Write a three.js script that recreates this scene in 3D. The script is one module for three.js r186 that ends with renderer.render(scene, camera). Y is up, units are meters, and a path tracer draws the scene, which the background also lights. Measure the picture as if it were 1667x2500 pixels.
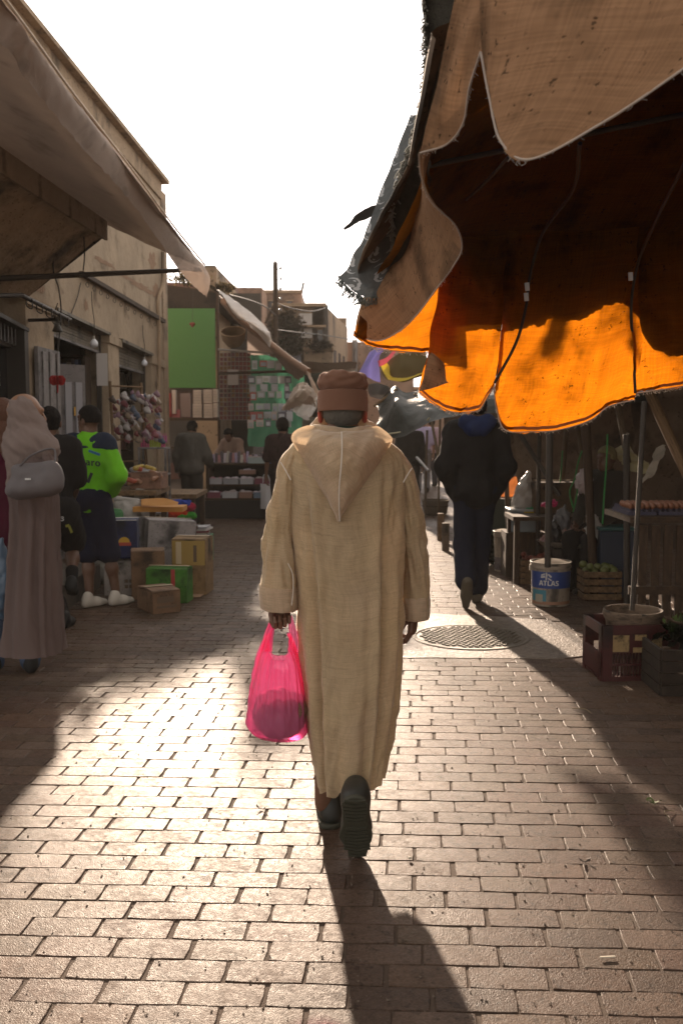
import * as THREE from 'three';
import { mergeGeometries } from 'three/addons/utils/BufferGeometryUtils.js';
import { RoundedBoxGeometry } from 'three/addons/geometries/RoundedBoxGeometry.js';
import { createNoise3D } from 'simplex-noise';

// ---------- camera, sky, sun, exposure ----------
const scene = new THREE.Scene();
const EYE = 1.55, FOCAL = 2431, PITCH = Math.atan(220 / FOCAL);
const camera = new THREE.PerspectiveCamera(2 * Math.atan(1250 / FOCAL) * 180 / Math.PI, 682 / 1024, 0.05, 600);
camera.position.set(0, EYE, 0);
camera.rotation.x = -PITCH;
camera.filmGauge = 24; camera.focus = 3.9; camera.userData.fStop = 3.6;
scene.add(camera);

const SUN_EL = 16.5 * Math.PI / 180, SUN_AZ = 7 * Math.PI / 180;
const SUN = new THREE.Vector3(-Math.sin(SUN_AZ) * Math.cos(SUN_EL), Math.sin(SUN_EL), -Math.cos(SUN_AZ) * Math.cos(SUN_EL));
// hazy clear sky after the CIE general sky: luminance by height and by angle from the sun
{
  const w = 512, h = 256, data = new Float32Array(w * h * 4);
  for (let j = 0; j < h; j++) for (let i = 0; i < w; i++) {
    const el = (j + 0.5) / h * Math.PI - Math.PI / 2, az = ((i + 0.5) / w - 0.5) * 2 * Math.PI;
    const e = Math.max(el, 0.02), d = new THREE.Vector3(Math.cos(e) * Math.cos(az), Math.sin(e), Math.cos(e) * Math.sin(az));
    const g = Math.acos(Math.min(1, d.dot(SUN))), cg = Math.cos(g);
    const grad = 1 - 0.55 * Math.exp(-0.5 / Math.max(Math.sin(e), 0.03));
    const glow = 1 + 3.2 * (Math.exp(-2.4 * g) - Math.exp(-2.4 * Math.PI / 2)) + 0.35 * cg * cg;
    const L = 0.41 * grad * glow, k = Math.min(1, Math.max(0, (glow - 1) / 2));
    const o = (j * w + i) * 4;
    data[o] = L * (1.04 + 0.06 * k); data[o + 1] = L * (0.97 + 0.03 * k); data[o + 2] = L * (0.9 + 0.04 * k); data[o + 3] = 1;
  }
  const sky = new THREE.DataTexture(data, w, h, THREE.RGBAFormat, THREE.FloatType);
  sky.mapping = THREE.EquirectangularReflectionMapping; sky.magFilter = sky.minFilter = THREE.LinearFilter; sky.needsUpdate = true;
  scene.background = sky; scene.environment = sky;
}
const sun = new THREE.DirectionalLight(new THREE.Color(1, 0.78, 0.59), 5);
sun.target.position.set(0, 0, -8); sun.position.copy(SUN).multiplyScalar(60).add(sun.target.position);
sun.castShadow = true; sun.shadow.radius = 2.2; sun.shadow.mapSize.set(4096, 4096);
Object.assign(sun.shadow.camera, { left: -30, right: 30, top: 30, bottom: -30, near: 1, far: 160 });
scene.add(sun, sun.target);
scene.fog = new THREE.FogExp2(new THREE.Color(1, 0.93, 0.84), 0.0011);   // thin street haze, also standing in for veiling lens flare
const renderer = new THREE.WebGLRenderer({ antialias: true });
renderer.toneMapping = THREE.LinearToneMapping;
renderer.toneMappingExposure = 2.5;
renderer.shadowMap.enabled = true;
renderer.setSize(682, 1024);

// ---------- helpers ----------
function rng(seed) { let a = seed >>> 0; return () => { a = (a + 0x6D2B79F5) | 0; let t = Math.imul(a ^ (a >>> 15), 1 | a); t = (t + Math.imul(t ^ (t >>> 7), 61 | t)) ^ t; return ((t ^ (t >>> 14)) >>> 0) / 4294967296; }; }
const sn = createNoise3D(rng(7));
const R = rng(1234);
const rnd = (a, b, r = R) => a + (b - a) * r();
const lerp = (a, b, t) => a + (b - a) * t, clamp = (x, a, b) => Math.min(b, Math.max(a, x)), sm = (a, b, x) => { const t = clamp((x - a) / (b - a), 0, 1); return t * t * (3 - 2 * t); };
const V = (x, y, z) => new THREE.Vector3(x, y, z);
const ray = (px, py) => V((px - 833.5) / FOCAL, (1250 - py) / FOCAL, -1).applyAxisAngle(V(1, 0, 0), -PITCH);
const at = (px, py, D) => { const r = ray(px, py); return V(0, EYE, 0).addScaledVector(r, D / -r.z); };   // point of the photograph at a distance of D metres
const gnd = (px, py, h = 0) => { const r = ray(px, py); return V(0, EYE, 0).addScaledVector(r, (h - EYE) / r.y); };

// textures: tileable value noise
function lattice(n, seed) { const r = rng(seed), a = new Float32Array(n * n); for (let i = 0; i < a.length; i++) a[i] = r(); return (x, y) => { const xi = Math.floor(x), yi = Math.floor(y); let fx = x - xi, fy = y - yi; fx = fx * fx * (3 - 2 * fx); fy = fy * fy * (3 - 2 * fy); const A = ((xi % n) + n) % n, B = (A + 1) % n, C = (((yi % n) + n) % n) * n, Dd = ((((yi + 1) % n) + n) % n) * n; return lerp(lerp(a[C + A], a[C + B], fx), lerp(a[Dd + A], a[Dd + B], fx), fy); }; }
function fbmTile(seed, base, oct, gain = 0.5) { const L = []; for (let o = 0; o < oct; o++) L.push(lattice(base << o, seed + o * 17)); return (u, v) => { let s = 0, a = 1, t = 0; for (let o = 0; o < oct; o++) { s += a * L[o](u * (base << o), v * (base << o)); t += a; a *= gain; } return s / t; }; }
function tex(w, h, fn, srgb = true, rep = 1, repY = rep) {
  const d = new Uint8Array(w * h * 4);
  for (let j = 0; j < h; j++) for (let i = 0; i < w; i++) { const c = fn(i / w, j / h), o = (j * w + i) * 4; const a = Array.isArray(c) ? c : [c, c, c]; d[o] = clamp(a[0], 0, 1) * 255; d[o + 1] = clamp(a[1], 0, 1) * 255; d[o + 2] = clamp(a[2], 0, 1) * 255; d[o + 3] = 255; }
  const t = new THREE.DataTexture(d, w, h); t.wrapS = t.wrapT = THREE.RepeatWrapping; t.magFilter = t.minFilter = THREE.LinearFilter; if (srgb) t.colorSpace = THREE.SRGBColorSpace; t.repeat.set(rep, repY); t.needsUpdate = true; return t;
}
const withRep = (t, a, b = a) => { const c = t.clone(); c.repeat.set(a, b); c.needsUpdate = true; return c; };
const lin = (r, g, b) => new THREE.Color().setRGB(r, g, b);
function M(r, g, b, rough = 0.8, o = {}) { const m = new THREE.MeshPhysicalMaterial({ color: lin(r, g, b), roughness: rough, side: THREE.DoubleSide, ...o }); return m; }

// names and things
const taken = {};
const numbered = n => { const k = taken[n] = (taken[n] ?? -1) + 1; return k ? `${n}_${String(k).padStart(3, '0')}` : n; };
function part(name, geo, mat, parent, label) { const m = new THREE.Mesh(Array.isArray(geo) ? merge(geo) : geo, mat); m.name = name; m.castShadow = m.receiveShadow = true; if (label) m.userData.label = label; parent.add(m); return m; }
function thing(name, label, category, group) { const g = new THREE.Group(); g.name = numbered(name); g.userData = { label, category }; if (group) g.userData.group = group; scene.add(g); return g; }
function finish(g) {   // parts were placed in the world: move the thing's origin to the middle of its base
  g.updateMatrixWorld(true);
  const b = new THREE.Box3().setFromObject(g), p = b.getCenter(V(0, 0, 0)); p.y = b.min.y;
  g.position.add(p); for (const c of g.children) c.position.sub(p);
  return g;
}
function solo(name, label, category, geo, mat, group) { const m = new THREE.Mesh(Array.isArray(geo) ? merge(geo) : geo, mat); m.geometry.computeBoundingBox(); const b = m.geometry.boundingBox, p = b.getCenter(V(0, 0, 0)); p.y = b.min.y; m.geometry.translate(-p.x, -p.y, -p.z); m.position.copy(p); m.name = numbered(name); m.castShadow = m.receiveShadow = true; m.userData = { label, category }; if (group) m.userData.group = group; scene.add(m); return m; }
function structure(name, geo, mat) { const m = new THREE.Mesh(Array.isArray(geo) ? merge(geo) : geo, mat); m.name = numbered(name); m.castShadow = m.receiveShadow = true; m.userData.kind = 'structure'; scene.add(m); return m; }
function merge(list) {
  const l = list.map(g => { let q = g.index ? g.toNonIndexed() : g.clone(); for (const k of Object.keys(q.attributes)) if (!['position', 'normal', 'uv', 'color'].includes(k)) q.deleteAttribute(k); if (!q.attributes.uv) q.setAttribute('uv', new THREE.BufferAttribute(new Float32Array(q.attributes.position.count * 2), 2)); return q; });
  if (l.some(q => !q.attributes.color)) l.forEach(q => q.deleteAttribute('color'));
  return l.length === 1 ? l[0] : mergeGeometries(l);
}
// geometry
function place(g, x = 0, y = 0, z = 0, rx = 0, ry = 0, rz = 0) { g.applyMatrix4(new THREE.Matrix4().compose(V(x, y, z), new THREE.Quaternion().setFromEuler(new THREE.Euler(rx, ry, rz, 'YXZ')), V(1, 1, 1))); return g; }
function boxUV(g) { const p = g.attributes.position, n = g.attributes.normal, uv = g.attributes.uv; for (let i = 0; i < p.count; i++) { const ax = Math.abs(n.getX(i)), ay = Math.abs(n.getY(i)), az = Math.abs(n.getZ(i)); if (ax >= ay && ax >= az) uv.setXY(i, p.getZ(i), p.getY(i)); else if (ay >= az) uv.setXY(i, p.getX(i), p.getZ(i)); else uv.setXY(i, p.getX(i), p.getY(i)); } return g; }
function box(w, h, d, x = 0, y = 0, z = 0, rx = 0, ry = 0, rz = 0, round = 0) { const g = round ? new RoundedBoxGeometry(w, h, d, 2, round) : new THREE.BoxGeometry(w, h, d); return place(boxUV(g), x, y, z, rx, ry, rz); }   // centred
const cyl = (r0, r1, h, x = 0, y = 0, z = 0, rx = 0, ry = 0, rz = 0, seg = 20, open = false) => place(new THREE.CylinderGeometry(r1, r0, h, seg, 1, open), x, y, z, rx, ry, rz);
const ball = (r, x, y, z, sx = 1, sy = 1, sz = 1, seg = 14) => { const g = new THREE.SphereGeometry(r, seg, Math.max(6, seg * 0.7 | 0)); g.scale(sx, sy, sz); g.translate(x, y, z); return g; };
function rod(a, b, r, r2 = r, seg = 10) { const d = b.clone().sub(a), g = new THREE.CylinderGeometry(r2, r, d.length(), seg); g.applyQuaternion(new THREE.Quaternion().setFromUnitVectors(V(0, 1, 0), d.clone().normalize())); const c = a.clone().add(b).multiplyScalar(0.5); g.translate(c.x, c.y, c.z); return g; }
const tube = (pts, r, n = 40, seg = 6) => new THREE.TubeGeometry(new THREE.CatmullRomCurve3(pts), n, r, seg);
const lathe = (prof, x = 0, y = 0, z = 0, seg = 28) => { const g = new THREE.LatheGeometry(prof.map(p => new THREE.Vector2(p[0], p[1])), seg); g.translate(x, y, z); return g; };
function hexa(c) {   // 8 corners: bottom ring 0-3, top ring 4-7
  const f = [[0, 1, 5, 4], [1, 2, 6, 5], [2, 3, 7, 6], [3, 0, 4, 7], [4, 5, 6, 7], [3, 2, 1, 0]], pos = [], uv = [];
  for (const q of f) { const [A, B, C, D] = q.map(i => c[i]), w = A.distanceTo(B), h = A.distanceTo(D), n = B.clone().sub(A).cross(D.clone().sub(A)); const vert = Math.abs(n.y) < 0.7 * n.length(); const U = p => vert ? [Math.hypot(p.x, p.z) + (Math.abs(n.x) > Math.abs(n.z) ? p.z : p.x) * 0, p.y] : [p.x, p.z]; const UU = p => vert ? [Math.abs(n.x) > Math.abs(n.z) ? p.z : p.x, p.y] : [p.x, p.z]; for (const p of [A, B, C, A, C, D]) { pos.push(p.x, p.y, p.z); uv.push(...UU(p)); } }
  const g = new THREE.BufferGeometry(); g.setAttribute('position', new THREE.Float32BufferAttribute(pos, 3)); g.setAttribute('uv', new THREE.Float32BufferAttribute(uv, 2)); g.computeVertexNormals(); return g;
}
function grid(nu, nv, fn, uvs = 1, wrap = false) {   // fn(u, v) -> Vector3; uv in metres along the sheet
  const pos = [], uv = [], idx = [];
  let pr = null; const cumV = new Float32Array(nu + 1);
  for (let j = 0; j <= nv; j++) { let cu = 0; const row = []; for (let i = 0; i <= nu; i++) { const p = fn(i / nu, j / nv); row.push(p); if (i) cu += p.distanceTo(row[i - 1]); if (pr) cumV[i] += p.distanceTo(pr[i]); pos.push(p.x, p.y, p.z); uv.push(cu * uvs, cumV[i] * uvs); } pr = row; }
  for (let j = 0; j < nv; j++) for (let i = 0; i < nu; i++) { const a = j * (nu + 1) + i, b = a + 1, c = a + nu + 1, d = c + 1; idx.push(a, c, b, b, c, d); }
  const g = new THREE.BufferGeometry(); g.setAttribute('position', new THREE.Float32BufferAttribute(pos, 3)); g.setAttribute('uv', new THREE.Float32BufferAttribute(uv, 2)); g.setIndex(idx); g.computeVertexNormals();
  if (wrap) { const n = g.attributes.normal; for (let j = 0; j <= nv; j++) { const a = j * (nu + 1), b = a + nu, s = V(n.getX(a) + n.getX(b), n.getY(a) + n.getY(b), n.getZ(a) + n.getZ(b)).normalize(); n.setXYZ(a, s.x, s.y, s.z); n.setXYZ(b, s.x, s.y, s.z); } }
  return g;
}
const cr = (a, b, c, d, t) => 0.5 * (2 * b + (c - a) * t + (2 * a - 5 * b + 4 * c - d) * t * t + (3 * b - a - 3 * c + d) * t * t * t);
function curveRow(row, t) { const n = row.length - 1, x = clamp(t, 0, 1) * n, i = Math.min(n - 1, Math.floor(x)), f = x - i, g = k => row[clamp(k, 0, n)]; const [a, b, c, d] = [g(i - 1), g(i), g(i + 1), g(i + 2)]; if (typeof a === 'number') return cr(a, b, c, d, f); if (Array.isArray(a)) return b.map((_, k) => cr(a[k], b[k], c[k], d[k], f)); return V(cr(a.x, b.x, c.x, d.x, f), cr(a.y, b.y, c.y, d.y, f), cr(a.z, b.z, c.z, d.z, f)); }
// cloth through rows of control points, with wrinkles along the normal
function sheet(rows, nu, nv, wr = 0, fr = 4, seed = 0, ragged = 0) {
  return grid(nu, nv, (u, v) => { const col = rows.map(r => curveRow(r, u)), p = curveRow(col, v); if (wr) { const k = sn(p.x * fr + seed, p.y * fr, p.z * fr) + 0.5 * sn(p.x * fr * 2.3 + seed, p.y * fr * 2.3, p.z * fr * 2.3 + 5); p.z += wr * k; p.x += wr * 0.6 * sn(p.y * fr, p.z * fr + seed, p.x * fr); p.y += wr * 0.4 * k; } if (ragged && v > 0.97) p.y += ragged * (sn(p.x * 30 + seed, p.z * 30, 1) + 0.6 * sn(p.x * 90, p.z * 90, seed)); return p; });
}
// rows of [y, cx, cz, a, b] (half widths): a closed tube of cloth, with folds f(theta, v, y) in metres
function loft(rows, nu, nv, folds, power = 0.85) {
  return grid(nu, nv, (u, v) => { const [y, cx, cz, a, b] = curveRow(rows, v), th = u * 2 * Math.PI, c = Math.cos(th), s = Math.sin(th), k = folds ? folds(u >= 1 ? 0 : th, v, y) : 0; const X = Math.sign(c) * Math.abs(c) ** power, Z = Math.sign(s) * Math.abs(s) ** power; const kk = typeof k === 'number' ? [k, 0] : k; return V(cx + X * (a + kk[0]), y + kk[1], cz + Z * (b + kk[0])); }, 1, true);
}
// ---------- distance fields, meshed by surface nets ----------
function netMesh(f, lo, hi, cell) {
  const n = [0, 1, 2].map(k => Math.ceil((hi[k] - lo[k]) / cell) + 1), [nx, ny, nz] = n, F = new Float32Array(nx * ny * nz), id = (i, j, k) => (k * ny + j) * nx + i;
  for (let k = 0; k < nz; k++) for (let j = 0; j < ny; j++) for (let i = 0; i < nx; i++) F[id(i, j, k)] = f(lo[0] + i * cell, lo[1] + j * cell, lo[2] + k * cell);
  const vid = new Int32Array(nx * ny * nz).fill(-1), pos = [], idx = [];
  const E = [[0, 1], [2, 3], [4, 5], [6, 7], [0, 2], [1, 3], [4, 6], [5, 7], [0, 4], [1, 5], [2, 6], [3, 7]];
  for (let k = 0; k < nz - 1; k++) for (let j = 0; j < ny - 1; j++) for (let i = 0; i < nx - 1; i++) {
    const v = []; let m = 0; for (let c = 0; c < 8; c++) { const q = F[id(i + (c & 1), j + (c >> 1 & 1), k + (c >> 2))]; v.push(q); if (q < 0) m++; }
    if (m === 0 || m === 8) continue;
    let x = 0, y = 0, z = 0, t = 0; for (const [a, b] of E) if ((v[a] < 0) !== (v[b] < 0)) { const s = v[a] / (v[a] - v[b]); x += lerp(a & 1, b & 1, s); y += lerp(a >> 1 & 1, b >> 1 & 1, s); z += lerp(a >> 2, b >> 2, s); t++; }
    vid[id(i, j, k)] = pos.length / 3; pos.push(lo[0] + (i + x / t) * cell, lo[1] + (j + y / t) * cell, lo[2] + (k + z / t) * cell);
  }
  const quad = (a, b, c, d, flip) => { if (a < 0 || b < 0 || c < 0 || d < 0) return; if (flip) idx.push(a, b, c, a, c, d); else idx.push(a, c, b, a, d, c); };
  for (let k = 1; k < nz - 1; k++) for (let j = 1; j < ny - 1; j++) for (let i = 1; i < nx - 1; i++) {
    const s = F[id(i, j, k)] < 0;
    if (s !== F[id(i + 1, j, k)] < 0) quad(vid[id(i, j - 1, k - 1)], vid[id(i, j, k - 1)], vid[id(i, j, k)], vid[id(i, j - 1, k)], s);
    if (s !== F[id(i, j + 1, k)] < 0) quad(vid[id(i - 1, j, k - 1)], vid[id(i - 1, j, k)], vid[id(i, j, k)], vid[id(i, j, k - 1)], s);
    if (s !== F[id(i, j, k + 1)] < 0) quad(vid[id(i - 1, j - 1, k)], vid[id(i, j - 1, k)], vid[id(i, j, k)], vid[id(i - 1, j, k)], s);
  }
  const g = new THREE.BufferGeometry(); g.setAttribute('position', new THREE.Float32BufferAttribute(pos, 3));
  const uv = new Float32Array(pos.length / 3 * 2); for (let i = 0; i < uv.length / 2; i++) { uv[2 * i] = pos[3 * i] + pos[3 * i + 2] * 0.7; uv[2 * i + 1] = pos[3 * i + 1]; }
  g.setAttribute('uv', new THREE.BufferAttribute(uv, 2)); g.setIndex(idx); g.computeVertexNormals(); return g;
}
// bone: [a, b, ra, rb]; ellipsoid: [centre, [rx, ry, rz], yaw]
function capD(x, y, z, B) { const [a, b, ra, rb] = B, dx = b.x - a.x, dy = b.y - a.y, dz = b.z - a.z, L = dx * dx + dy * dy + dz * dz; const t = L ? clamp(((x - a.x) * dx + (y - a.y) * dy + (z - a.z) * dz) / L, 0, 1) : 0; return Math.hypot(x - a.x - dx * t, y - a.y - dy * t, z - a.z - dz * t) - lerp(ra, rb, t); }
function ellD(x, y, z, B) { const [c, r, yaw = 0] = B, cs = Math.cos(yaw), s = Math.sin(yaw); let X = x - c.x, Z = z - c.z; const A = X * cs - Z * s, C = X * s + Z * cs; const k = Math.hypot(A / r[0], (y - c.y) / r[1], C / r[2]); return (k - 1) * Math.min(r[0], r[1], r[2]) * 0.9 + (k > 1 ? 0 : 0); }
const smin = (a, b, k) => { const h = Math.max(k - Math.abs(a - b), 0) / k; return Math.min(a, b) - h * h * k * 0.25; };
const primD = (x, y, z, B) => Array.isArray(B[1]) ? ellD(x, y, z, B) : capD(x, y, z, B);
function blob(prims, cell, k = 0.03, extra, pad = 0.03) {   // smooth union of prims, extra(x,y,z,d) may change the distance
  const lo = [1e9, 1e9, 1e9], hi = [-1e9, -1e9, -1e9];
  for (const B of prims) { const pts = Array.isArray(B[1]) ? [[B[0], Math.max(...B[1])]] : [[B[0], B[2]], [B[1], B[3]]]; for (const [p, r] of pts) ['x', 'y', 'z'].forEach((c, i) => { lo[i] = Math.min(lo[i], p[c] - r - pad); hi[i] = Math.max(hi[i], p[c] + r + pad); }); }
  return netMesh((x, y, z) => { let d = 1e3; for (const B of prims) d = smin(d, primD(x, y, z, B), k); return extra ? extra(x, y, z, d) : d; }, lo, hi, cell);
}
// ---------- surface textures ----------
const nA = fbmTile(11, 4, 6, 0.55), nB = fbmTile(29, 16, 5, 0.6), nC = fbmTile(53, 64, 3, 0.7), nD = fbmTile(71, 3, 5, 0.5);
const speckle = tex(512, 512, (u, v) => { const k = 0.68 + 0.22 * nA(u, v) + 0.3 * (nC(u, v) - 0.5) + (nB(u, v) > 0.66 ? -0.14 : 0); return [k, k * 0.985, k * 0.965]; });
const grit = tex(512, 512, (u, v) => 0.55 * nC(u, v) + 0.3 * nB(u, v) + 0.15 * nA(u, v), false);
const wornRough = tex(512, 512, (u, v) => 0.56 + 0.24 * nA(u, v) + 0.4 * (nC(u, v) - 0.5) + (nB(u, v) > 0.6 ? 0.08 : 0), false);
const plasterTex = tex(512, 512, (u, v) => { const a = nD(u, v), b = nB(u, v); const k = 0.8 + 0.16 * (a - 0.5) + 0.09 * (b - 0.5); const dirt = sm(0.58, 0.78, nA(u * 1, v)) * 0.22; return [k - dirt, k * 0.985 - dirt * 1.05, k * 0.96 - dirt * 1.1]; });
const plasterBump = tex(512, 512, (u, v) => 0.6 * nA(u, v) + 0.4 * nB(u, v), false);
const clothBump = tex(256, 256, (u, v) => 0.5 + 0.22 * Math.sin(u * 256 * Math.PI / 2) * (0.6 + nC(u, v)) + 0.22 * Math.sin(v * 256 * Math.PI / 2) * (0.6 + nB(u, v)), false);
const cardTex = tex(256, 256, (u, v) => { const k = 0.86 + 0.1 * (nB(u, v) - 0.5) + 0.12 * (nA(u, v) - 0.5) + 0.02 * Math.sin(u * 256 * Math.PI / 4); return [k, k * 0.99, k * 0.97]; });
const woodTex = tex(256, 256, (u, v) => { const g = nB(u * 1, v * 0.12 + 0.3 * nA(u, v)); const k = 0.62 + 0.5 * (g - 0.5) + 0.15 * nC(u, v); return [k, k * 0.95, k * 0.88]; });
const grimeTex = tex(512, 512, (u, v) => { const k = 0.86 - sm(0.5, 0.8, nA(u, v)) * 0.45 + 0.16 * (nB(u, v) - 0.5) - (nC(u, v) > 0.74 ? 0.25 : 0); return [k, k * 0.97, k * 0.93]; });

// ---------- the paved street ----------
const pavGroundMat = M(0.075, 0.05, 0.034, 0.95, { bumpMap: withRep(grit, 6), bumpScale: 0.004 });
const pavement = structure('pavement', (() => { const g = new THREE.PlaneGeometry(420, 420, 1, 1).rotateX(-Math.PI / 2); const uv = g.attributes.uv; for (let i = 0; i < uv.count; i++) uv.setXY(i, uv.getX(i) * 420, uv.getY(i) * 420); return g.translate(0, -0.0042, -60); })(), pavGroundMat);
{
  const r = rng(88), PL = 0.226, PW = 0.1135, FLAG = 0.0;
  const tones = []; for (let k = 0; k < 9; k++) { const b = 0.128 + 0.022 * (k % 3 - 1) + 0.01 * (k / 3 | 0), w = [0.67, 0.7, 0.64][k / 3 | 0]; tones.push([b, b * w, b * w * (0.73 + 0.05 * (k % 2))]); }
  const common = { map: withRep(speckle, 2.2), bumpMap: withRep(grit, 5), bumpScale: 0.0026, roughnessMap: withRep(wornRough, 1.3), specularIntensity: 0.13 };
  const mats = tones.map(t => M(t[0], t[1], t[2], 0.7, common));
  // a worn block: uneven outline, chamfered rim, sides into the joint
  const variants = []; for (let k = 0; k < 12; k++) {
    const rr = rng(500 + k), hx = PL / 2 - 0.0028, hz = PW / 2 - 0.001, c = 0.005, out = [];
    const side = (x0, z0, x1, z1, n) => { for (let i = 0; i < n; i++) { const t = i / n; out.push([lerp(x0, x1, t) + (rr() - 0.5) * 0.003, lerp(z0, z1, t) + (rr() - 0.5) * 0.0022]); } };
    side(-hx + c, -hz, hx - c, -hz, 4); side(hx, -hz + c, hx, hz - c, 2); side(hx - c, hz, -hx + c, hz, 4); side(-hx, hz - c, -hx, -hz + c, 2);
    const pos = [], uv = [], N = out.length, ou = rr() * 3, ov = rr() * 3, ins = 0.0022, lift = 0.0006 * (rr() - 0.5);
    const P = (i, lev) => { const [x, z] = out[i % N]; const L = Math.hypot(x, z), s = lev === 1 ? 1 - ins / Math.max(Math.abs(x), 0.03) : 1, s2 = lev === 1 ? 1 - ins / Math.max(Math.abs(z), 0.03) : 1; return [x * s, lev === 1 ? 0 : lev === 0 ? -0.0018 : -0.012, z * s2]; };
    const put = p => { pos.push(...p); uv.push(p[0] + ou, p[2] + ov); };
    for (let i = 0; i < N; i++) { put([0, 0.0004 + lift, 0]); put(P(i + 1, 1)); put(P(i, 1)); for (const [a, b] of [[1, 0], [0, 2]]) { put(P(i, a)); put(P(i + 1, a)); put(P(i + 1, b)); put(P(i, a)); put(P(i + 1, b)); put(P(i, b)); } }
    const g = new THREE.BufferGeometry(); g.setAttribute('position', new THREE.Float32BufferAttribute(pos, 3)); g.setAttribute('uv', new THREE.Float32BufferAttribute(uv, 2)); g.computeVertexNormals(); variants.push(g);
  }
  const all = [];
  const inPatch = (x, z) => x > 0.26 && x < 1.72 + 0.1 * Math.sin(z * 5) && z < -6.42 && z > -8.02 + (x - 0.26) * 0.14;
  for (let j = 0; j < 265; j++) {
    const z0 = -2.0 - j * PW; let jit = r() * 0.05 + (j % 2) * PL / 2;
    for (let i = -19; i < 19; i++) {
      const x = i * PL + jit + (r() - 0.5) * 0.007, z = z0 + 0.032 * x + 0.012 * Math.sin(x * 0.9 + j * 0.02) + (r() - 0.5) * 0.004;
      const wall = -3.8 - 0.052 * z; if (x < wall - 0.3 || x > 4) { r(); continue; }
      if (inPatch(x, z)) continue;
      const m = new THREE.Matrix4().compose(V(x, (r() - 0.5) * 0.0026 + 0.0008 * sn(x * 0.8, z * 0.8, 3), z), new THREE.Quaternion().setFromEuler(new THREE.Euler((r() - 0.5) * 0.015, -0.03 + (r() - 0.5) * 0.018, (r() - 0.5) * 0.01)), V(0.985 + r() * 0.022, 1, 0.985 + r() * 0.02));
      const tone = clamp(Math.floor((0.5 + 0.5 * sn(x * 0.5, z * 0.5, 9)) * 6 + r() * 4 - 0.5), 0, 8), v = Math.floor(r() * 12);
      const q = V(x, 0, z).project ? null : null; const pd = -z; const onX = Math.abs(x / pd) < 0.36;
      all.push({ m, tone, v, pd, vis: onX && pd > 2.36 });
    }
  }
  camera.updateMatrixWorld();
  const near = all.filter(a => a.vis).sort((a, b) => a.pd - b.pd).slice(0, 300); const set = new Set(near);
  near.forEach((a, k) => { const p = part(k ? `paver_${String(k).padStart(3, '0')}` : 'paver', variants[a.v], mats[a.tone], pavement); p.applyMatrix4(a.m); });
  const rest = all.filter(a => !set.has(a)), nV = variants[0].attributes.position.count, pos = new Float32Array(rest.length * nV * 3), nor = new Float32Array(pos.length), uv = new Float32Array(rest.length * nV * 2), col = new Float32Array(pos.length);
  const p = V(0, 0, 0), n3 = new THREE.Matrix3();
  rest.forEach((a, k) => { const g = variants[a.v], P = g.attributes.position, N = g.attributes.normal, U = g.attributes.uv; n3.getNormalMatrix(a.m); for (let i = 0; i < nV; i++) { const o = (k * nV + i) * 3; p.fromBufferAttribute(P, i).applyMatrix4(a.m); pos[o] = p.x; pos[o + 1] = p.y; pos[o + 2] = p.z; p.fromBufferAttribute(N, i).applyMatrix3(n3).normalize(); nor[o] = p.x; nor[o + 1] = p.y; nor[o + 2] = p.z; uv[(k * nV + i) * 2] = U.getX(i); uv[(k * nV + i) * 2 + 1] = U.getY(i); const t = tones[a.tone]; col[o] = t[0]; col[o + 1] = t[1]; col[o + 2] = t[2]; } });
  const g = new THREE.BufferGeometry(); for (const [k, a, s] of [['position', pos, 3], ['normal', nor, 3], ['uv', uv, 2], ['color', col, 3]]) g.setAttribute(k, new THREE.BufferAttribute(a, s));
  const rm = part('paver_field', g, M(1, 1, 1, 0.7, { ...common, vertexColors: true }), pavement); rm.userData.kind = 'stuff';
  // sand and dust lodged in the joints
  const gr = []; const cg = new THREE.TetrahedronGeometry(0.0035); for (let k = 0; k < 900; k++) { const d = 2.4 + 6 * r() ** 1.5; const g2 = cg.clone(); const s = 0.5 + r() * 1.4; g2.scale(s, s * 0.6, s); g2.rotateY(r() * 6); gr.push(g2.translate((r() - 0.5) * 0.72 * d, 0.002, -d)); }
  const gm = part('loose_grit', gr, M(0.13, 0.1, 0.075, 0.95), pavement); gm.userData.kind = 'stuff';
}
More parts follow.
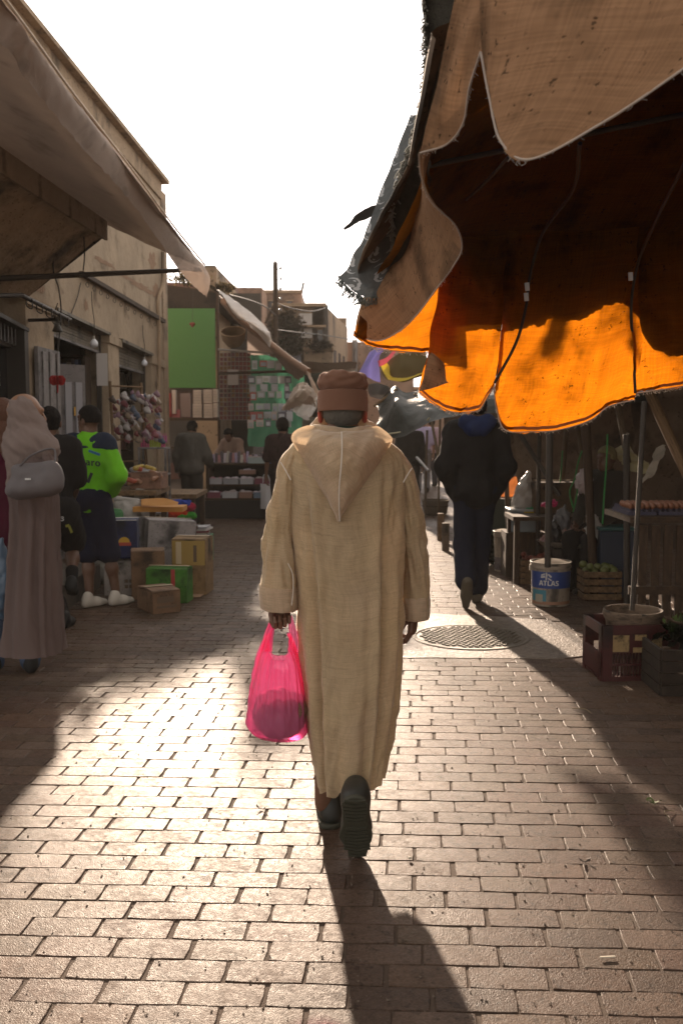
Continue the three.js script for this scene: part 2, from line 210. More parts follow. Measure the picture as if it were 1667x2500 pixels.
// concrete patch round the manhole
{
  const s = new THREE.Shape(); const r = rng(4); const pts = [[0.24, 6.46], [0.8, 6.44], [1.45, 6.42], [1.74, 6.6], [1.7, 7.2], [1.62, 7.7], [1.2, 7.86], [0.6, 7.97], [0.22, 8.02]];
  pts.forEach(([x, d], i) => { if (!i) s.moveTo(x, d); else { const [ax, ad] = pts[i - 1]; for (let k = 1; k <= 6; k++) s.lineTo(lerp(ax, x, k / 6) + (r() - 0.5) * 0.02, lerp(ad, d, k / 6) + (r() - 0.5) * 0.02); } });
  const g = new THREE.ExtrudeGeometry(s, { depth: 0.012, bevelSize: 0.004, bevelThickness: 0.003, bevelSegments: 1 }); g.rotateX(-Math.PI / 2); g.translate(0, -0.012, 0);
  structure('concrete_patch', g, M(0.18, 0.14, 0.105, 0.78,  { map: withRep(speckle, 0.8), bumpMap: withRep(grit, 1.4), bumpScale: 0.008, roughnessMap: withRep(wornRough, 0.6) }));
  const c = gnd(1148, 1556), mh = thing('manhole_cover', 'round cast iron manhole cover set in a concrete patch', 'manhole cover');
  const iron = M(0.12, 0.1, 0.075, 0.55, { metalness: 0.25, bumpMap: withRep(grit, 8), bumpScale: 0.003 });
  part('cover_plate', lathe([[0.001, 0.006], [0.38, 0.006], [0.385, 0.004], [0.39, -0.004]], c.x, 0, c.z, 48), iron, mh);
  part('rim', lathe([[0.392, -0.004], [0.394, 0.009], [0.42, 0.009], [0.425, 0.0]], c.x, 0, c.z, 48), iron, mh);
  const st = []; for (let i = -8; i <= 8; i++) for (let j = -8; j <= 8; j++) { const x = i * 0.044 + (j % 2) * 0.022, z = j * 0.042; if (Math.hypot(x, z) < 0.355) st.push(box(0.031, 0.009, 0.013, c.x + x, 0.0095, c.z + z, 0, (i + j) % 2 ? 0.5 : -0.5, 0)); }
  part('tread_studs', st, iron, mh).userData.kind = 'stuff';
  finish(mh);
}
// small litter on the paving
{
  const leafM = M(0.1, 0.13, 0.035, 0.7), stick = M(0.22, 0.17, 0.1, 0.8), dark = M(0.05, 0.035, 0.025, 0.8), pale = M(0.5, 0.45, 0.36, 0.8);
  const L = (px, py, label, pieces, m, cat = 'litter', nm = 'vegetable_scrap') => { const p = gnd(px, py), t = solo(nm, label, cat, pieces, m); t.position.x += p.x; t.position.z += p.z; t.position.y = 0.004; };
  const curl = (n, s, seed) => { const r = rng(seed), o = []; for (let k = 0; k < n; k++) { const a = r() * 6.3; o.push(sheet([[V(0, 0.003, 0), V(s * 0.3, 0.01, 0.01), V(s * 0.6, 0.004, 0)], [V(0, 0.004, 0.012), V(s * 0.3, 0.016, 0.02), V(s * 0.62, 0.01, 0.012)]], 5, 3, 0.006, 40, k).rotateY(a)); } return o; };
  L(1595, 1962, 'crumpled green leaf scrap lying at the right edge of the sunlit paving', curl(6, 0.05, 3), leafM);
  L(1428, 2107, 'small dark scrap lying alone on the sunlit pavers at right', curl(3, 0.025, 5), dark, 'litter', 'dry_scrap');
  L(1482, 2341, 'short pale splinter of wood on the pavers at bottom right', [box(0.045, 0.004, 0.005, 0, 0.003, 0, 0, 0.1, 0)], pale, 'litter', 'wood_splinter');
  L(1428, 1738, 'thin dry stalk lying at the edge of the awning shadow', [tube([V(-0.06, 0.003, -0.05), V(0, 0.012, 0), V(0.02, 0.004, 0.05)], 0.0025, 10, 5)], stick, 'litter', 'dry_stalk');
  L(1620, 1990, 'curved dry twig beside the leaf scrap at right edge', [tube([V(0.05, 0.003, -0.03), V(0, 0.014, 0), V(0.005, 0.004, 0.05)], 0.002, 10, 5)], stick, 'litter', 'dry_stalk');
  L(640, 1978, 'small black chip on the glaring pavers left of the shoes', curl(2, 0.022, 8), dark, 'litter', 'dry_scrap');
  L(1000, 2100, 'tiny pale pebble lying in front of the raised shoe sole', [ball(0.006, 0, 0.004, 0, 1.2, 0.7, 1, 8)], pale, 'pebble', 'pebble');
}
// ---------- people ----------
const skinTex = tex(128, 128, (u, v) => 0.9 + 0.12 * (nB(u, v) - 0.5));
const SKIN = M(0.32, 0.17, 0.1, 0.55, { map: withRep(skinTex, 8) }), SKIN_DARK = M(0.15, 0.075, 0.045, 0.5, { map: withRep(skinTex, 8) }), SKIN_BROWN = M(0.2, 0.1, 0.06, 0.55, { map: withRep(skinTex, 8) });
const HAIR = M(0.01, 0.008, 0.007, 0.85, { specularIntensity: 0.3, bumpMap: withRep(grit, 12), bumpScale: 0.006 });
const fabric = (r, g, b, o = {}) => M(r, g, b, 0.92, { bumpMap: withRep(clothBump, 8), bumpScale: 0.0012, sheen: 0.25 * Math.min(1, (r + g + b) / 0.5), sheenRoughness: 0.6, specularIntensity: 0.4, ...o });
function headPrims(s = 1) { const e = (x, y, z, a, b, c) => [V(x, y, z).multiplyScalar(s), [a * s, b * s, c * s]], c = (x, y, z, X, Y, Z, r, q) => [V(x, y, z).multiplyScalar(s), V(X, Y, Z).multiplyScalar(s), r * s, q * s];
  return { skull: [e(0, 0.025, 0.012, 0.076, 0.096, 0.094), e(0, -0.035, -0.025, 0.062, 0.075, 0.07), c(-0.03, -0.085, -0.045, 0.03, -0.085, -0.045, 0.03, 0.03), c(0, -0.1, -0.07, 0, -0.095, -0.06, 0.02, 0.02), c(0, 0.02, -0.085, 0, -0.022, -0.104, 0.009, 0.014), c(-0.035, 0.03, -0.077, 0.035, 0.03, -0.077, 0.013, 0.013), c(-0.018, -0.058, -0.082, 0.018, -0.058, -0.082, 0.011, 0.011), c(0, -0.06, 0.02, 0, -0.17, 0.03, 0.052, 0.056)], ears: [e(-0.08, -0.008, 0.015, 0.011, 0.033, 0.02), e(0.08, -0.008, 0.015, 0.011, 0.033, 0.02)] }; }
function headGeo(cell, s = 1) { const h = headPrims(s), ey = [V(-0.03, 0.005, -0.088).multiplyScalar(s), V(0.03, 0.005, -0.088).multiplyScalar(s)]; const a = blob(h.skull, cell, 0.018 * s, (x, y, z, d) => { for (const p of ey) d = Math.max(d, 0.014 * s - Math.hypot(x - p.x, y - p.y, z - p.z)); return d; }); return merge([a, ...h.ears.map(b => blob([b], cell * 0.8, 0.01, null, 0.012)), ...ey.map(p => ball(0.0115 * s, p.x, p.y, p.z + 0.008 * s))]); }
// a hand: w wrist, d towards the fingers, n palm side (fingers curl that way), th sideways to the thumb
function handGeo(w, d, n, th, curl, s = 1, cell = 0.003) {
  d = d.clone().normalize(); th = th.clone().addScaledVector(d, -th.dot(d)).normalize(); n = n.clone().addScaledVector(d, -n.dot(d)).addScaledVector(th, -n.dot(th)).normalize();
  const P = (a, b, c) => w.clone().addScaledVector(d, a * s).addScaledVector(th, b * s).addScaledVector(n, c * s), pr = [];
  pr.push([P(-0.04, 0, 0), P(0.02, 0, 0), 0.027 * s, 0.026 * s]);
  [[0.027, 0.088], [0.009, 0.092], [-0.009, 0.09], [-0.026, 0.083]].forEach(([b, l]) => pr.push([P(0.015, b * 0.7, 0.002), P(l, b, 0), 0.017 * s, 0.0125 * s]));
  const fingers = [[0.027, 0.088, 0.042, 0.026, 0.021], [0.009, 0.092, 0.046, 0.029, 0.022], [-0.009, 0.09, 0.043, 0.027, 0.021], [-0.026, 0.083, 0.034, 0.021, 0.018]], out = [];
  fingers.forEach(([b, l, ...seg], k) => { let p = P(l, b, 0), a = 0; const fp = []; seg.forEach((L, i) => { a += curl[Math.min(i, curl.length - 1)] * (1 + 0.08 * k); const q = p.clone().addScaledVector(d, Math.cos(a) * L * s).addScaledVector(n, Math.sin(a) * L * s).addScaledVector(th, (1.5 - k) * 0.0012 * s); fp.push([p, q, (0.0098 - i * 0.0009) * s, (0.0093 - i * 0.0011) * s]); p = q; }); out.push(fp); });
  const t0 = P(0.012, 0.026, 0.008), t1 = P(0.048, 0.047, 0.022), t2 = P(0.078, 0.046, 0.036), t3 = P(0.1, 0.038, 0.044);
  const thumb = [[t0, t1, 0.0145 * s, 0.0118 * s], [t1, t2, 0.0112 * s, 0.0102 * s], [t2, t3, 0.01 * s, 0.0082 * s]];
  return merge([blob(pr, cell, 0.014, null, 0.012), ...out.map(f => blob(f, cell * 0.85, 0.005, null, 0.01)), blob(thumb, cell * 0.85, 0.006, null, 0.01)]);
}
const POSE = { head: V(0, 1.6, -0.012), neck: V(0, 1.45, 0.015), shL: V(-0.178, 1.4, 0.005), elL: V(-0.235, 1.12, 0.03), wrL: V(-0.245, 0.88, -0.03), shR: V(0.178, 1.4, 0.005), elR: V(0.235, 1.12, 0.03), wrR: V(0.245, 0.88, -0.03), hipL: V(-0.088, 0.9, 0), knL: V(-0.095, 0.5, -0.02), anL: V(-0.1, 0.085, 0.03), hipR: V(0.088, 0.9, 0), knR: V(0.095, 0.5, -0.02), anR: V(0.1, 0.085, 0.03), chestW: 1, headYaw: 0, headPitch: 0, footL: 0, footR: 0, pitchL: 0, pitchR: 0 };
const armPrims = (J, g = 0) => ['L', 'R'].flatMap(k => [[J['sh' + k], J['el' + k], 0.05 + g, 0.041 + g], [J['el' + k], J['wr' + k], 0.04 + g, 0.027 + g]]);
const legPrims = (J, g = 0) => ['L', 'R'].flatMap(k => [[J['hip' + k], J['kn' + k], 0.085 + g, 0.055 + g], [J['kn' + k], J['an' + k].clone().lerp(J['kn' + k], 0.6), 0.05 + g, 0.05 + g], [J['an' + k].clone().lerp(J['kn' + k], 0.6), J['an' + k], 0.05 + g, 0.034 + g]]);
const torsoPrims = (J, g = 0) => { const c = J.shL.clone().add(J.shR).multiplyScalar(0.5), h = J.hipL.clone().add(J.hipR).multiplyScalar(0.5), w = J.chestW; return [[J.shL.clone().lerp(c, 0.2), J.shR.clone().lerp(c, 0.2), 0.058 + g, 0.058 + g], [V(c.x, c.y - 0.12, c.z), [0.165 * w + g, 0.19 + g, 0.112 * w + g]], [c.clone().lerp(h, 0.55), [0.148 * w + g, 0.19 + g, 0.108 * w + g]], [V(h.x, h.y + 0.03, h.z + 0.01), [0.165 * w + g, 0.13 + g, 0.122 * w + g]]]; };
function shoeGeo(an, yaw, pitch, cell = 0.008, up = 0.0) {   // ankle, foot direction, heel lift
  const T = new THREE.Matrix4().compose(an, new THREE.Quaternion().setFromEuler(new THREE.Euler(-pitch, yaw, 0, 'YXZ')), V(1, 1, 1));
  const g = blob([[V(0, -0.045, 0.045), V(0, -0.05, -0.08), 0.04, 0.042], [V(0, -0.05, -0.08), V(0, -0.06, -0.165), 0.045, 0.03], [V(0, -0.01, 0.03), V(0, -0.04, -0.06), 0.042, 0.035], [V(0, 0.02 + up, 0.018), V(0, -0.02, 0.022), 0.041, 0.042]], cell, 0.025, (x, y, z, d) => Math.max(d, -0.078 - y)); g.applyMatrix4(T); return g; }
function figure(o) {
  const J = { ...POSE, ...o.pose }, cell = o.cell ?? 0.016, t = thing('person', o.label, 'person', o.group);
  const body = [blob([...armPrims(J), ...torsoPrims(J, -0.01), ...legPrims(J), [J.neck, J.head, 0.055, 0.05]], cell, 0.04)];
  const hg = headGeo(o.headCell ?? 0.006); const HM = new THREE.Matrix4().compose(J.head, new THREE.Quaternion().setFromEuler(new THREE.Euler(J.headPitch, J.headYaw, 0, 'YXZ')), V(1, 1, 1)); hg.applyMatrix4(HM); body.push(hg);
  const hc = o.handCell ?? 0.005; if (hc) for (const k of ['L', 'R']) { if (o.noHands?.includes(k)) continue; const d = J['wr' + k].clone().sub(J['el' + k]); const sx = k === 'L' ? 1 : -1; body.push(handGeo(J['wr' + k].clone().addScaledVector(d.clone().normalize(), 0.015), d, V(sx, 0, -0.25), V(0.15 * sx, -0.2, -1), o.curl ?? [0.35, 0.45, 0.4], 0.95, hc)); }
  if (o.bareFeet) for (const k of ['L', 'R']) body.push(shoeGeo(J['an' + k], J['foot' + k], J['pitch' + k], 0.01).scale(1, 1, 1));
  part('body', body, o.skin ?? SKIN, t);
  if (o.hair) { const s = o.hair.s ?? 0.012, fr = o.hair.front ?? -0.02, lowB = o.hair.low ?? -0.05; const g = blob([[V(0, 0.025, 0.012), [0.076 + s, 0.096 + s, 0.094 + s]]], 0.006, 0.01, (x, y, z, d) => Math.max(d - 0.003 * sn(x * 60, y * 60, z * 60), fr - z - Math.max(0, y - 0.045) * 3, lowB - y + (Math.abs(x) > 0.06 ? 0.03 * sm(0.03, -0.06, z) : 0) - 0.0)); g.applyMatrix4(HM); part('hair', [g, ...(o.hair.extra ?? [])], o.hair.mat ?? HAIR, t); }
  if (o.shirt) { const s = o.shirt, G = s.g ?? 0.022, sl = s.sleeve ?? 1; const pr = [...torsoPrims(J, G), [J.neck.clone().add(V(0, -0.03, 0)), J.neck.clone().add(V(0, s.collar ?? 0.0, 0)), 0.075, 0.062]]; for (const k of ['L', 'R']) { const a = J['sh' + k], b = J['el' + k], c = J['wr' + k]; if (sl <= 0.5) pr.push([a, a.clone().lerp(b, sl * 2), 0.056 + G, 0.058 + G]); else pr.push([a, b, 0.054 + G, 0.047 + G], [b, b.clone().lerp(c, (sl - 0.5) * 2), 0.046 + G, 0.038 + G]); } if (s.hood) pr.push([V(-0.06, 1.43, 0.1), V(0.06, 1.43, 0.1), 0.05, 0.05], [V(0, 1.38, 0.13), V(0, 1.3, 0.13), 0.05, 0.03]); const hem = s.hem ?? 0.84;
    const g = blob(pr, s.cell ?? 0.014, 0.05, (x, y, z, d) => Math.max(d - (s.fold ?? 0.007) * (sn(x * 7, y * 5, z * 7 + 3) + 0.6 * sn(x * 17, y * 9, z * 17)), hem - y + 0.01 * sn(x * 5, 0, z * 5))); part(s.name ?? 'shirt', g, s.mat, t); }
  if (o.trousers) { const s = o.trousers, G = s.g ?? 0.018, le = s.len ?? 1; const h = J.hipL.clone().add(J.hipR).multiplyScalar(0.5), pr = [[V(h.x, h.y + 0.04, h.z + 0.01), [0.165 * J.chestW + G, 0.13 + G, 0.125 + G]]]; for (const k of ['L', 'R']) { const a = J['hip' + k], b = J['kn' + k], c = J['an' + k].clone().add(V(0, -0.02, 0)); if (le <= 0.5) pr.push([a, a.clone().lerp(b, le * 2), 0.088 + G, 0.075 + G]); else pr.push([a, b, 0.086 + G, 0.062 + G], [b, b.clone().lerp(c, (le - 0.5) * 2), 0.06 + G, (s.ankle ?? 0.05) + G]); }
    const g = blob(pr, s.cell ?? 0.014, 0.035, (x, y, z, d) => Math.max(d - 0.006 * (sn(x * 9, y * 6 + 8, z * 9) + 0.5 * sn(x * 20, y * 12, z * 20)), y - 1.03)); part(s.name ?? 'trousers', g, s.mat, t); }
  if (o.shoes) for (const k of ['L', 'R']) { const sh = part('shoe', shoeGeo(J['an' + k], J['foot' + k], J['pitch' + k]), o.shoes, t); if (o.socks) part('sock', blob([[J['an' + k], J['an' + k].clone().lerp(J['kn' + k], 0.3), 0.042, 0.052]], 0.009, 0.01), o.socks, sh); }
  if (o.extra) o.extra(t, J);
  t.position.set(o.x, o.y ?? 0, o.z); t.rotation.y = o.yaw ?? 0; t.scale.setScalar((o.H ?? 1.72) / 1.72);
  return t;
}

// ---------- the man in the hooded robe ----------
const linenTex = tex(512, 512, (u, v) => { const h = 0.075 * (lat1(u * 10, v * 256) - 0.5) + 0.055 * (lat2(u * 256, v * 9) - 0.5), s = 0.05 * (nC(u, v) - 0.5), b = 0.09 * (nA(u, v) - 0.5), slub = (lat1(u * 13 + 0.3, v * 180) > 0.87 ? -0.05 : 0); const k = 0.83 + h + s + b + slub; return [k, k * (0.985 + 0.02 * (nD(u, v) - 0.5)), k * (0.94 + 0.05 * (nD(v, u) - 0.5))]; });
function lat1(x, y) { return latH(x, y); } function lat2(x, y) { return latH(x + 31, y + 17); }
function latH(x, y) { latH.f ??= lattice(256, 977); return latH.f(x, y); }
const LINEN = M(0.8, 0.62, 0.42, 0.95, { map: withRep(linenTex, 2.1), bumpMap: withRep(linenTex, 2.1), bumpScale: 0.0016, transmission: 0.3, sheen: 0.8, sheenRoughness: 0.35, sheenColor: lin(1, 0.9, 0.75) });
const LINEN2 = M(0.9, 0.7, 0.52, 0.95, { map: withRep(linenTex, 2.4), bumpMap: withRep(linenTex, 2.4), bumpScale: 0.0016, transmission: 0.34, sheen: 0.3 });  // lighter copy of the linen for sunlight glowing through hood and cuffs
const CORD = M(0.72, 0.66, 0.58, 0.8);
{
  const D0 = 3.68, man = thing('person', 'man in a long beige hooded robe and brown cap walking away carrying a pink bag', 'person');
  const Y = (py, D = D0) => at(833, py, D).y, X = (px, py, D = D0) => at(px, py, D).x;
  const row = (py, xl, xr, b, dz = 0) => [Y(py), (X(xl, py) + X(xr, py)) / 2, -D0 + dz, (X(xr, py) - X(xl, py)) / 2, b];
  // robe
  const rows = [row(1046, 788, 886, 0.06), row(1062, 752, 918, 0.085, 0.01), row(1082, 718, 955, 0.105, 0.01), row(1110, 700, 985, 0.125), row(1150, 697, 993, 0.145), row(1215, 703, 989, 0.155), row(1300, 712, 986, 0.16), row(1400, 720, 983, 0.165), row(1550, 728, 981, 0.18), row(1680, 741, 970, 0.195), row(1770, 748, 961, 0.2), row(1830, 754, 952, 0.205), row(1888, 760, 944, 0.21)];
  const notch = (th, t0, w) => { let d = Math.abs(th - t0); d = Math.min(d, 2 * Math.PI - d); return Math.exp(-d * d / w / w); };
  const robe = part('robe', loft(rows, 150, 130, (th, v, y) => {
    const lo = sm(0.15, 0.75, v); let k = 0;
    k -= 0.03 * lo * notch(th, 2.2, 0.1) + 0.024 * lo * notch(th, 0.98, 0.09) + 0.012 * lo * notch(th, 1.3, 0.08);
    k += 0.012 * lo * notch(th, 2.02, 0.1) + 0.012 * lo * notch(th, 1.12, 0.08);
    k += 0.01 * sn(Math.cos(th) * 1.5, y * 1.3, Math.sin(th) * 1.5) * (0.4 + lo) + 0.0035 * sn(Math.cos(th) * 3.5, y * 3.2, Math.sin(th) * 3.5 + 4) + 0.005 * sn(Math.cos(th) * 1.7 + y * 3, y * 6 - Math.cos(th) * 5, 8) * sm(0.25, 0.5, v) + 0.0022 * sn(Math.cos(th) * 10, y * 14, Math.sin(th) * 10) + 0.0015 * sn(Math.cos(th) * 26, y * 30, Math.sin(th) * 26);
    k -= 0.02 * sm(0.45, 0.85, v) * notch(th, 2.75, 0.12) + 0.022 * sm(0.5, 0.85, v) * notch(th, 0.45, 0.12);
    k += 0.014 * sm(0.5, 0.9, v) * Math.sin((th - 1.57) * 2.2 + (1 - v) * 5) * notch(th, 1.5, 0.5);
    let dy = 0; if (v > 0.86) { const e = (v - 0.86) / 0.14; const arch = notch(th, 1.5, 0.22); dy = e * e * (0.05 * arch + 0.012 * sn(Math.cos(th) * 3, 1, Math.sin(th) * 3) + lerp(-0.012, 0.04, sm(0.2, -0.3, Math.sin(th))) + 0.03 * sm(0.7, 0.95, Math.abs(Math.cos(th)))); }
    return [k, dy];
  }, 0.8), LINEN, man);
  // sleeves with turned-up cuffs
  const sl = (rws, seed) => loft(rws, 56, 70, (th, v, y) => (0.3 + 0.7 * Math.sin(v * Math.PI)) * (0.012 * sn(Math.cos(th) * 1.6 + seed, y * 7 + 1.2 * Math.cos(th), Math.sin(th) * 2) + 0.003 * sn(Math.cos(th) * 3 + seed, y * 18 + 2 * Math.sin(th), Math.sin(th) * 3)) + 0.0008 * sn(Math.cos(th) * 8, y * 40, seed), 0.9);
  const r2 = (py, xl, xr, b, D) => [Y(py, D), (X(xl, py, D) + X(xr, py, D)) / 2, -D, (X(xr, py, D) - X(xl, py, D)) / 2, b];
  part('sleeve', sl([r2(1086, 716, 745, 0.05, 3.68), r2(1112, 692, 745, 0.075, 3.68), r2(1150, 678, 735, 0.085, 3.68), r2(1200, 666, 722, 0.085, 3.67), r2(1290, 648, 720, 0.08, 3.66), r2(1370, 641, 722, 0.08, 3.65), r2(1440, 637, 724, 0.082, 3.64), r2(1470, 637, 725, 0.083, 3.64)], 3), LINEN, man);
  part('sleeve', sl([r2(1086, 930, 958, 0.05, 3.7), r2(1115, 940, 988, 0.075, 3.7), r2(1150, 955, 1007, 0.085, 3.7), r2(1210, 975, 1019, 0.083, 3.7), r2(1300, 979, 1034, 0.08, 3.72), r2(1390, 980, 1045, 0.08, 3.74), r2(1450, 981, 1047, 0.08, 3.75), r2(1495, 981, 1047, 0.08, 3.75)], 8), LINEN, man);
  const cuff = (rws, tilt) => loft(rws, 48, 14, (th, v, y) => [0.004 * sn(Math.cos(th) * 3, y * 14, Math.sin(th) * 3), tilt * Math.cos(th)], 0.9);
  part('cuff', cuff([r2(1428, 634, 727, 0.088, 3.64), r2(1432, 633, 728, 0.09, 3.64), r2(1462, 635, 729, 0.09, 3.64), r2(1482, 637, 728, 0.088, 3.64), r2(1485, 640, 724, 0.085, 3.64), r2(1470, 642, 722, 0.08, 3.64)], -0.004), LINEN2, man);
  part('cuff', cuff([r2(1452, 979, 1048, 0.085, 3.75), r2(1456, 978, 1049, 0.087, 3.75), r2(1485, 979, 1049, 0.088, 3.75), r2(1504, 980, 1047, 0.086, 3.75), r2(1507, 983, 1044, 0.083, 3.75), r2(1492, 984, 1043, 0.08, 3.75)], 0.002), LINEN2, man);
  // hood lying on the back: outer face, rolled opening round the neck
  const hoodD = D0 - 0.16;
  const hoodRow = (y, xl, xr, puff, n = 9, yc = 0) => { const o = []; for (let i = 0; i < n; i++) { const u = i / (n - 1) * 2 - 1, px = lerp(xl, xr, (u + 1) / 2), py = y + yc * (1 - u * u); const p = at(px, py, hoodD); p.z += puff * (1 - Math.abs(u) ** 2.4) - 0.02 * Math.abs(u) ** 3; o.push(p); } return o; };
  const hood = part('hood', [
    sheet([hoodRow(1038, 752, 918, -0.1, 9, 12), hoodRow(1048, 728, 938, 0.0, 9, 8), hoodRow(1064, 712, 955, 0.05, 9, 2), hoodRow(1080, 712, 958, 0.075), hoodRow(1115, 735, 936, 0.085), hoodRow(1160, 762, 906, 0.08), hoodRow(1210, 790, 873, 0.065), hoodRow(1250, 812, 843, 0.045), hoodRow(1272, 824, 829, 0.02)], 60, 60, 0.006, 11, 4),
    sheet([hoodRow(1078, 716, 954, 0.0), hoodRow(1115, 737, 934, 0.005), hoodRow(1160, 764, 904, 0.005), hoodRow(1210, 791, 872, 0.01), hoodRow(1250, 812, 843, 0.012), hoodRow(1272, 824, 829, 0.018)], 24, 24)], LINEN2, man);
  { const c = at(833, 1048, D0), ring = []; for (let k = 0; k <= 24; k++) { const a = k / 24 * 2 * Math.PI; ring.push(V(c.x + 0.112 * Math.cos(a) * (1 + 0.1 * Math.sin(a)), c.y - 0.022 + 0.02 * Math.sin(a * 1) * (Math.sin(a) > 0 ? 0.3 : -3.2) + 0.006 * Math.sin(a * 3 + 1), c.z + 0.092 * Math.sin(a) + 0.02)); }
    const g = new THREE.TubeGeometry(new THREE.CatmullRomCurve3(ring.slice(0, 24), true), 90, 0.03, 14, true); const p = g.attributes.position; for (let i = 0; i < p.count; i++) { const x = p.getX(i), y = p.getY(i), z = p.getZ(i), k = 0.007 * sn(x * 18, y * 18, z * 18); p.setXYZ(i, x + k, y + 0.008 * sn(x * 10, y * 10, z * 10 + 9), z + k); } g.computeVertexNormals(); part('hood_opening', g, LINEN2, hood); }
  const seam = []; for (let k = 0; k <= 12; k++) { const t = k / 12, py = lerp(1054, 1270, t), p = at(834 - 6 * t + 2 * Math.sin(t * 7), py, hoodD); p.z += 0.008 + curveRow([0.055, 0.083, 0.094, 0.091, 0.073, 0.052, 0.026], t); seam.push(p); }
  part('seam_cord', tube(seam, 0.0022, 60, 6), CORD, hood);
  for (const [a, b, c, dd] of [[[685, 1128], [697, 1148], [710, 1172], 0.098], [[1006, 1142], [994, 1160], [984, 1178], 0.1]]) part('shoulder_cord', tube([a, b, c].map(q => at(q[0], q[1], D0 - dd)), 0.0024, 16, 6), CORD, man);
  part('cuff_cord', tube([[703, 1375], [714, 1400], [716, 1440], [712, 1478]].map(q => at(q[0], q[1], 3.64 - 0.092)), 0.0016, 24, 5), CORD, man);
  // cap
  const FELT = M(0.2, 0.098, 0.062, 0.95, { bumpMap: withRep(clothBump, 14), bumpScale: 0.0008, sheen: 0.8, sheenRoughness: 0.45, sheenColor: lin(0.9, 0.6, 0.5) });
  const cr2 = (py, xl, xr, b) => r2(py, xl, xr, b, 3.66);
  const cap = part('cap_band', loft([cr2(1000, 782, 891, 0.083), cr2(1006, 777, 897, 0.092), cr2(1000, 775, 898, 0.094), cr2(980, 775, 898, 0.094), cr2(960, 776, 897, 0.093), cr2(955, 778, 895, 0.091), cr2(957, 784, 889, 0.084)], 56, 30, (th, v) => [0.0008 * sn(Math.cos(th) * 4, v * 6, Math.sin(th) * 4), 0.006 * Math.sin(th)], 0.97), FELT, man);
  part('cap_crown', loft([cr2(962, 786, 887, 0.082), cr2(954, 783, 890, 0.086), cr2(946, 776, 897, 0.094), cr2(932, 775, 898, 0.095), cr2(919, 779, 894, 0.091), cr2(911, 790, 883, 0.077), cr2(911, 810, 863, 0.045), cr2(913, 833, 839, 0.004)], 64, 40, (th, v) => [0.006 * Math.sin(v * Math.PI) * sn(Math.cos(th) * 1.6, v * 4, Math.sin(th) * 1.6 + 3), 0.006 * Math.sin(th) * (1 - v) + 0.005 * sn(Math.cos(th) * 1.3 + 5, v * 3, Math.sin(th) * 1.3) * sm(0.25, 0.7, v) + 0.004 * Math.cos(th * 1 - 2.3) * sm(0.3, 0.9, v)], 0.97), FELT, cap);
  // head, neck, arms, hands, legs: one body
  const hc = at(836, 999, 3.69), hg = headGeo(0.004, 0.95); hg.rotateX(0.12); hg.translate(hc.x, hc.y, hc.z);
  const wl = at(690, 1478, 3.64), wr = at(1012, 1500, 3.76), wrp = wr.clone();
  const arms = blob([[at(722, 1140, 3.68), at(690, 1320, 3.66), 0.04, 0.038], [at(688, 1320, 3.66), wl, 0.042, 0.028], [at(968, 1145, 3.7), at(1005, 1330, 3.74), 0.04, 0.038], [at(1005, 1330, 3.74), wr, 0.042, 0.028], [at(745, 1125, 3.68), at(945, 1125, 3.7), 0.06, 0.06], [at(836, 1200, 3.68), [0.15, 0.22, 0.1]], [at(845, 1420, 3.68), [0.14, 0.22, 0.11]], [at(815, 1560, 3.68), at(800, 1780, 3.72), 0.085, 0.055], [at(800, 1780, 3.72), at(790, 1960, 3.72), 0.052, 0.036], [at(880, 1560, 3.66), at(874, 1800, 3.72), 0.085, 0.055], [at(874, 1800, 3.72), at(862, 1925, 3.52), 0.05, 0.036], [at(836, 1115, 3.69), at(836, 1030, 3.67), 0.06, 0.055]], 0.014, 0.03);
  for (const s of [-1, 1]) part('ear', blob([[V(hc.x + s * 0.08, hc.y - 0.012, hc.z + 0.016), [0.01, 0.034, 0.021], s * 0.35], [V(hc.x + s * 0.082, hc.y - 0.034, hc.z + 0.012), [0.008, 0.014, 0.01]]], 0.003, 0.008, null, 0.015), M(0.5, 0.12, 0.07, 0.8, { transmission: 0.55 }), man);
  const fist = handGeo(wl.clone().add(V(-0.004, 0.016, 0)), V(0.02, -1, -0.05), V(0.15, 0, 1), V(-1, 0, 0.1), [1.25, 1.35, 0.9], 0.86, 0.0028);
  const open = handGeo(wrp.clone().add(V(-0.002, 0.014, 0.0)), V(-0.1, -1, 0.08), V(-1, -0.1, 0.25), V(-0.35, 0.1, 1), [0.45, 0.6, 0.5], 0.9, 0.0028);
  part('body', [hg, arms, fist, open], M(0.2, 0.1, 0.06, 0.5, { map: withRep(skinTex, 10), transmission: 0.0 }), man);
  part('hair', (() => { const g = blob([[V(0, 0.02, 0.014), [0.08, 0.1, 0.097]]], 0.004, 0.01, (x, y, z, d) => Math.max(y - 0.012,d - 0.002 * sn(x * 90, y * 70, z * 90), -0.012 - z, -0.055 - y + 0.012 * sn(x * 40, 2, 3), Math.abs(x) > 0.072 ? 0.01 : -1)); return g.rotateX(0.12).translate(hc.x, hc.y, hc.z); })(), M(0.12, 0.115, 0.1, 0.8, { bumpMap: withRep(grit, 14), bumpScale: 0.004 }), man);
  part('undershirt_collar', loft([[hc.y - 0.125, hc.x, hc.z + 0.02, 0.082, 0.078], [hc.y - 0.08, hc.x, hc.z + 0.022, 0.07, 0.066], [hc.y - 0.062, hc.x, hc.z + 0.022, 0.064, 0.06], [hc.y - 0.064, hc.x, hc.z + 0.022, 0.058, 0.055]], 40, 16), fabric(0.035, 0.05, 0.035), man);
  // shoes: left planted, right pushing off with its sole to the camera
  const LEA = M(0.022, 0.024, 0.02, 0.42, { bumpMap: withRep(grit, 9), bumpScale: 0.0015 }), SOLE = M(0.045, 0.045, 0.03, 0.7, { bumpMap: withRep(grit, 6), bumpScale: 0.002 });
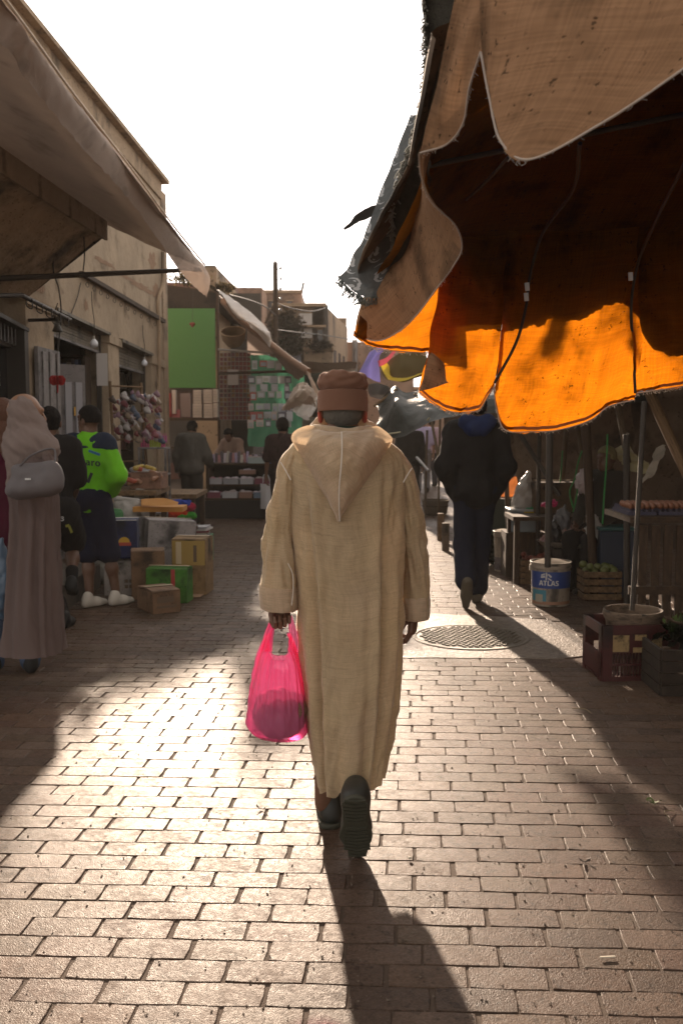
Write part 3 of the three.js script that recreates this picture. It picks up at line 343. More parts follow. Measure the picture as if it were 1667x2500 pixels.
  const sL = at(806, 1970, 3.76); sL.y = 0.085; const s1 = part('shoe', shoeGeo(sL, 0.12, 0, 0.006), LEA, man); part('sole', blob([[V(sL.x, 0.012, sL.z + 0.05), V(sL.x - 0.02, 0.012, sL.z - 0.15), 0.045, 0.043]], 0.006, 0.01, (x, y, z, d) => Math.max(d, y - 0.022, 0.002 - y)), SOLE, s1);
  const T = new THREE.Matrix4().compose(V(at(868, 2010, 3.5).x, 0.222, -3.42), new THREE.Quaternion().setFromEuler(new THREE.Euler(-1.12, -0.1, 0.06, 'YXZ')), V(1.1, 1.05, 1.08));
  const up = blob([[V(0, -0.045, 0.045), V(0, -0.05, -0.08), 0.038, 0.043], [V(0, -0.05, -0.08), V(0, -0.062, -0.165), 0.046, 0.032], [V(0, -0.01, 0.03), V(0, -0.04, -0.06), 0.042, 0.035], [V(0, 0.03, 0.02), V(0, -0.02, 0.024), 0.041, 0.042]], 0.005, 0.025, (x, y, z, d) => Math.max(d, -0.07 - y)); up.applyMatrix4(T);
  const s2 = part('shoe', up, LEA, man);
  const so = blob([[V(0, -0.074, 0.05), V(0.0, -0.074, 0.0), 0.041, 0.034], [V(0, -0.074, 0), V(-0.002, -0.074, -0.09), 0.033, 0.046], [V(-0.002, -0.074, -0.09), V(0.004, -0.074, -0.16), 0.047, 0.03]], 0.004, 0.03, (x, y, z, d) => Math.max(d, y + 0.066, -0.084 - y)); so.applyMatrix4(T); part('sole', so, SOLE, s2);
  const tr = []; for (let k = 0; k < 17; k++) { const z = 0.075 - k * 0.0155, w = 0.03 + 0.016 * Math.abs(Math.sin((z + 0.02) * 14)) - (k > 14 ? 0.012 : 0) - (k === 0 ? 0.01 : 0); if (k === 7) continue; tr.push(...[[-0.45, 0.3], [0.45, -0.3]].map(([s, a]) => box(w * 0.95, 0.006, 0.0095, w * s, -0.0865, z, 0, a * 0.5, 0))); } part('tread', merge(tr).applyMatrix4(T), SOLE, s2);
  finish(man);

  // ---------- the pink bag and what is in it ----------
  const PD = 3.64, bag = thing('plastic_bag', 'thin pink plastic carrier bag hanging from the robed man\'s left hand', 'bag');
  const PINK = M(1, 0.3, 0.56, 0.32, { transmission: 0.75, ior: 1.3, specularIntensity: 0.6 });
  const br = (py, xl, xr, b) => r2(py, xl, xr, b, PD);
  part('bag_body', loft([br(1606, 640, 724, 0.04), br(1612, 634, 728, 0.055), br(1632, 626, 734, 0.07), br(1680, 615, 742, 0.095), br(1730, 607, 749, 0.108), br(1765, 602, 752, 0.11), br(1786, 618, 749, 0.1), br(1798, 648, 738, 0.07), br(1804, 690, 706, 0.01)], 120, 80, (th, v, y) => { const up = 1 - sm(0.3, 0.75, v); return [0.009 * up * sn(Math.cos(th) * 5, y * 1.2, Math.sin(th) * 5) + 0.006 * up * sn(Math.cos(th) * 11, y * 1.5, Math.sin(th) * 11) + 0.003 * sn(Math.cos(th) * 4, y * 9, Math.sin(th) * 4) + 0.0025 * sn(Math.cos(th) * 9 + y * 14, y * 18, Math.sin(th) * 9) - 0.03 * (1 - sm(0, 0.18, v)) * Math.cos(th) ** 2, 0.095 * (1 - sm(0, 0.22, v)) * Math.abs(Math.cos(th)) ** 3]; }, 0.9), PINK, bag);
  const handle = (pts, w0, w1) => grid(14, 30, (u, v) => { const c = curveRow(pts, v), w = lerp(w0, w1, v), a = (u - 0.5) * 2; return V(c.x + a * w * (1 - 0.25 * Math.abs(a)), c.y, c.z + 0.012 * Math.sin(a * 7 + v * 3) + 0.004 * Math.sin(a * 19)); });
  part('handle', handle([at(666, 1498, PD - 0.015), at(664, 1520, PD - 0.02), at(657, 1548, PD - 0.03), at(650, 1590, PD - 0.05)], 0.011, 0.03), PINK, bag);
  part('handle', handle([at(666, 1498, PD + 0.015), at(663, 1522, PD + 0.02), at(655, 1550, PD + 0.03), at(652, 1590, PD + 0.04)], 0.011, 0.026), PINK, bag);
  part('handle', handle([at(708, 1504, PD - 0.005), at(713, 1528, PD - 0.015), at(717, 1552, PD - 0.025), at(716, 1592, PD - 0.045)], 0.011, 0.028), PINK, bag);
  finish(bag);
  const bc = at(683, 1742, PD), loaf = blob([[bc, [0.102, 0.094, 0.09]], [bc.clone().add(V(0.01, 0.03, 0.02)), [0.085, 0.06, 0.07]]], 0.006, 0.03, (x, y, z, d) => d - 0.004 * sn(x * 25, y * 25, z * 25));
  solo('wrapped_loaf', 'round dark bundle lying in the bottom of the pink carrier bag', 'food', loaf, M(0.2, 0.12, 0.08, 0.8, { bumpMap: withRep(grit, 4), bumpScale: 0.006 }));
}
// ---------- left side: the row of shops ----------
const wallK = o => -3.8 + o;                                     // the wall's plane: x = wallK + 0.052 * distance
const S = 3.8 / 3.2, hs = h => h > 0.5 ? EYE + (h - EYE) * S : h;   // sizes below were first measured for a wall 3.2 m away
const atS = (px, py, D) => at(px, py, D * S), WS = (D, h, o = 0) => W(D * S, hs(h), o * S);
const wp = (px, py, out = 0) => { const r = ray(px, py), k = wallK(out) / (r.x + 0.052 * r.z); return V(r.x * k, EYE + r.y * k, r.z * k); };
const W = (D, h, out = 0) => V(wallK(out) + 0.052 * D, h, -D);
function wallBox(a, b, o0, o1) { const [pa, ta, ba] = a, [pb, tb, bb] = b, A = wp(pa, 1030), B = wp(pb, 1030), Da = -A.z, Db = -B.z; const hT = [wp(pa, ta).y, wp(pb, tb).y], hB = [ba === null ? 0 : wp(pa, ba).y, bb === null ? 0 : wp(pb, bb).y]; return hexa([W(Da, hB[0], o0), W(Da, hB[0], o1), W(Db, hB[1], o1), W(Db, hB[1], o0), W(Da, hT[0], o0), W(Da, hT[0], o1), W(Db, hT[1], o1), W(Db, hT[1], o0)]); }
const lintelY = x => 762 + 0.479 * (x - 160.7), roofY = x => 464 + 1.198 * (x - 407);
const PLASTER = M(0.66, 0.53, 0.39, 0.92, { map: withRep(plasterTex, 0.7), bumpMap: withRep(plasterBump, 0.7), bumpScale: 0.02 });
const PLASTER_OLD = M(0.58, 0.46, 0.34, 0.92, { map: withRep(grimeTex, 0.5), bumpMap: withRep(plasterBump, 0.9), bumpScale: 0.03 });
const METAL_DK = M(0.05, 0.042, 0.035, 0.6, { metalness: 0.3, bumpMap: withRep(grit, 4), bumpScale: 0.002 });
const METAL_GREY = M(0.27, 0.27, 0.3, 0.5, { map: withRep(grimeTex, 0.9) });
const SHUT = M(0.24, 0.22, 0.18, 0.55, { metalness: 0.3, map: withRep(grimeTex, 1.2) });
const WOOD_DK = M(0.1, 0.062, 0.035, 0.8, { map: withRep(woodTex, 2), bumpMap: withRep(woodTex, 2), bumpScale: 0.002 });
const WOOD_LT = M(0.34, 0.23, 0.13, 0.8, { map: withRep(woodTex, 2), bumpMap: withRep(woodTex, 2), bumpScale: 0.002 });
{
  const b = thing('shop_building', 'beige plastered row of small shops with roller shutters on the left', 'building');
  // facade in three lifts so that the patched plaster changes tone
  part('wall', [wallBox([-110, roofY(-110), roofY(-110) + 62], [400, roofY(400), roofY(400) + 40], -0.25, 0.03)], PLASTER_OLD, b);
  part('wall', [wallBox([-110, roofY(-110) + 62, lintelY(-110)], [400, roofY(400) + 40, lintelY(400)], -0.25, 0)], PLASTER, b);
  part('cornice', [wallBox([-110, roofY(-110) - 14, roofY(-110)], [404, roofY(404) - 10, roofY(404)], -0.3, 0.13)], PLASTER_OLD, b);
  for (const [a, c] of [[70, 137], [268, 294], [372, 400]]) part('pillar', [wallBox([a, lintelY(a), null], [c, lintelY(c), null], -0.3, 0.002), wallBox([a - 1, lintelY(a) + (a > 100 ? 6 : 0), lintelY(a) + 24], [c + 4, lintelY(c) + 6, lintelY(c) + 24], -0.2, 0.03)], PLASTER, b);
  part('return_wall', [hexa([WS(14.02, 0, -4), WS(14.02, 0, 0), WS(14.3, 0, 0), WS(14.3, 0, -4), WS(14.02, 4.72, -4), WS(14.02, 4.72, 0), WS(14.3, 4.72, 0), WS(14.3, 4.72, -4)])], PLASTER_OLD, b);
  const roofH = D => (wp(407, 464).y + (wp(139, 143).y - wp(407, 464).y) * (14 - D) / 4.5 - EYE) / S + EYE;
  part('roof_slab', [hexa([WS(6.6, roofH(6.6) - 0.35, -4.5), WS(6.6, roofH(6.6) - 0.35, -0.26), WS(14, roofH(14) - 0.35, -0.26), WS(14, roofH(14) - 0.35, -4.5), WS(6.6, roofH(6.6) - 0.15, -4.5), WS(6.6, roofH(6.6) - 0.15, -0.26), WS(14, roofH(14) - 0.15, -0.26), WS(14, roofH(14) - 0.15, -4.5)])], PLASTER_OLD, b);
  // dark rooms behind the openings
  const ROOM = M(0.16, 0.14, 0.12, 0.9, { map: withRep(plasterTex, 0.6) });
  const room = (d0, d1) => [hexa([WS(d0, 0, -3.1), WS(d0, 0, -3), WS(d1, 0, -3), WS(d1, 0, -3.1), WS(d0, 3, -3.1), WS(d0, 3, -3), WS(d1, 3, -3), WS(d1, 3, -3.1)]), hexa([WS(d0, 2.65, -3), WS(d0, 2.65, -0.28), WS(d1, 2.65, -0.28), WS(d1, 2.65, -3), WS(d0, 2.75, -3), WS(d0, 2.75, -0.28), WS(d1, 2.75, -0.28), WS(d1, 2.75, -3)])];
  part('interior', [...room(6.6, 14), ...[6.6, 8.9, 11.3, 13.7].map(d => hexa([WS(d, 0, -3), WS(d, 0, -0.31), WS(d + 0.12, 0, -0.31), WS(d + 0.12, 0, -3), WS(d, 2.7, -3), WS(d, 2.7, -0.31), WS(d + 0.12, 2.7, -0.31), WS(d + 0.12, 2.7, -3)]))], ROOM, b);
  // roller shutters, half rolled up: slats and housing
  for (const [a, c] of [[140, 267], [296, 371]]) { const s = part('roller_shutter', [wallBox([a, lintelY(a) + 1, lintelY(a) + 9], [c, lintelY(c) + 1, lintelY(c) + 7], -0.2, 0.05)], SHUT, b); for (let k = 0; k < 6; k++) part('slat', [wallBox([a, lintelY(a) + 10 + k * 8, lintelY(a) + 17.2 + k * 8], [c, lintelY(c) + 8 + k * 6.4, lintelY(c) + 13.6 + k * 6.4], -0.12, -0.1 + 0.004 * (k % 2))], SHUT, s); part('bottom_bar', [wallBox([a, lintelY(a) + 58, lintelY(a) + 64], [c, lintelY(c) + 46.5, lintelY(c) + 52], -0.13, -0.09)], METAL_GREY, s); part('guide_rail', [wallBox([c - 3, lintelY(c) + 6, null], [c - 1, lintelY(c) + 6, null], -0.14, -0.08)], METAL_DK, s); }
  // rail with rings under the fascia
  const rail = part('awning_rail', [wallBox([200, 666, 676], [399, 782, 791], 0.01, 0.07)], WOOD_DK, b);
  for (let k = 0; k < 11; k++) { const px = 214 + k * 16.5, p = wp(px, 684 + (px - 200) * 0.585, 0.05); part('ring', new THREE.TorusGeometry(0.03, 0.004, 6, 14).rotateY(1.2).translate(p.x, p.y - 0.015, p.z), METAL_DK, rail); }
  // barred shop window at the picture's edge
  const win = part('shop_window', [wallBox([-60, 745, 1120], [70, 812, 1130], -0.2, -0.17)], M(0.03, 0.03, 0.032, 0.12), b);
  part('window_frame', [wallBox([-60, 730, 742], [72, 803, 812], -0.2, 0.03), wallBox([62, 803, null], [71, 808, null], -0.22, 0.02), wallBox([8, 790, 1120], [13, 793, 1120], -0.17, -0.1), wallBox([-60, 800, 812], [70, 845, 853], -0.17, -0.1)], METAL_DK, win);
  for (let k = 0; k < 9; k++) { const x = -10 + k * 8.5; part('bar', [wallBox([x, 766 + x * 0.52, 820 + x * 0.4], [x + 2.6, 767 + x * 0.52, 821 + x * 0.4], -0.09, -0.06)], METAL_GREY, win); }
  for (const [x, y, w, h] of [[16, 880, 12, 20], [15, 918, 18, 14], [14, 835, 30, 7], [30, 905, 10, 34]]) part('display_card', [wallBox([x, y, y + h], [x + w, y + 3, y + h + 3], -0.16, -0.15)], M(0.3, 0.27, 0.22, 0.8), win);
  // grey metal door leaves standing open
  const d1 = part('door', [wallBox([82, 846, null], [136, 860, null], 0.03, 0.07)], METAL_GREY, b, 'grey metal door leaf folded back on the wall');
  part('door_panel', [wallBox([91, 858, 1300], [103, 861, 1300], 0.07, 0.085), wallBox([108, 860, 1300], [120, 863, 1300], 0.07, 0.085), wallBox([125, 864, 1300], [132, 866, 1300], 0.07, 0.085)], M(0.34, 0.34, 0.37, 0.5, { map: withRep(grimeTex, 0.7) }), d1);
  const h0 = wp(140, 850, 0.02), dl = V(0.34, 0, -0.45); const leaf = (x0, x1, y0, y1, t0, t1) => { const P = (u, y, t) => V(h0.x + dl.x * u + t * 0.8, y, h0.z + dl.z * u + t * 0.6); return hexa([P(x0, y0, t0), P(x0, y0, t1), P(x1, y0, t1), P(x1, y0, t0), P(x0, y1, t0), P(x0, y1, t1), P(x1, y1, t1), P(x1, y1, t0)]); };
  const d2 = part('door', [leaf(0, 0.62, 0.05, 2.2, 0, 0.04)], METAL_GREY, b, 'grey metal door leaf standing ajar');
  part('door_panel', [leaf(0.1, 0.26, 0.3, 2.0, 0.041, 0.055), leaf(0.36, 0.52, 0.3, 2.0, 0.041, 0.055)], M(0.36, 0.36, 0.39, 0.5), d2);
  part('sticker', [leaf(0.3, 0.34, 1.62, 1.72, 0.056, 0.058)], M(0.7, 0.4, 0.08, 0.6), d2);
  // flared concrete canopy over the first shop
  const prism = (D0, D1, prof) => { const n = prof.length, pos = []; const P = (D, i) => WS(D, prof[i][1], prof[i][0]); for (let i = 0; i < n; i++) { const j = (i + 1) % n, a = P(D0, i), b2 = P(D1, i), c = P(D1, j), d = P(D0, j); for (const p of [a, b2, c, a, c, d]) pos.push(p.x, p.y, p.z); } for (const D of [D0, D1]) for (let i = 1; i < n - 1; i++) for (const k of [0, i, i + 1]) { const p = P(D, k); pos.push(p.x, p.y, p.z); } const g = new THREE.BufferGeometry(); g.setAttribute('position', new THREE.Float32BufferAttribute(pos, 3)); const uv = []; for (let i = 0; i < pos.length; i += 3) uv.push(pos[i + 2], pos[i + 1] + pos[i]); g.setAttribute('uv', new THREE.Float32BufferAttribute(uv, 2)); g.computeVertexNormals(); return g; };
  const cn = part('concrete_canopy', prism(4.6, 8.75, [[0.003, 2.6], [0.62, 3.1], [0.7, 3.13], [0.7, 3.24], [0.6, 3.26], [0.003, 3.3]]), PLASTER_OLD, b);
  part('drip_edge', prism(4.6, 8.77, [[0.705, 3.11], [0.73, 3.11], [0.73, 3.27], [0.705, 3.27]]), M(0.46, 0.36, 0.27, 0.95, { map: withRep(plasterTex, 1.3), bumpMap: withRep(plasterBump, 2), bumpScale: 0.03 }), cn);
  { const dm = M(0.3, 0.19, 0.12, 0.95, { bumpMap: withRep(plasterBump, 2), bumpScale: 0.03 }), rr = rng(5); for (const [x, y, w, h, n] of [[255, 640, 26, 7, 9], [300, 672, 30, 6, 10], [345, 700, 34, 9, 12], [385, 715, 12, 22, 12], [372, 640, 10, 26, 9], [140, 640, 24, 18, 9], [330, 470, 40, 6, 8], [250, 400, 40, 8, 8], [200, 330, 30, 9, 8], [95, 700, 16, 20, 8], [210, 745, 6, 16, 7]]) { const c = wp(x, y), s = new THREE.Shape(); for (let k = 0; k < n * 2; k++) { const a = k / (n * 2) * 6.283, q = 0.55 + 0.6 * rr(); const p = wp(x + Math.cos(a) * w * q, y + Math.sin(a) * h * q + Math.cos(a) * w * q * 0.55); const uu = -(p.z - c.z), vv = p.y - c.y; k ? s.lineTo(uu, vv) : s.moveTo(uu, vv); } const g = new THREE.ShapeGeometry(s); g.rotateY(Math.PI / 2 - 0.052).translate(c.x + 0.004 + (y < 560 ? 0.032 : 0), c.y, c.z); part('peeled_plaster', g, dm, b); } }
  // cables on the plaster
  const cable = (pts, r = 0.006) => part('cable', tube(pts.map(p => wp(p[0], p[1], p[2] ?? 0.02)), r, 40, 5), M(0.03, 0.025, 0.02, 0.7), b);
  cable([[128, 560, 0.5], [130, 620, 0.45], [132, 665, 0.35], [144, 705, 0.2], [150, 770, 0.06], [143, 850, 0.03], [140, 960, 0.1]], 0.008);
  cable([[205, 560, 0.72], [207, 620, 0.72], [204, 660, 0.6]], 0.007); cable([[198, 690], [190, 725], [173, 770]], 0.006); cable([[14, 600], [12, 690]], 0.006);
  const pipe = part('drain_pipe', tube([[398, 615], [397, 690], [386, 740], [389, 800], [388, 1000], [388, 1180]].map(p => wp(p[0], p[1], 0.05)), 0.03, 40, 8), PLASTER_OLD, b);
  finish(b);

  // bulbs hanging from the canopy line
  const bulbM = M(0.82, 0.84, 0.9, 0.35, { transmission: 0.1 }), capM = M(0.4, 0.38, 0.34, 0.5);
  const bulb = (px, py, D, r, up, label) => { const p = atS(px, py, D), t = thing('hanging_bulb', label, 'light bulb', 'unlit bulbs hanging before the shops'); part('glass', lathe([[0.001, -1.35], [0.5, -1.3], [0.92, -0.95], [1, -0.5], [0.95, 0.1], [0.5, 0.65], [0.32, 0.9]].map(q => [q[0] * r, q[1] * r]), p.x, p.y, p.z), bulbM, t); part('socket', cyl(r * 0.36, r * 0.3, r * 0.8, p.x, p.y + r * 1.25, p.z), capM, t); part('cord', tube([V(p.x, p.y + r * 1.6, p.z), V(p.x + 0.01, p.y + up * 0.4, p.z), V(p.x - 0.01, p.y + up * 0.7, p.z), V(p.x - 0.02, p.y + up, p.z - 0.02)], 0.005, 24, 5), METAL_DK, t); part('cord_knot', tube([V(p.x, p.y + r * 1.8, p.z), V(p.x + 0.05, p.y + r * 2.4, p.z), V(p.x + 0.08, p.y + r * 2.1, p.z + 0.02), V(p.x + 0.03, p.y + r * 1.8, p.z)], 0.004, 24, 5), METAL_DK, t); return finish(t); };
  bulb(230, 836, 10.1, 0.047, 0.6, 'white bulb hanging before the nearer roller shutter'); bulb(353, 884, 12.8, 0.045, 0.55, 'smaller looking white bulb hanging before the farther roller shutter');
  { const p = atS(141, 808, 9.3), t = thing('hanging_lamp', 'dark bell-shaped lamp hanging beside the metal door frame', 'lamp'); part('lamp_shade', lathe([[0.012, 0.07], [0.03, 0.06], [0.055, 0.0], [0.05, -0.01]], p.x, p.y, p.z), METAL_DK, t); part('cord', tube([V(p.x, p.y + 0.06, p.z), V(p.x - 0.05, p.y + 0.1, p.z), V(p.x + 0.01, p.y + 0.3, p.z)], 0.006, 20, 5), METAL_DK, t); finish(t); }
  // red paper ball hanging by the door
  { const p = atS(141, 930, 8.6), t = thing('paper_decoration', 'red pleated paper decoration hanging before the grey door', 'decoration'); const g = []; for (let k = 0; k < 12; k++) { const a = k / 12 * Math.PI * 2; g.push(sheet([[V(0, 0.04, 0), V(0.05, 0.055, 0), V(0.085, 0.02, 0)], [V(0, -0.02, 0), V(0.04, -0.045, 0), V(0.07, -0.03, 0)]], 6, 4, 0.006, 30, k).rotateY(a)); } part('pleats', merge(g).translate(p.x, p.y, p.z), M(0.42, 0.02, 0.02, 0.7, { transmission: 0.2 }), t); part('tassel', [rod(V(p.x, p.y - 0.02, p.z), V(p.x, p.y - 0.12, p.z), 0.012, 0.006)], M(0.35, 0.02, 0.02, 0.8), t); part('string', [rod(V(p.x, p.y + 0.02, p.z), V(p.x + 0.01, p.y + 0.55, p.z), 0.003)], METAL_DK, t); finish(t); }
  // folding awning frame fixed over the window
  { const t = thing('awning_frame', 'dark steel awning frame with loops above the barred window', 'awning frame'); const P = (x, y, o) => wp(x, y, o); const a = P(-40, 722, 0.4), c = P(54, 721, 0.5), d = P(172, 781, 0.32); part('front_bar', [rod(a, c, 0.022), rod(c, d, 0.022)], METAL_DK, t); part('arm', [rod(P(70, 782, 0.0), P(138, 780, 0.36), 0.018)], METAL_DK, t); for (let k = 0; k < 5; k++) { const q = c.clone().lerp(d, 0.08 + k * 0.19); part('loop', tube([q, q.clone().add(V(0.0, -0.07, 0)), q.clone().add(V(0.03, -0.09, -0.06)), q.clone().add(V(0.02, -0.0, -0.1))], 0.006, 16, 5), METAL_DK, t); } finish(t); }
  // the big canvas awning over the left foreground
  const CANVAS = M(0.72, 0.56, 0.47, 0.9, { map: withRep(plasterTex, 0.35), bumpMap: withRep(clothBump, 5), bumpScale: 0.002, transmission: 0.4 });
  const CANVAS_SHADED = CANVAS.clone(); CANVAS_SHADED.transmission = 0.08;   // shaded copy of the same canvas: passes less light, darker underside
  const aw = thing('canvas_awning', 'large faded canvas awning with hanging valance above the left foreground', 'awning');
  const far = [atS(118, 482, 9.05), atS(230, 535, 9.05), atS(330, 580, 9.05), atS(410, 618, 9.05), atS(496, 652, 9.05)], o0 = atS(496, 652, 9.05), o1 = atS(250, 330, 6.2), o2 = atS(90, 118, 4.6), o3 = atS(-60, -80, 3.7), o4 = V(-1.7, 3.5, -2.6);
  const slope = (o, k) => [4, 3, 2, 1, 0].map(i => V(o.x - i * k, o.y + i * 0.16 * k * 2.4, o.z)); part('canopy', sheet([far, slope(o1, 0.37), slope(o2, 0.37), slope(o3, 0.37), slope(o4, 0.37)], 40, 60, 0.012, 3, 2), CANVAS_SHADED, aw);
  const hemp = [atS(504, 726, 9.0), atS(440, 662, 8.4), atS(330, 505, 7.3), atS(178, 332, 5.7), atS(62, 188, 4.7), atS(-15, 88, 4.2), V(-1.66, 3.15, -2.6)], topv = [atS(498, 650, 9.02), atS(430, 566, 8.3), atS(316, 412, 7.1), atS(175, 232, 5.5), atS(58, 72, 4.4), atS(-20, -30, 4.0), V(-1.64, 3.52, -2.6)];
  const mid = topv.map((p, i) => p.clone().lerp(hemp[i], 0.5).add(V(0.06, 0.02, 0)));
  part('valance', sheet([topv, mid, hemp], 110, 14, 0.012, 5, 6, 0.006), CANVAS, aw);
  part('edge_cord', tube(topv.map(p => p.clone().add(V(0.012, 0.012, 0))), 0.009, 90, 6), M(0.5, 0.42, 0.34, 0.9), aw);
  part('front_pole', [rod(wp(-45, 682, 0), atS(440, 660, 9.1), 0.028, 0.024)], METAL_DK, aw);
  part('fold_strap', tube([atS(5, 600, 8), atS(70, 545, 8.3), atS(125, 490, 8.9)], 0.03, 30, 6), CANVAS, aw);
  part('knot', blob([[atS(122, 488, 9), atS(126, 500, 9), 0.04, 0.02]], 0.012, 0.01), M(0.1, 0.1, 0.14, 0.8), aw);
  finish(aw);
}
// books and goods inside the shops
{
  const r = rng(61), bg = new THREE.BoxGeometry(1, 1, 1); const mats = [[0.12, 0.05, 0.04], [0.05, 0.07, 0.13], [0.16, 0.14, 0.1], [0.06, 0.09, 0.06], [0.2, 0.17, 0.13], [0.1, 0.08, 0.08]].map(c => M(c[0], c[1], c[2], 0.7));
  const shelfUnit = (D, x0, x1, h0, n, dh, label, where, group) => { D *= S; x0 *= S; x1 *= S; dh *= S;
    const t = thing('bookshelf', label, 'shelf'); part('side_panel', [box(0.03, n * dh, 0.26, x0 - 0.02, h0 + n * dh / 2, -D + 0.02), box(0.03, n * dh, 0.26, x1 + 0.02, h0 + n * dh / 2, -D + 0.02)], WOOD_DK, t); part('back_panel', [box(x1 - x0, n * dh, 0.02, (x0 + x1) / 2, h0 + n * dh / 2, -D - 0.1)], WOOD_DK, t); for (let k = 0; k <= n; k++) part('shelf_board', [box(x1 - x0, 0.025, 0.24, (x0 + x1) / 2, h0 + k * dh, -D + 0.02)], WOOD_DK, t); finish(t);
    for (let k = 0; k < n; k++) { let x = x0 + 0.01; while (x < x1 - 0.07) { const w = rnd(0.022, 0.055, r), h = dh * rnd(0.6, 0.86, r), d = 0.16; const m = new THREE.Mesh(bg, mats[Math.floor(r() * 6)]); m.scale.set(w, h, d); m.position.set(x + w / 2, h0 + k * dh + 0.0135 + h / 2, -D + 0.04); m.rotation.z = r() > 0.85 ? 0.0 : 0; m.name = numbered('book'); m.castShadow = m.receiveShadow = true; m.userData = { label: `dark book standing on the shelves ${where}`, category: 'book', group }; scene.add(m); x += w + rnd(0.002, 0.02, r); } }
  };
  shelfUnit(11.1, -3.28, -2.82, 0.8, 5, 0.27, 'tall dark bookshelf inside the nearer shop', 'inside the nearer shop', 'books in the nearer shop');
  shelfUnit(13.5, -3.1, -2.86, 1.1, 4, 0.27, 'narrow dark bookshelf inside the farther shop', 'inside the farther shop', 'books in the farther shop');
  solo('paper_poster', 'blank white sheet hanging at the side of the nearer shop opening', 'poster', [box(0.14, 0.42, 0.006, atS(250, 902, 11).x, atS(250, 902, 11).y, -11 * S, 0, 0.2, 0)], M(0.55, 0.52, 0.5, 0.8));
  solo('white_board', 'pale bare panel inside the farther shop', 'panel', [box(0.3, 0.36, 0.02, atS(348, 943, 13.3).x, atS(348, 943, 13.3).y, -13.3 * S)], M(0.5, 0.48, 0.44, 0.8));
}
// ---------- the covered stall at the end of the shop row ----------
const SD = 16.5;
const quadBox = (px0, py0, px1, py1, D, th = 0.03) => { const a = at(px0, py0, D), b = at(px1, py1, D); return box(Math.abs(b.x - a.x), Math.abs(a.y - b.y), th, (a.x + b.x) / 2, (a.y + b.y) / 2, -D - th / 2); };
const floorBox = (px0, px1, py0, D, th, h0 = 0) => { const a = at(px0, py0, D), b = at(px1, py0, D); return box(b.x - a.x, a.y - h0, th, (a.x + b.x) / 2, (a.y + h0) / 2, -D - th / 2); };
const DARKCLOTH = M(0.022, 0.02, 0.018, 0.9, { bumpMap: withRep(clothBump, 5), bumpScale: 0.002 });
const BLACKTARP = M(0.035, 0.038, 0.034, 0.6, { bumpMap: withRep(plasterBump, 1), bumpScale: 0.02 });
const leafGeo = (n, c, rad, size, seed) => { const r = rng(seed), pos = [], nor = []; for (let k = 0; k < n; k++) { let x, y, z; do { x = r() * 2 - 1; y = r() * 2 - 1; z = r() * 2 - 1; } while (x * x + y * y + z * z > 1); const cl = 0.75 + 0.35 * sn(x * 2 + seed, y * 2, z * 2); const p = V(c.x + x * rad.x * cl, c.y + y * rad.y * cl, c.z + z * rad.z * cl), d = V(r() - 0.5, r() - 0.3, r() - 0.5).normalize(), e = V(r() - 0.5, r() - 0.5, r() - 0.5).cross(d).normalize(), L = size * rnd(0.6, 1.4, r), w = L * 0.36; const a = p, b = p.clone().addScaledVector(d, L * 0.5).addScaledVector(e, w * 0.5), cc = p.clone().addScaledVector(d, L), f = p.clone().addScaledVector(d, L * 0.5).addScaledVector(e, -w * 0.5); const nn = d.clone().cross(e); for (const q of [a, b, cc, a, cc, f]) { pos.push(q.x, q.y, q.z); nor.push(nn.x, nn.y, nn.z); } } const g = new THREE.BufferGeometry(); g.setAttribute('position', new THREE.Float32BufferAttribute(pos, 3)); g.setAttribute('normal', new THREE.Float32BufferAttribute(nor, 3)); g.setAttribute('uv', new THREE.Float32BufferAttribute(new Float32Array(pos.length / 3 * 2), 2)); return g; };
const LEAF = M(0.13, 0.15, 0.05, 0.7, { transmission: 0.4 }), LEAF_DRY = M(0.26, 0.2, 0.09, 0.8, { transmission: 0.4 }), LEAF_DK = M(0.035, 0.06, 0.02, 0.6, { transmission: 0.25 });
function bush(name, label, c, rad, n, size, seed, mat = LEAF, stems = 5) { const t = thing(name, label, 'plant'); const r = rng(seed); part('foliage', leafGeo(n, c, rad, size, seed), mat, t); for (let k = 0; k < stems; k++) part('stem', tube([V(c.x + (r() - 0.5) * rad.x * 0.5, c.y - rad.y, c.z), V(c.x + (r() - 0.5) * rad.x, c.y, c.z + (r() - 0.5) * rad.z), V(c.x + (r() - 0.5) * rad.x * 1.7, c.y + rad.y * 0.9, c.z + (r() - 0.5) * rad.z)], 0.008 * Math.max(1, rad.x), 10, 5), WOOD_DK, t); return finish(t); }
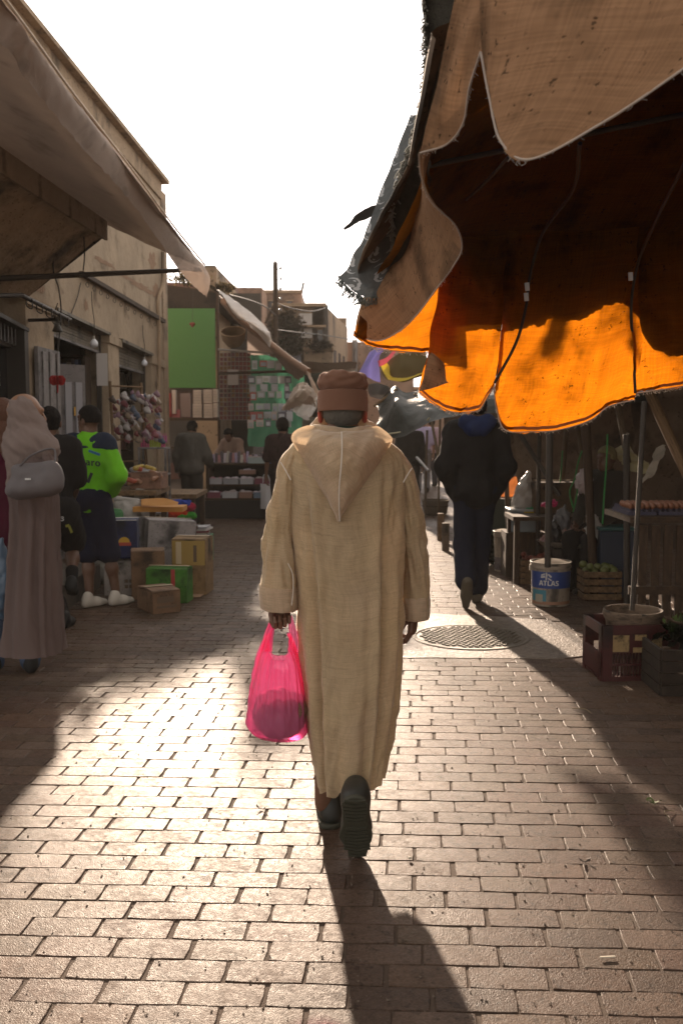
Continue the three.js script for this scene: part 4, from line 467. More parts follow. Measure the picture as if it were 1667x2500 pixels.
{
  const P = (x, y, D = SD) => at(x, y, D);
  const st = thing('market_stall', 'dark covered stall with flat roof and posts beside the end of the shop row', 'stall');
  const roofSlab = (y0, y1, x0, x1) => { const a = P(x0, y0, 20.4), b = P(x1, y1, 20.4); return hexa([V(a.x, a.y - 0.16, -26), V(a.x, a.y - 0.16, -20.4), V(b.x, b.y - 0.16, -20.4), V(b.x, b.y - 0.16, -26), V(a.x, a.y, -26), V(a.x, a.y, -20.4), V(b.x, b.y, -20.4), V(b.x, b.y, -26)]); };
  part('roof', [roofSlab(694, 714, 398, 545)], WOOD_DK, st);
  part('fascia', [(() => { const a = P(398, 700, 20), b = P(533, 716, 20), c = P(533, 760, 20), d = P(398, 757, 20); const k = (p, z) => V(p.x, p.y, z); return hexa([k(d, -20.06), k(d, -19.98), k(c, -19.98), k(c, -20.06), k(a, -20.06), k(a, -19.98), k(b, -19.98), k(b, -20.06)].map(v => v)); })()], M(0.05, 0.038, 0.03, 0.9, { map: withRep(grimeTex, 0.8) }), st);
  for (const [x, D] of [[531, 19.9], [700, 16.9]]) part('post', [floorBox(x - 3, x + 3, x < 600 ? 716 : 930, D, 0.05)], WOOD_DK, st);
  part('back_wall', [quadBox(330, 716, 640, 1130, 25.5, 0.1)], M(0.07, 0.06, 0.05, 0.9), st);  // back and side wall coloured dark to stand in for recess shade
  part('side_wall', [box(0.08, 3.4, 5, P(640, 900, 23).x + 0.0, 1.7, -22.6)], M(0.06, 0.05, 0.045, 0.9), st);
  part('cross_pole', [rod(P(533, 853, 16.4), P(672, 863, 16.4), 0.018)], M(0.4, 0.38, 0.35, 0.6), st); part('cross_pole', [rod(P(533, 912, 16.3), P(752, 905, 16.3), 0.022)], WOOD_DK, st);
  finish(st);
  solo('green_board', 'plain green painted board hung on the front of the covered stall', 'board', [quadBox(392, 753, 527, 947, 19.9, 0.03)], M(0.052, 0.185, 0.045, 0.6, { bumpMap: withRep(plasterBump, 0.6), bumpScale: 0.01 }));
  { const p = P(470, 793, 19.6), t = thing('heart_charm', 'small red heart-shaped charm hanging before the green board', 'decoration'); part('charm', blob([[V(p.x - 0.022, p.y + 0.015, p.z), V(p.x, p.y - 0.035, p.z), 0.034, 0.012], [V(p.x + 0.022, p.y + 0.015, p.z), V(p.x, p.y - 0.035, p.z), 0.034, 0.012]], 0.008, 0.02), M(0.16, 0.03, 0.02, 0.7), t); part('string', [rod(V(p.x, p.y + 0.03, p.z), V(p.x, p.y + 0.75, p.z - 0.15), 0.004)], METAL_DK, t); finish(t); }
  bush('roof_weed', 'dry yellow-green weeds growing on the stall roof by the wall', P(462, 683, 21), V(0.6, 0.16, 0.4), 460, 0.09, 21, LEAF_DRY); bush('roof_weed', 'paler dry weeds trailing over the stall roof\'s right end', P(545, 706, 21), V(0.35, 0.12, 0.3), 260, 0.09, 22, LEAF_DRY);
  { const p = P(570, 818, 17.5), t = thing('straw_basket', 'large round straw basket hanging in the dark of the covered stall', 'basket'); part('bowl', lathe([[0.02, -0.2], [0.13, -0.18], [0.2, -0.08], [0.22, 0.06], [0.2, 0.07], [0.18, -0.05], [0.12, -0.15]], 0, 0, 0).rotateX(0.5).translate(p.x, p.y, p.z), M(0.28, 0.21, 0.13, 0.9, { bumpMap: withRep(clothBump, 3), bumpScale: 0.01 }), t); part('rim', new THREE.TorusGeometry(0.21, 0.014, 8, 30).rotateX(Math.PI / 2 + 0.5).translate(p.x, p.y + 0.055, p.z + 0.03), M(0.3, 0.22, 0.14, 0.9), t); part('hook', [rod(V(p.x, p.y + 0.2, p.z), V(p.x, p.y + 0.6, p.z), 0.006)], METAL_DK, t); finish(t); }
  const WHITETARP = M(0.62, 0.58, 0.55, 0.7, { transmission: 0.25, bumpMap: withRep(plasterBump, 0.8), bumpScale: 0.02 }), BROWNTARP = M(0.26, 0.15, 0.09, 0.8, { transmission: 0.25, bumpMap: withRep(clothBump, 3), bumpScale: 0.002 });
  const wt = thing('white_tarpaulin', 'white tarpaulin sagging from the stall roof down to the sloping beam', 'tarpaulin');
  part('sheet', sheet([[P(530, 706, 16.8), P(580, 738, 16), P(632, 780, 15.4), P(660, 812, 15)], [P(538, 716, 16.4), P(572, 758, 15.7), P(620, 795, 15.2), P(661, 826, 14.9)], [P(545, 722, 16.4), P(575, 772, 15.9), P(612, 790, 15.5), P(655, 845, 15.2)]], 36, 20, 0.025, 3, 5), WHITETARP, wt);
  part('torn_flap', sheet([[P(607, 792, 15.3), P(640, 800, 15.2), P(659, 812, 15)], [P(612, 800, 15.3), P(642, 822, 15.2), P(662, 830, 15)], [P(625, 800, 15.4), P(648, 836, 15.2), P(661, 850, 15)]], 14, 12, 0.02, 6, 9), WHITETARP, wt); finish(wt);
  const bt = thing('brown_awning', 'brown stall awning with a rolled sloping edge beside the hanging packs', 'awning');
  part('rolled_edge', tube([P(545, 735, 16.3), P(580, 775, 15.9), P(650, 832, 15.3), P(710, 880, 14.9), P(753, 908, 14.6)], 0.055, 50, 10), BROWNTARP, bt); part('tarpaulin', sheet([[P(640, 822, 15.4), P(690, 862, 15), P(752, 907, 14.6)], [P(665, 860, 15.6), P(700, 890, 15.3), P(745, 915, 14.9)], [P(698, 905, 16), P(715, 918, 15.7), P(730, 928, 15.4)]], 24, 16, 0.02, 4, 3), BROWNTARP, bt); part('roof_sheet', sheet([[P(545, 735, 16.3), P(650, 832, 15.3), P(753, 908, 14.6)], [P(535, 720, 19), P(640, 815, 19), P(752, 900, 19)]], 20, 10, 0.03, 2, 7), BROWNTARP, bt); finish(bt);
  solo('pale_backcloth', 'pale cloth panel stretched above the hanging packs', 'cloth', [sheet([[P(604, 795, 17), P(640, 830, 17), P(672, 862, 17)], [P(604, 868, 17), P(640, 866, 17), P(674, 864, 17)]], 10, 8, 0.02, 4, 2)], M(0.5, 0.42, 0.38, 0.85, { transmission: 0.3 }));
  solo('green_tarpaulin', 'translucent green tarpaulin glowing behind the hanging packs', 'tarpaulin', [sheet([[P(608, 862, 18.5), P(660, 870, 18.4), P(745, 900, 18)], [P(606, 960, 18.6), P(662, 965, 18.5), P(742, 970, 18.2)], [P(606, 1090, 18.6), P(660, 1090, 18.5), P(735, 1075, 18.2)]], 30, 30, 0.03, 3, 4)], M(0.06, 0.24, 0.15, 0.8, { transmission: 0.35 }));
  { const t = thing('crumpled_cloth', 'bundle of crumpled beige and white cloth in the sun left of the brown cap', 'cloth'); part('beige_fold', sheet([[P(700, 985, 14.6), P(722, 940, 14.4), P(748, 935, 14.3), P(776, 968, 14.2)], [P(690, 1000, 14.4), P(724, 968, 14), P(752, 955, 14), P(774, 985, 14.1)], [P(708, 1000, 14.5), P(735, 990, 14.2), P(758, 985, 14.1), P(770, 1000, 14.1)]], 30, 24, 0.05, 7, 3), M(0.5, 0.4, 0.32, 0.9, { transmission: 0.3 }), t); part('white_fold', sheet([[P(712, 1000, 14.3), P(740, 985, 14.2), P(775, 965, 14.1)], [P(728, 1015, 14.3), P(748, 1010, 14.2), P(772, 990, 14.1)], [P(750, 1026, 14.3), P(756, 1022, 14.2), P(765, 1010, 14.1)]], 18, 14, 0.03, 8, 6), M(0.75, 0.72, 0.68, 0.9, { transmission: 0.4 }), t); part('hanging_end', sheet([[P(748, 906, 14.5), P(756, 910, 14.5)], [P(760, 940, 14.4), P(776, 950, 14.3)], [P(768, 972, 14.3), P(778, 968, 14.3)]], 8, 16, 0.015, 8, 2), M(0.42, 0.32, 0.25, 0.9, { transmission: 0.3 }), t); finish(t); }
  // display panel with a grid of small red packs
  { const r = rng(31), t = thing('display_rack', 'wire grid panel hung with rows of small red and brown packs', 'rack'); const gr = []; for (let i = 0; i <= 8; i++) gr.push(rod(P(536 + i * 9.5, 860, 16.75), P(536 + i * 9.5, 1026, 16.75), 0.004, 0.004, 5)); for (let j = 0; j <= 15; j++) gr.push(rod(P(536, 860 + j * 11, 16.75), P(612, 860 + j * 11, 16.75), 0.004, 0.004, 5)); part('wire_grid', gr, M(0.3, 0.27, 0.24, 0.6), t); const ms = [[0.17, 0.035, 0.025], [0.13, 0.03, 0.03], [0.2, 0.09, 0.02], [0.09, 0.05, 0.035]].map(c => M(c[0], c[1], c[2], 0.55)); for (let i = 0; i < 8; i++) for (let j = 0; j < 15; j++) part('pack', [quadBox(537.5 + i * 9.5, 862 + j * 11, 544.6 + i * 9.5, 870.5 + j * 11, 16.8 + rnd(0, 0.06, r), 0.03)], ms[Math.floor(r() * (j > 6 && j < 10 ? 4 : 2.6))], t); part('price_card', [quadBox(556, 902, 582, 940, 16.7, 0.01)], M(0.45, 0.4, 0.36, 0.8), t); finish(t); }
  // white cartons below the green board
  { const r = rng(8), t = thing('wall_shelf', 'dark shelf under the green board holding white cartons', 'shelf'); part('board', [quadBox(396, 1021, 532, 1027, 19.6, 0.35)], WOOD_DK, t); part('back', [quadBox(396, 947, 532, 1024, 20.2, 0.03)], M(0.12, 0.08, 0.07, 0.9), t); part('board', [quadBox(396, 1090, 440, 1095, 19.6, 0.35)], WOOD_DK, t); finish(t);
    const wm = M(0.62, 0.58, 0.56, 0.75, { map: cardTex }), lm = M(0.3, 0.28, 0.28, 0.7); const spots = [[471, 985, 493, 1019], [472, 952, 492, 984], [498, 986, 520, 1020], [497, 951, 518, 984], [521, 984, 531, 1018], [520, 950, 531, 982]];
    spots.forEach(([a, b, c, d], k) => { const u = thing('white_carton', ['white carton at bottom left of the stack under the green board', 'white carton at top left of the stack under the green board', 'white carton at bottom middle of the stack under the green board', 'white carton at top middle of the stack under the green board', 'narrow white carton at bottom right under the green board', 'narrow white carton at top right under the green board'][k], 'carton', 'white cartons under the green board'); part('box', [quadBox(a, b, c, d, 19.62, 0.22)], wm, u); const ln = []; for (let i = 1; i < 5; i++) ln.push(quadBox(a + 0.5, b + (d - b) * i / 5 - 0.5, c - 0.5, b + (d - b) * i / 5 + 0.5, 19.612, 0.006)); part('printed_line', ln, lm, u); finish(u); });
    [[398, 955, 410, 1018, 0.55, 0.5, 0.5], [412, 960, 418, 1018, 0.3, 0.05, 0.05], [420, 952, 430, 1010, 0.5, 0.46, 0.44], [396, 1000, 440, 1019, 0.3, 0.1, 0.12], [440, 960, 466, 1018, 0.2, 0.16, 0.16]].forEach(([a, b, c, d, x, y, z], k) => solo('upright_box', ['narrow pale box at the left end of the stall shelf', 'thin red box between pale boxes on the stall shelf', 'tall pale box left of the white cartons', 'low reddish box lying at the front of the stall shelf', 'dull grey box next to the white cartons'][k], 'box', [quadBox(a, b, c, d, 19.65 + k * 0.04, 0.14)], M(x, y, z, 0.7))); }
  // blister packs hanging in rows
  { const r = rng(77), cols = [[0.6, 0.62, 0.66], [0.5, 0.52, 0.58], [0.42, 0.44, 0.42], [0.62, 0.5, 0.46], [0.15, 0.14, 0.18], [0.5, 0.6, 0.5], [0.5, 0.12, 0.1]].map(c => M(c[0], c[1], c[2], 0.35, { transmission: 0.1 }));
    const rows = [[622, 880, 700, 5], [614, 918, 704, 6], [616, 938, 700, 4], [618, 955, 704, 5], [614, 985, 708, 6], [618, 1005, 705, 6], [612, 1025, 700, 5]]; let k = 0;
    rows.forEach(([x0, y, x1, n], j) => { for (let i = 0; i < n; i++) { const px = lerp(x0, x1, i / (n - 1)) + rnd(-2, 2, r), w = rnd(13, 21, r), h = rnd(15, 24, r), D = 16 + rnd(0, 0.5, r); const t = thing('hanging_pack', `${['leftmost', 'second', 'third', 'fourth', 'fifth', 'sixth'][i]} small pack hanging in ${['the top', 'the second', 'the third', 'the fourth', 'the fifth', 'the sixth', 'the lowest'][j]} row over the far counter`, 'pack', 'packs hanging over the far counter'); part('card', [quadBox(px - w / 2, y, px + w / 2, y + h, D, 0.012)], cols[Math.floor(r() * 7)], t); part('blister', [quadBox(px - w / 3, y + h * 0.3, px + w / 3, y + h * 0.85, D - 0.02, 0.03)], cols[Math.floor(r() * 3)], t); part('hook', [rod(P(px, y, D), P(px, y - 6, D), 0.004, 0.004, 5)], METAL_DK, t); finish(t); } }); }
  // stepped counter with crates and small goods
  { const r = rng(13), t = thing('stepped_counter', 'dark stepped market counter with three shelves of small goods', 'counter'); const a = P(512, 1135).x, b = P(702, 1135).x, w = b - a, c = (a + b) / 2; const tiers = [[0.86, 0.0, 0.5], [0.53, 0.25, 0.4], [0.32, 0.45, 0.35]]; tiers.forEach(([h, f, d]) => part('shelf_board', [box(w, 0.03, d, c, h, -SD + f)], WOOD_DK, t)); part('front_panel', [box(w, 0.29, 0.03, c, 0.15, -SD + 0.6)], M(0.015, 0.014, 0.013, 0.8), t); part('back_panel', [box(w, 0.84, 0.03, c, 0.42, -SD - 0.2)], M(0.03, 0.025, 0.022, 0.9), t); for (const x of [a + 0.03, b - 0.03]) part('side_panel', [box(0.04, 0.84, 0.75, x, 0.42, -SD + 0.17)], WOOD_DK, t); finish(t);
    const cm = [[0.35, 0.42, 0.42], [0.03, 0.07, 0.25], [0.3, 0.3, 0.32], [0.25, 0.14, 0.1], [0.42, 0.42, 0.44], [0.2, 0.05, 0.08], [0.14, 0.2, 0.28]];
    const basket = (x, h, z, bw, bd, bh, ci, label) => { const u = thing('goods_basket', label, 'basket', 'plastic baskets on the stepped counter'); const m = M(cm[ci][0], cm[ci][1], cm[ci][2], 0.5); part('tub', [box(bw, 0.012, bd, x, h + 0.006, z), box(bw, bh, 0.01, x, h + bh / 2, z + bd / 2), box(bw, bh, 0.01, x, h + bh / 2, z - bd / 2), box(0.01, bh, bd, x - bw / 2, h + bh / 2, z), box(0.01, bh, bd, x + bw / 2, h + bh / 2, z)], m, u); part('rim', [box(bw + 0.02, 0.014, 0.02, x, h + bh, z + bd / 2), box(bw + 0.02, 0.014, 0.02, x, h + bh, z - bd / 2)], m, u); const it = []; for (let k = 0; k < 22; k++) it.push(ball(rnd(0.018, 0.04, r), x + (r() - 0.5) * bw * 0.85, h + bh * rnd(0.5, 1.15, r), z + (r() - 0.5) * bd * 0.8, rnd(0.7, 1.6, r), rnd(0.5, 1, r), 1, 7)); part('small_goods', it, M(...[[0.5, 0.45, 0.5], [0.4, 0.2, 0.25], [0.35, 0.3, 0.3]][Math.floor(r() * 3)], 0.5), u).userData.kind = 'stuff'; finish(u); };
    const ord = ['leftmost', 'second', 'third', 'fourth', 'rightmost'];
    [1, 0.2].forEach((_, lvl) => { for (let k = 0; k < 5; k++) basket(a + 0.14 + k * (w - 0.28) / 4, [0.545, 0.335][lvl], -SD + [0.28, 0.48][lvl], 0.2 + 0.03 * (k % 2), 0.2, 0.085, [4, 2, 4, 5, 6, 5, 4, 3, 6, 2][lvl * 5 + k], `${ord[k]} plastic basket on the ${['middle', 'lowest'][lvl]} shelf of the far counter`); });
    basket(a + w * 0.62, 0.875, -SD + 0.1, 0.28, 0.22, 0.09, 0, 'pale green plastic basket on the top of the far counter'); basket(a + w * 0.87, 0.875, -SD + 0.1, 0.28, 0.22, 0.09, 1, 'blue plastic basket on the top of the far counter'); basket(a + w * 0.5, 0.7, -SD + 0.2, 0.26, 0.1, 0.06, 3, 'flat brown basket between the upper shelves of the far counter');
    const bm = [[0.62, 0.55, 0.62], [0.45, 0.38, 0.55], [0.6, 0.56, 0.5], [0.12, 0.1, 0.12], [0.5, 0.25, 0.25]].map(q => M(q[0], q[1], q[2], 0.45)); for (let k = 0; k < 26; k++) { const x = a + 0.06 + k * (w - 0.12) / 25, h = rnd(0.12, 0.19, r); const m = solo('upright_packet', 'thin pale packet standing in the row along the far counter top', 'packet', [box(0.03 + 0.012 * r(), h, 0.1, x, 0.878 + h / 2, -SD - 0.08, 0, 0, rnd(-0.12, 0.12, r))], bm[Math.floor(r() * 5)], 'packets along the counter top'); } }
  { const p = P(650, 1165, 16), t = thing('tote_bag', 'plain white cloth bag hanging at the end of the far counter', 'bag'); const g = P(636, 1180, 15.85), h = P(667, 1242, 15.85); part('bag_body', sheet([[V(g.x, g.y, g.z), V((g.x + h.x) / 2, g.y - 0.01, g.z + 0.03), V(h.x, g.y, g.z)], [V(g.x, h.y, g.z), V((g.x + h.x) / 2, h.y, g.z + 0.06), V(h.x, h.y, g.z)]], 10, 10, 0.008, 8, 2), M(0.55, 0.55, 0.57, 0.85), t); part('strap', tube([V(g.x + 0.04, g.y, g.z), V(p.x - 0.02, g.y + 0.14, g.z), V(p.x + 0.03, g.y + 0.14, g.z), V(h.x - 0.04, g.y, g.z)], 0.008, 20, 5), M(0.55, 0.55, 0.57, 0.85), t); finish(t); }
}
// ---------- goods stacked along the shops ----------
function carton(label, px, py, D, w, h, d, yaw, col, o = {}) {   // standing at the ground point under px, turned by yaw
  const t = thing('cardboard_box', label, 'box', o.group), m = M(col[0], col[1], col[2], 0.85, { map: withRep(grimeTex, 1.3) }), p = at(px, py, D), y = o.y ?? 0; const G = g => g.rotateZ(o.tilt ?? 0).rotateY(yaw).translate(p.x, y, p.z);
  part('carton', G(box(w, h, d, 0, h / 2, 0, 0, 0, 0, 0.004)), m, t);
  for (const s of [-1, 1]) part('flap', G(box(w * 0.98, 0.004, d * 0.49, 0, 0, 0).translate(0, 0, -s * d * 0.245).rotateX(s * (o.open ?? 0.06)).translate(0, h + 0.004, s * d / 2)), o.flap ?? m, t);
  if (o.tape !== false) part('tape', G(box(w * 1.004, 0.001, 0.045, 0, h + 0.0085 + (o.open ? 0 : 0.014), 0)), M(0.5, 0.4, 0.28, 0.25), t);
  if (o.print) o.print((g, mm, n = 'print') => part(n, G(g), mm, t), w, h, d);
  return finish(t);
}
{
  const KRAFT = [0.24, 0.145, 0.085], BLU = M(0.02, 0.045, 0.16, 0.6), PR = M(0.12, 0.08, 0.05, 0.8);
  carton('low brown cardboard box in front of all the other boxes', 388, 1480, 8.15, 0.24, 0.18, 0.36, 0.55, KRAFT, { print: (a, w, h, d) => { a(box(w * 0.6, 0.05, 0.002, -0.01, h * 0.62, d / 2 + 0.0012), PR); a(box(w * 0.7, 0.02, 0.002, 0, h * 0.3, d / 2 + 0.0012), PR); a(box(0.002, h * 0.5, d * 0.5, w / 2 + 0.0012, h / 2, 0), PR); } });
  carton('tall plain brown cardboard box left of the white tilted box', 362, 1400, 8.75, 0.29, 0.42, 0.24, 0.2, KRAFT, { open: 0.15 });
  carton('bright green box with a red ribbon stripe lying behind the low brown box', 415, 1450, 8.55, 0.36, 0.29, 0.2, -0.12, [0.06, 0.24, 0.025], { print: (a, w, h, d) => a(box(0.035, h * 1.004, d * 1.01, 0.06, h / 2, 0), M(0.3, 0.02, 0.02, 0.5), 'ribbon') });
  carton('yellow and brown cardboard box at the right end of the pile', 472, 1440, 9.0, 0.31, 0.5, 0.3, -0.1, [0.33, 0.22, 0.11], { print: (a, w, h, d) => { a(box(w * 0.96, h * 0.44, 0.002, 0, h * 0.76, d / 2 + 0.0012), M(0.32, 0.21, 0.05, 0.6)); a(box(0.03, h * 0.3, 0.002, 0.06, h * 0.75, d / 2 + 0.0032), PR); a(box(0.05, h * 0.4, 0.002, -0.09, h * 0.76, d / 2 + 0.0032), M(0.5, 0.4, 0.25, 0.6)); a(box(w * 0.9, 0.004, 0.16, 0, 0.012, d / 2 + 0.09), M(0.3, 0.19, 0.115, 0.85), 'torn_flap'); } });
  carton('big white cardboard box with a blue oval mark leaning back', 400, 1400, 9.45, 0.46, 0.6, 0.36, 0.45, [0.42, 0.41, 0.45], { tilt: -0.08, y: 0.02, print: (a, w, h, d) => { a(new THREE.CylinderGeometry(0.11, 0.11, 0.003, 30).rotateZ(Math.PI / 2).scale(1, 1.35, 0.6).translate(w / 2 + 0.002, h * 0.5, 0), BLU, 'logo'); a(box(0.003, 0.25, 0.02, w / 2 + 0.002, h * 0.48, -0.12), BLU); a(new THREE.TorusGeometry(0.05, 0.01, 6, 20).rotateY(Math.PI / 2).scale(1, 1.3, 0.7).translate(w / 2 + 0.005, h * 0.5, 0), M(0.55, 0.55, 0.6, 0.6), 'logo'); a(box(0.003, 0.1, 0.08, w / 2 + 0.002, h * 0.85, 0.02), BLU); } });
  carton('white printed cardboard box under the dark blue box', 297, 1430, 8.95, 0.27, 0.3, 0.26, 0.1, [0.42, 0.4, 0.4], { print: (a, w, h, d) => { for (let k = 0; k < 4; k++) a(box(0.03, 0.03, 0.002, 0.06 + 0.04 * (k % 2), 0.08 + 0.05 * (k / 2 | 0), d / 2 + 0.0012), PR); } });
  carton('dark blue box with a yellow and red emblem and white open flaps', 300, 1370, 8.95, 0.29, 0.34, 0.26, 0.12, [0.012, 0.025, 0.12], { y: 0.335, open: -0.75, tape: false, flap: M(0.68, 0.66, 0.64, 0.8), print: (a, w, h, d) => { a(new THREE.CircleGeometry(0.05, 20, 0, Math.PI).translate(0.03, h * 0.42, d / 2 + 0.002), M(0.55, 0.32, 0.03, 0.6), 'emblem'); a(box(0.12, 0.03, 0.002, 0.03, h * 0.38, d / 2 + 0.0015), M(0.4, 0.05, 0.03, 0.6), 'emblem'); } });
  // sacks
  const sack = (label, px, py, D, w, h, d, col, y, band) => { const p = at(px, py, D), t = thing('filled_sack', label, 'sack'); const m = M(col[0], col[1], col[2], 0.5, { bumpMap: withRep(clothBump, 4), bumpScale: 0.003 }); part('sack_body', blob([[V(p.x, y + h * 0.42, p.z), [w * 0.5, h * 0.46, d * 0.5]], [V(p.x, y + h * 0.15, p.z), [w * 0.48, h * 0.2, d * 0.5]], [V(p.x - w * 0.25, y + h * 0.85, p.z), V(p.x + w * 0.25, y + h * 0.85, p.z), 0.04, 0.04]], 0.014, 0.06, (x, yy, z, q) => Math.max(q - 0.012 * sn(x * 9, yy * 9, z * 9 + px) - 0.006 * sn(x * 24, yy * 20, z * 24), y + 0.002 - yy)), m, t); if (band) part('printed_band', blob([[V(p.x, y + h * 0.42, p.z), [w * 0.5 + 0.012, h * 0.46, d * 0.5 + 0.014]]], 0.014, 0.01, (x, yy, z, q) => Math.max(q - 0.012 * sn(x * 9, yy * 9, z * 9 + px), Math.abs(yy - y - h * 0.42) - h * 0.2, Math.abs(x - p.x) - w * 0.3, p.z - z)), M(band[0], band[1], band[2], 0.5), t); part('fold', blob([[V(p.x - w * 0.3, y + h * 0.93, p.z + 0.02), V(p.x + w * 0.3, y + h * 0.9, p.z), 0.03, 0.025]], 0.012, 0.02), m, t); return finish(t); };
  sack('white sack with a blue printed patch beside the boy in green', 312, 1250, 10.1, 0.36, 0.7, 0.3, [0.42, 0.4, 0.38], 0.12, [0.04, 0.06, 0.2]); sack('green printed sack half hidden behind the boy in green', 272, 1260, 9.9, 0.3, 0.6, 0.3, [0.04, 0.2, 0.06], 0.12, [0.5, 0.5, 0.45]); sack('narrow pale sack standing right of the blue-patched sack', 352, 1230, 10.6, 0.2, 0.72, 0.26, [0.36, 0.33, 0.3], 0.15); sack('pale sack slumped low behind the boys', 252, 1300, 9.6, 0.3, 0.5, 0.3, [0.4, 0.38, 0.34], 0.0);
  // trestle table with snacks
  const table = (label, px0, px1, py, D, d) => { const a = at(px0, py, D), b = at(px1, py, D), t = thing('trestle_table', label, 'table'); part('tabletop', [box(b.x - a.x, 0.05, d, (a.x + b.x) / 2, a.y - 0.025, -D)], WOOD_LT, t); for (const x of [a.x + 0.06, b.x - 0.06]) for (const z of [-D - d * 0.42, -D + d * 0.42]) part('leg', [box(0.06, a.y - 0.05, 0.05, x, (a.y - 0.05) / 2, z)], WOOD_DK, t); finish(t); return a.y; };
  const r = rng(19), ty = table('wooden table of packaged snacks beside the boy in green', 232, 400, 1192, 10.8, 0.8), ty2 = table('long low table running back before the man in the grey hoodie', 385, 494, 1200, 12.6, 1.0);
  carton('open pinkish carton of snacks on the table corner', 365, 1190, 10.75, 0.33, 0.17, 0.3, -0.08, [0.33, 0.19, 0.14], { y: ty + 0.005, open: -0.9 });
  const sc = [[0.3, 0.06, 0.03], [0.05, 0.1, 0.3], [0.4, 0.28, 0.05], [0.35, 0.35, 0.38], [0.15, 0.05, 0.04], [0.05, 0.2, 0.25], [0.3, 0.16, 0.1]].map(c => M(c[0], c[1], c[2], 0.3)); for (let k = 0; k < 46; k++) { const px = rnd(245, 392, r), lay = r(), p = at(px, 1180, 10.8 + rnd(-0.3, 0.35, r)); const m = solo('snack_packet', 'shiny coloured snack packet heaped on the wooden table', 'packet', [blob([[V(p.x - 0.05, ty, p.z), V(p.x + 0.05, ty, p.z), 0.028, 0.028]], 0.014, 0.01, (x, y, z, d) => d - 0.006 * sn(x * 30, y * 30, z * 30 + k)).translate(-p.x, -ty, -p.z).rotateY(r() * 3).rotateZ(rnd(-0.4, 0.4, r)).translate(p.x, ty + 0.03 + lay * (px > 330 ? 0.2 : 0.12), p.z)], sc[Math.floor(r() * 7)], 'snack packets on the table'); }
  // hanging toys and bags in front of the shop
  { const t = thing('display_stand', 'slanting wooden stand hung with small toys before the pillar', 'stand'); const A = at(270, 985, 11.2), B = at(292, 1130, 11), C = at(345, 975, 11.6); part('pole', [rod(V(A.x, 2.0, A.z), V(B.x, 0, B.z + 0.1), 0.018)], WOOD_LT, t); part('pole', [rod(V(C.x, 2.0, C.z), V(C.x + 0.1, 0, C.z), 0.018)], WOOD_LT, t); for (const h of [1.95, 1.65, 1.35, 1.1]) part('cross_bar', [rod(V(A.x, h, A.z), V(C.x + 0.02, h, C.z), 0.01)], WOOD_LT, t); finish(t);
    const tc = [[0.3, 0.27, 0.27], [0.2, 0.05, 0.07], [0.22, 0.13, 0.18], [0.22, 0.17, 0.12], [0.05, 0.07, 0.12], [0.14, 0.03, 0.03], [0.42, 0.4, 0.4], [0.06, 0.04, 0.03]].map(c => M(c[0], c[1], c[2], 0.55)); for (let k = 0; k < 110; k++) { const px = rnd(270, 388, r), py = 968 + (k % 8) * 15 + rnd(-6, 6, r), lean = (py - 968) * 0.12, p = at(px + lean, py, 11.1 + rnd(-0.2, 0.5, r)), s = rnd(0.02, 0.045, r); solo('hanging_toy', `small wrapped toy hanging in the ${py < 1010 ? 'upper' : py < 1050 ? 'middle' : 'lower'} part of the display before the pillar`, 'toy', [blob([[p.clone().add(V(-s * 0.4, s * 0.3, 0)), p.clone().add(V(s * 0.4, -s * 0.4, 0)), s * 0.8, s * 0.6], [p.clone().add(V(0, s * 0.6, 0)), p.clone().add(V(0, s * 1.6, 0)), s * 0.35, s * 0.15]], 0.014, 0.02, (x, y, z, d) => d - 0.008 * sn(x * 25, y * 25, z * 25 + k))], tc[Math.floor(r() * 8)], `toys, ${py < 1010 ? 'upper' : py < 1050 ? 'middle' : 'lower'} part`); } }
  { const p = at(372, 1095, 11.4), t = thing('metal_rack', 'small light metal shelf rack holding bright bottles', 'rack'); const w = 0.3; for (const [x, z] of [[-w / 2, 0], [w / 2, 0], [-w / 2, -0.25], [w / 2, -0.25]]) part('upright', [box(0.025, 1.25, 0.025, p.x + x, 0.625, p.z + z)], METAL_GREY, t); for (const h of [0.5, 0.95, 1.25]) part('shelf_board', [box(w + 0.03, 0.02, 0.28, p.x, h, p.z - 0.125)], METAL_GREY, t); finish(t); const bc = [[0.3, 0.4, 0.02], [0.5, 0.06, 0.2], [0.45, 0.1, 0.3], [0.3, 0.05, 0.05]].map(c => M(c[0], c[1], c[2], 0.3)); for (let k = 0; k < 22; k++) { const x = p.x - w / 2 + 0.02 + (k % 11) * 0.026, z = p.z - 0.05 - (k / 11 | 0) * 0.12, b = thing('small_bottle', k < 11 ? 'small bright bottle in the front row on the metal rack' : 'small bright bottle in the back row on the metal rack', 'bottle', k < 11 ? 'front bottles on the rack' : 'back bottles on the rack'), y = 1.262 + (k > 10 ? 0.05 : 0); part('bottle', [cyl(0.011, 0.011, 0.08, x, y + 0.04, z, 0, 0, 0, 10)], bc[k < 11 ? (k > 3 && k < 9 ? 0 : 1) : 1 + Math.floor(r() * 3)], b); part('cap', [cyl(0.007, 0.006, 0.03, x, y + 0.095, z, 0, 0, 0, 8)], M(0.4, 0.15, 0.2, 0.4), b); finish(b); } }
  // bright clothing bundle, mats and a green crate
  solo('orange_mat', 'stack of orange mats sticking out from under the table', 'mat', [sheet([[at(345, 1218, 10.2), at(400, 1216, 10), at(436, 1226, 9.8)], [at(345, 1232, 9.9), at(395, 1234, 9.8), at(434, 1233, 9.7)]], 16, 6, 0.006, 9, 2), box(0.5, 0.05, 0.3, at(392, 1232, 10.1).x, at(392, 1236, 10.1).y - 0.02, -10.1)], M(0.5, 0.23, 0.05, 0.8));
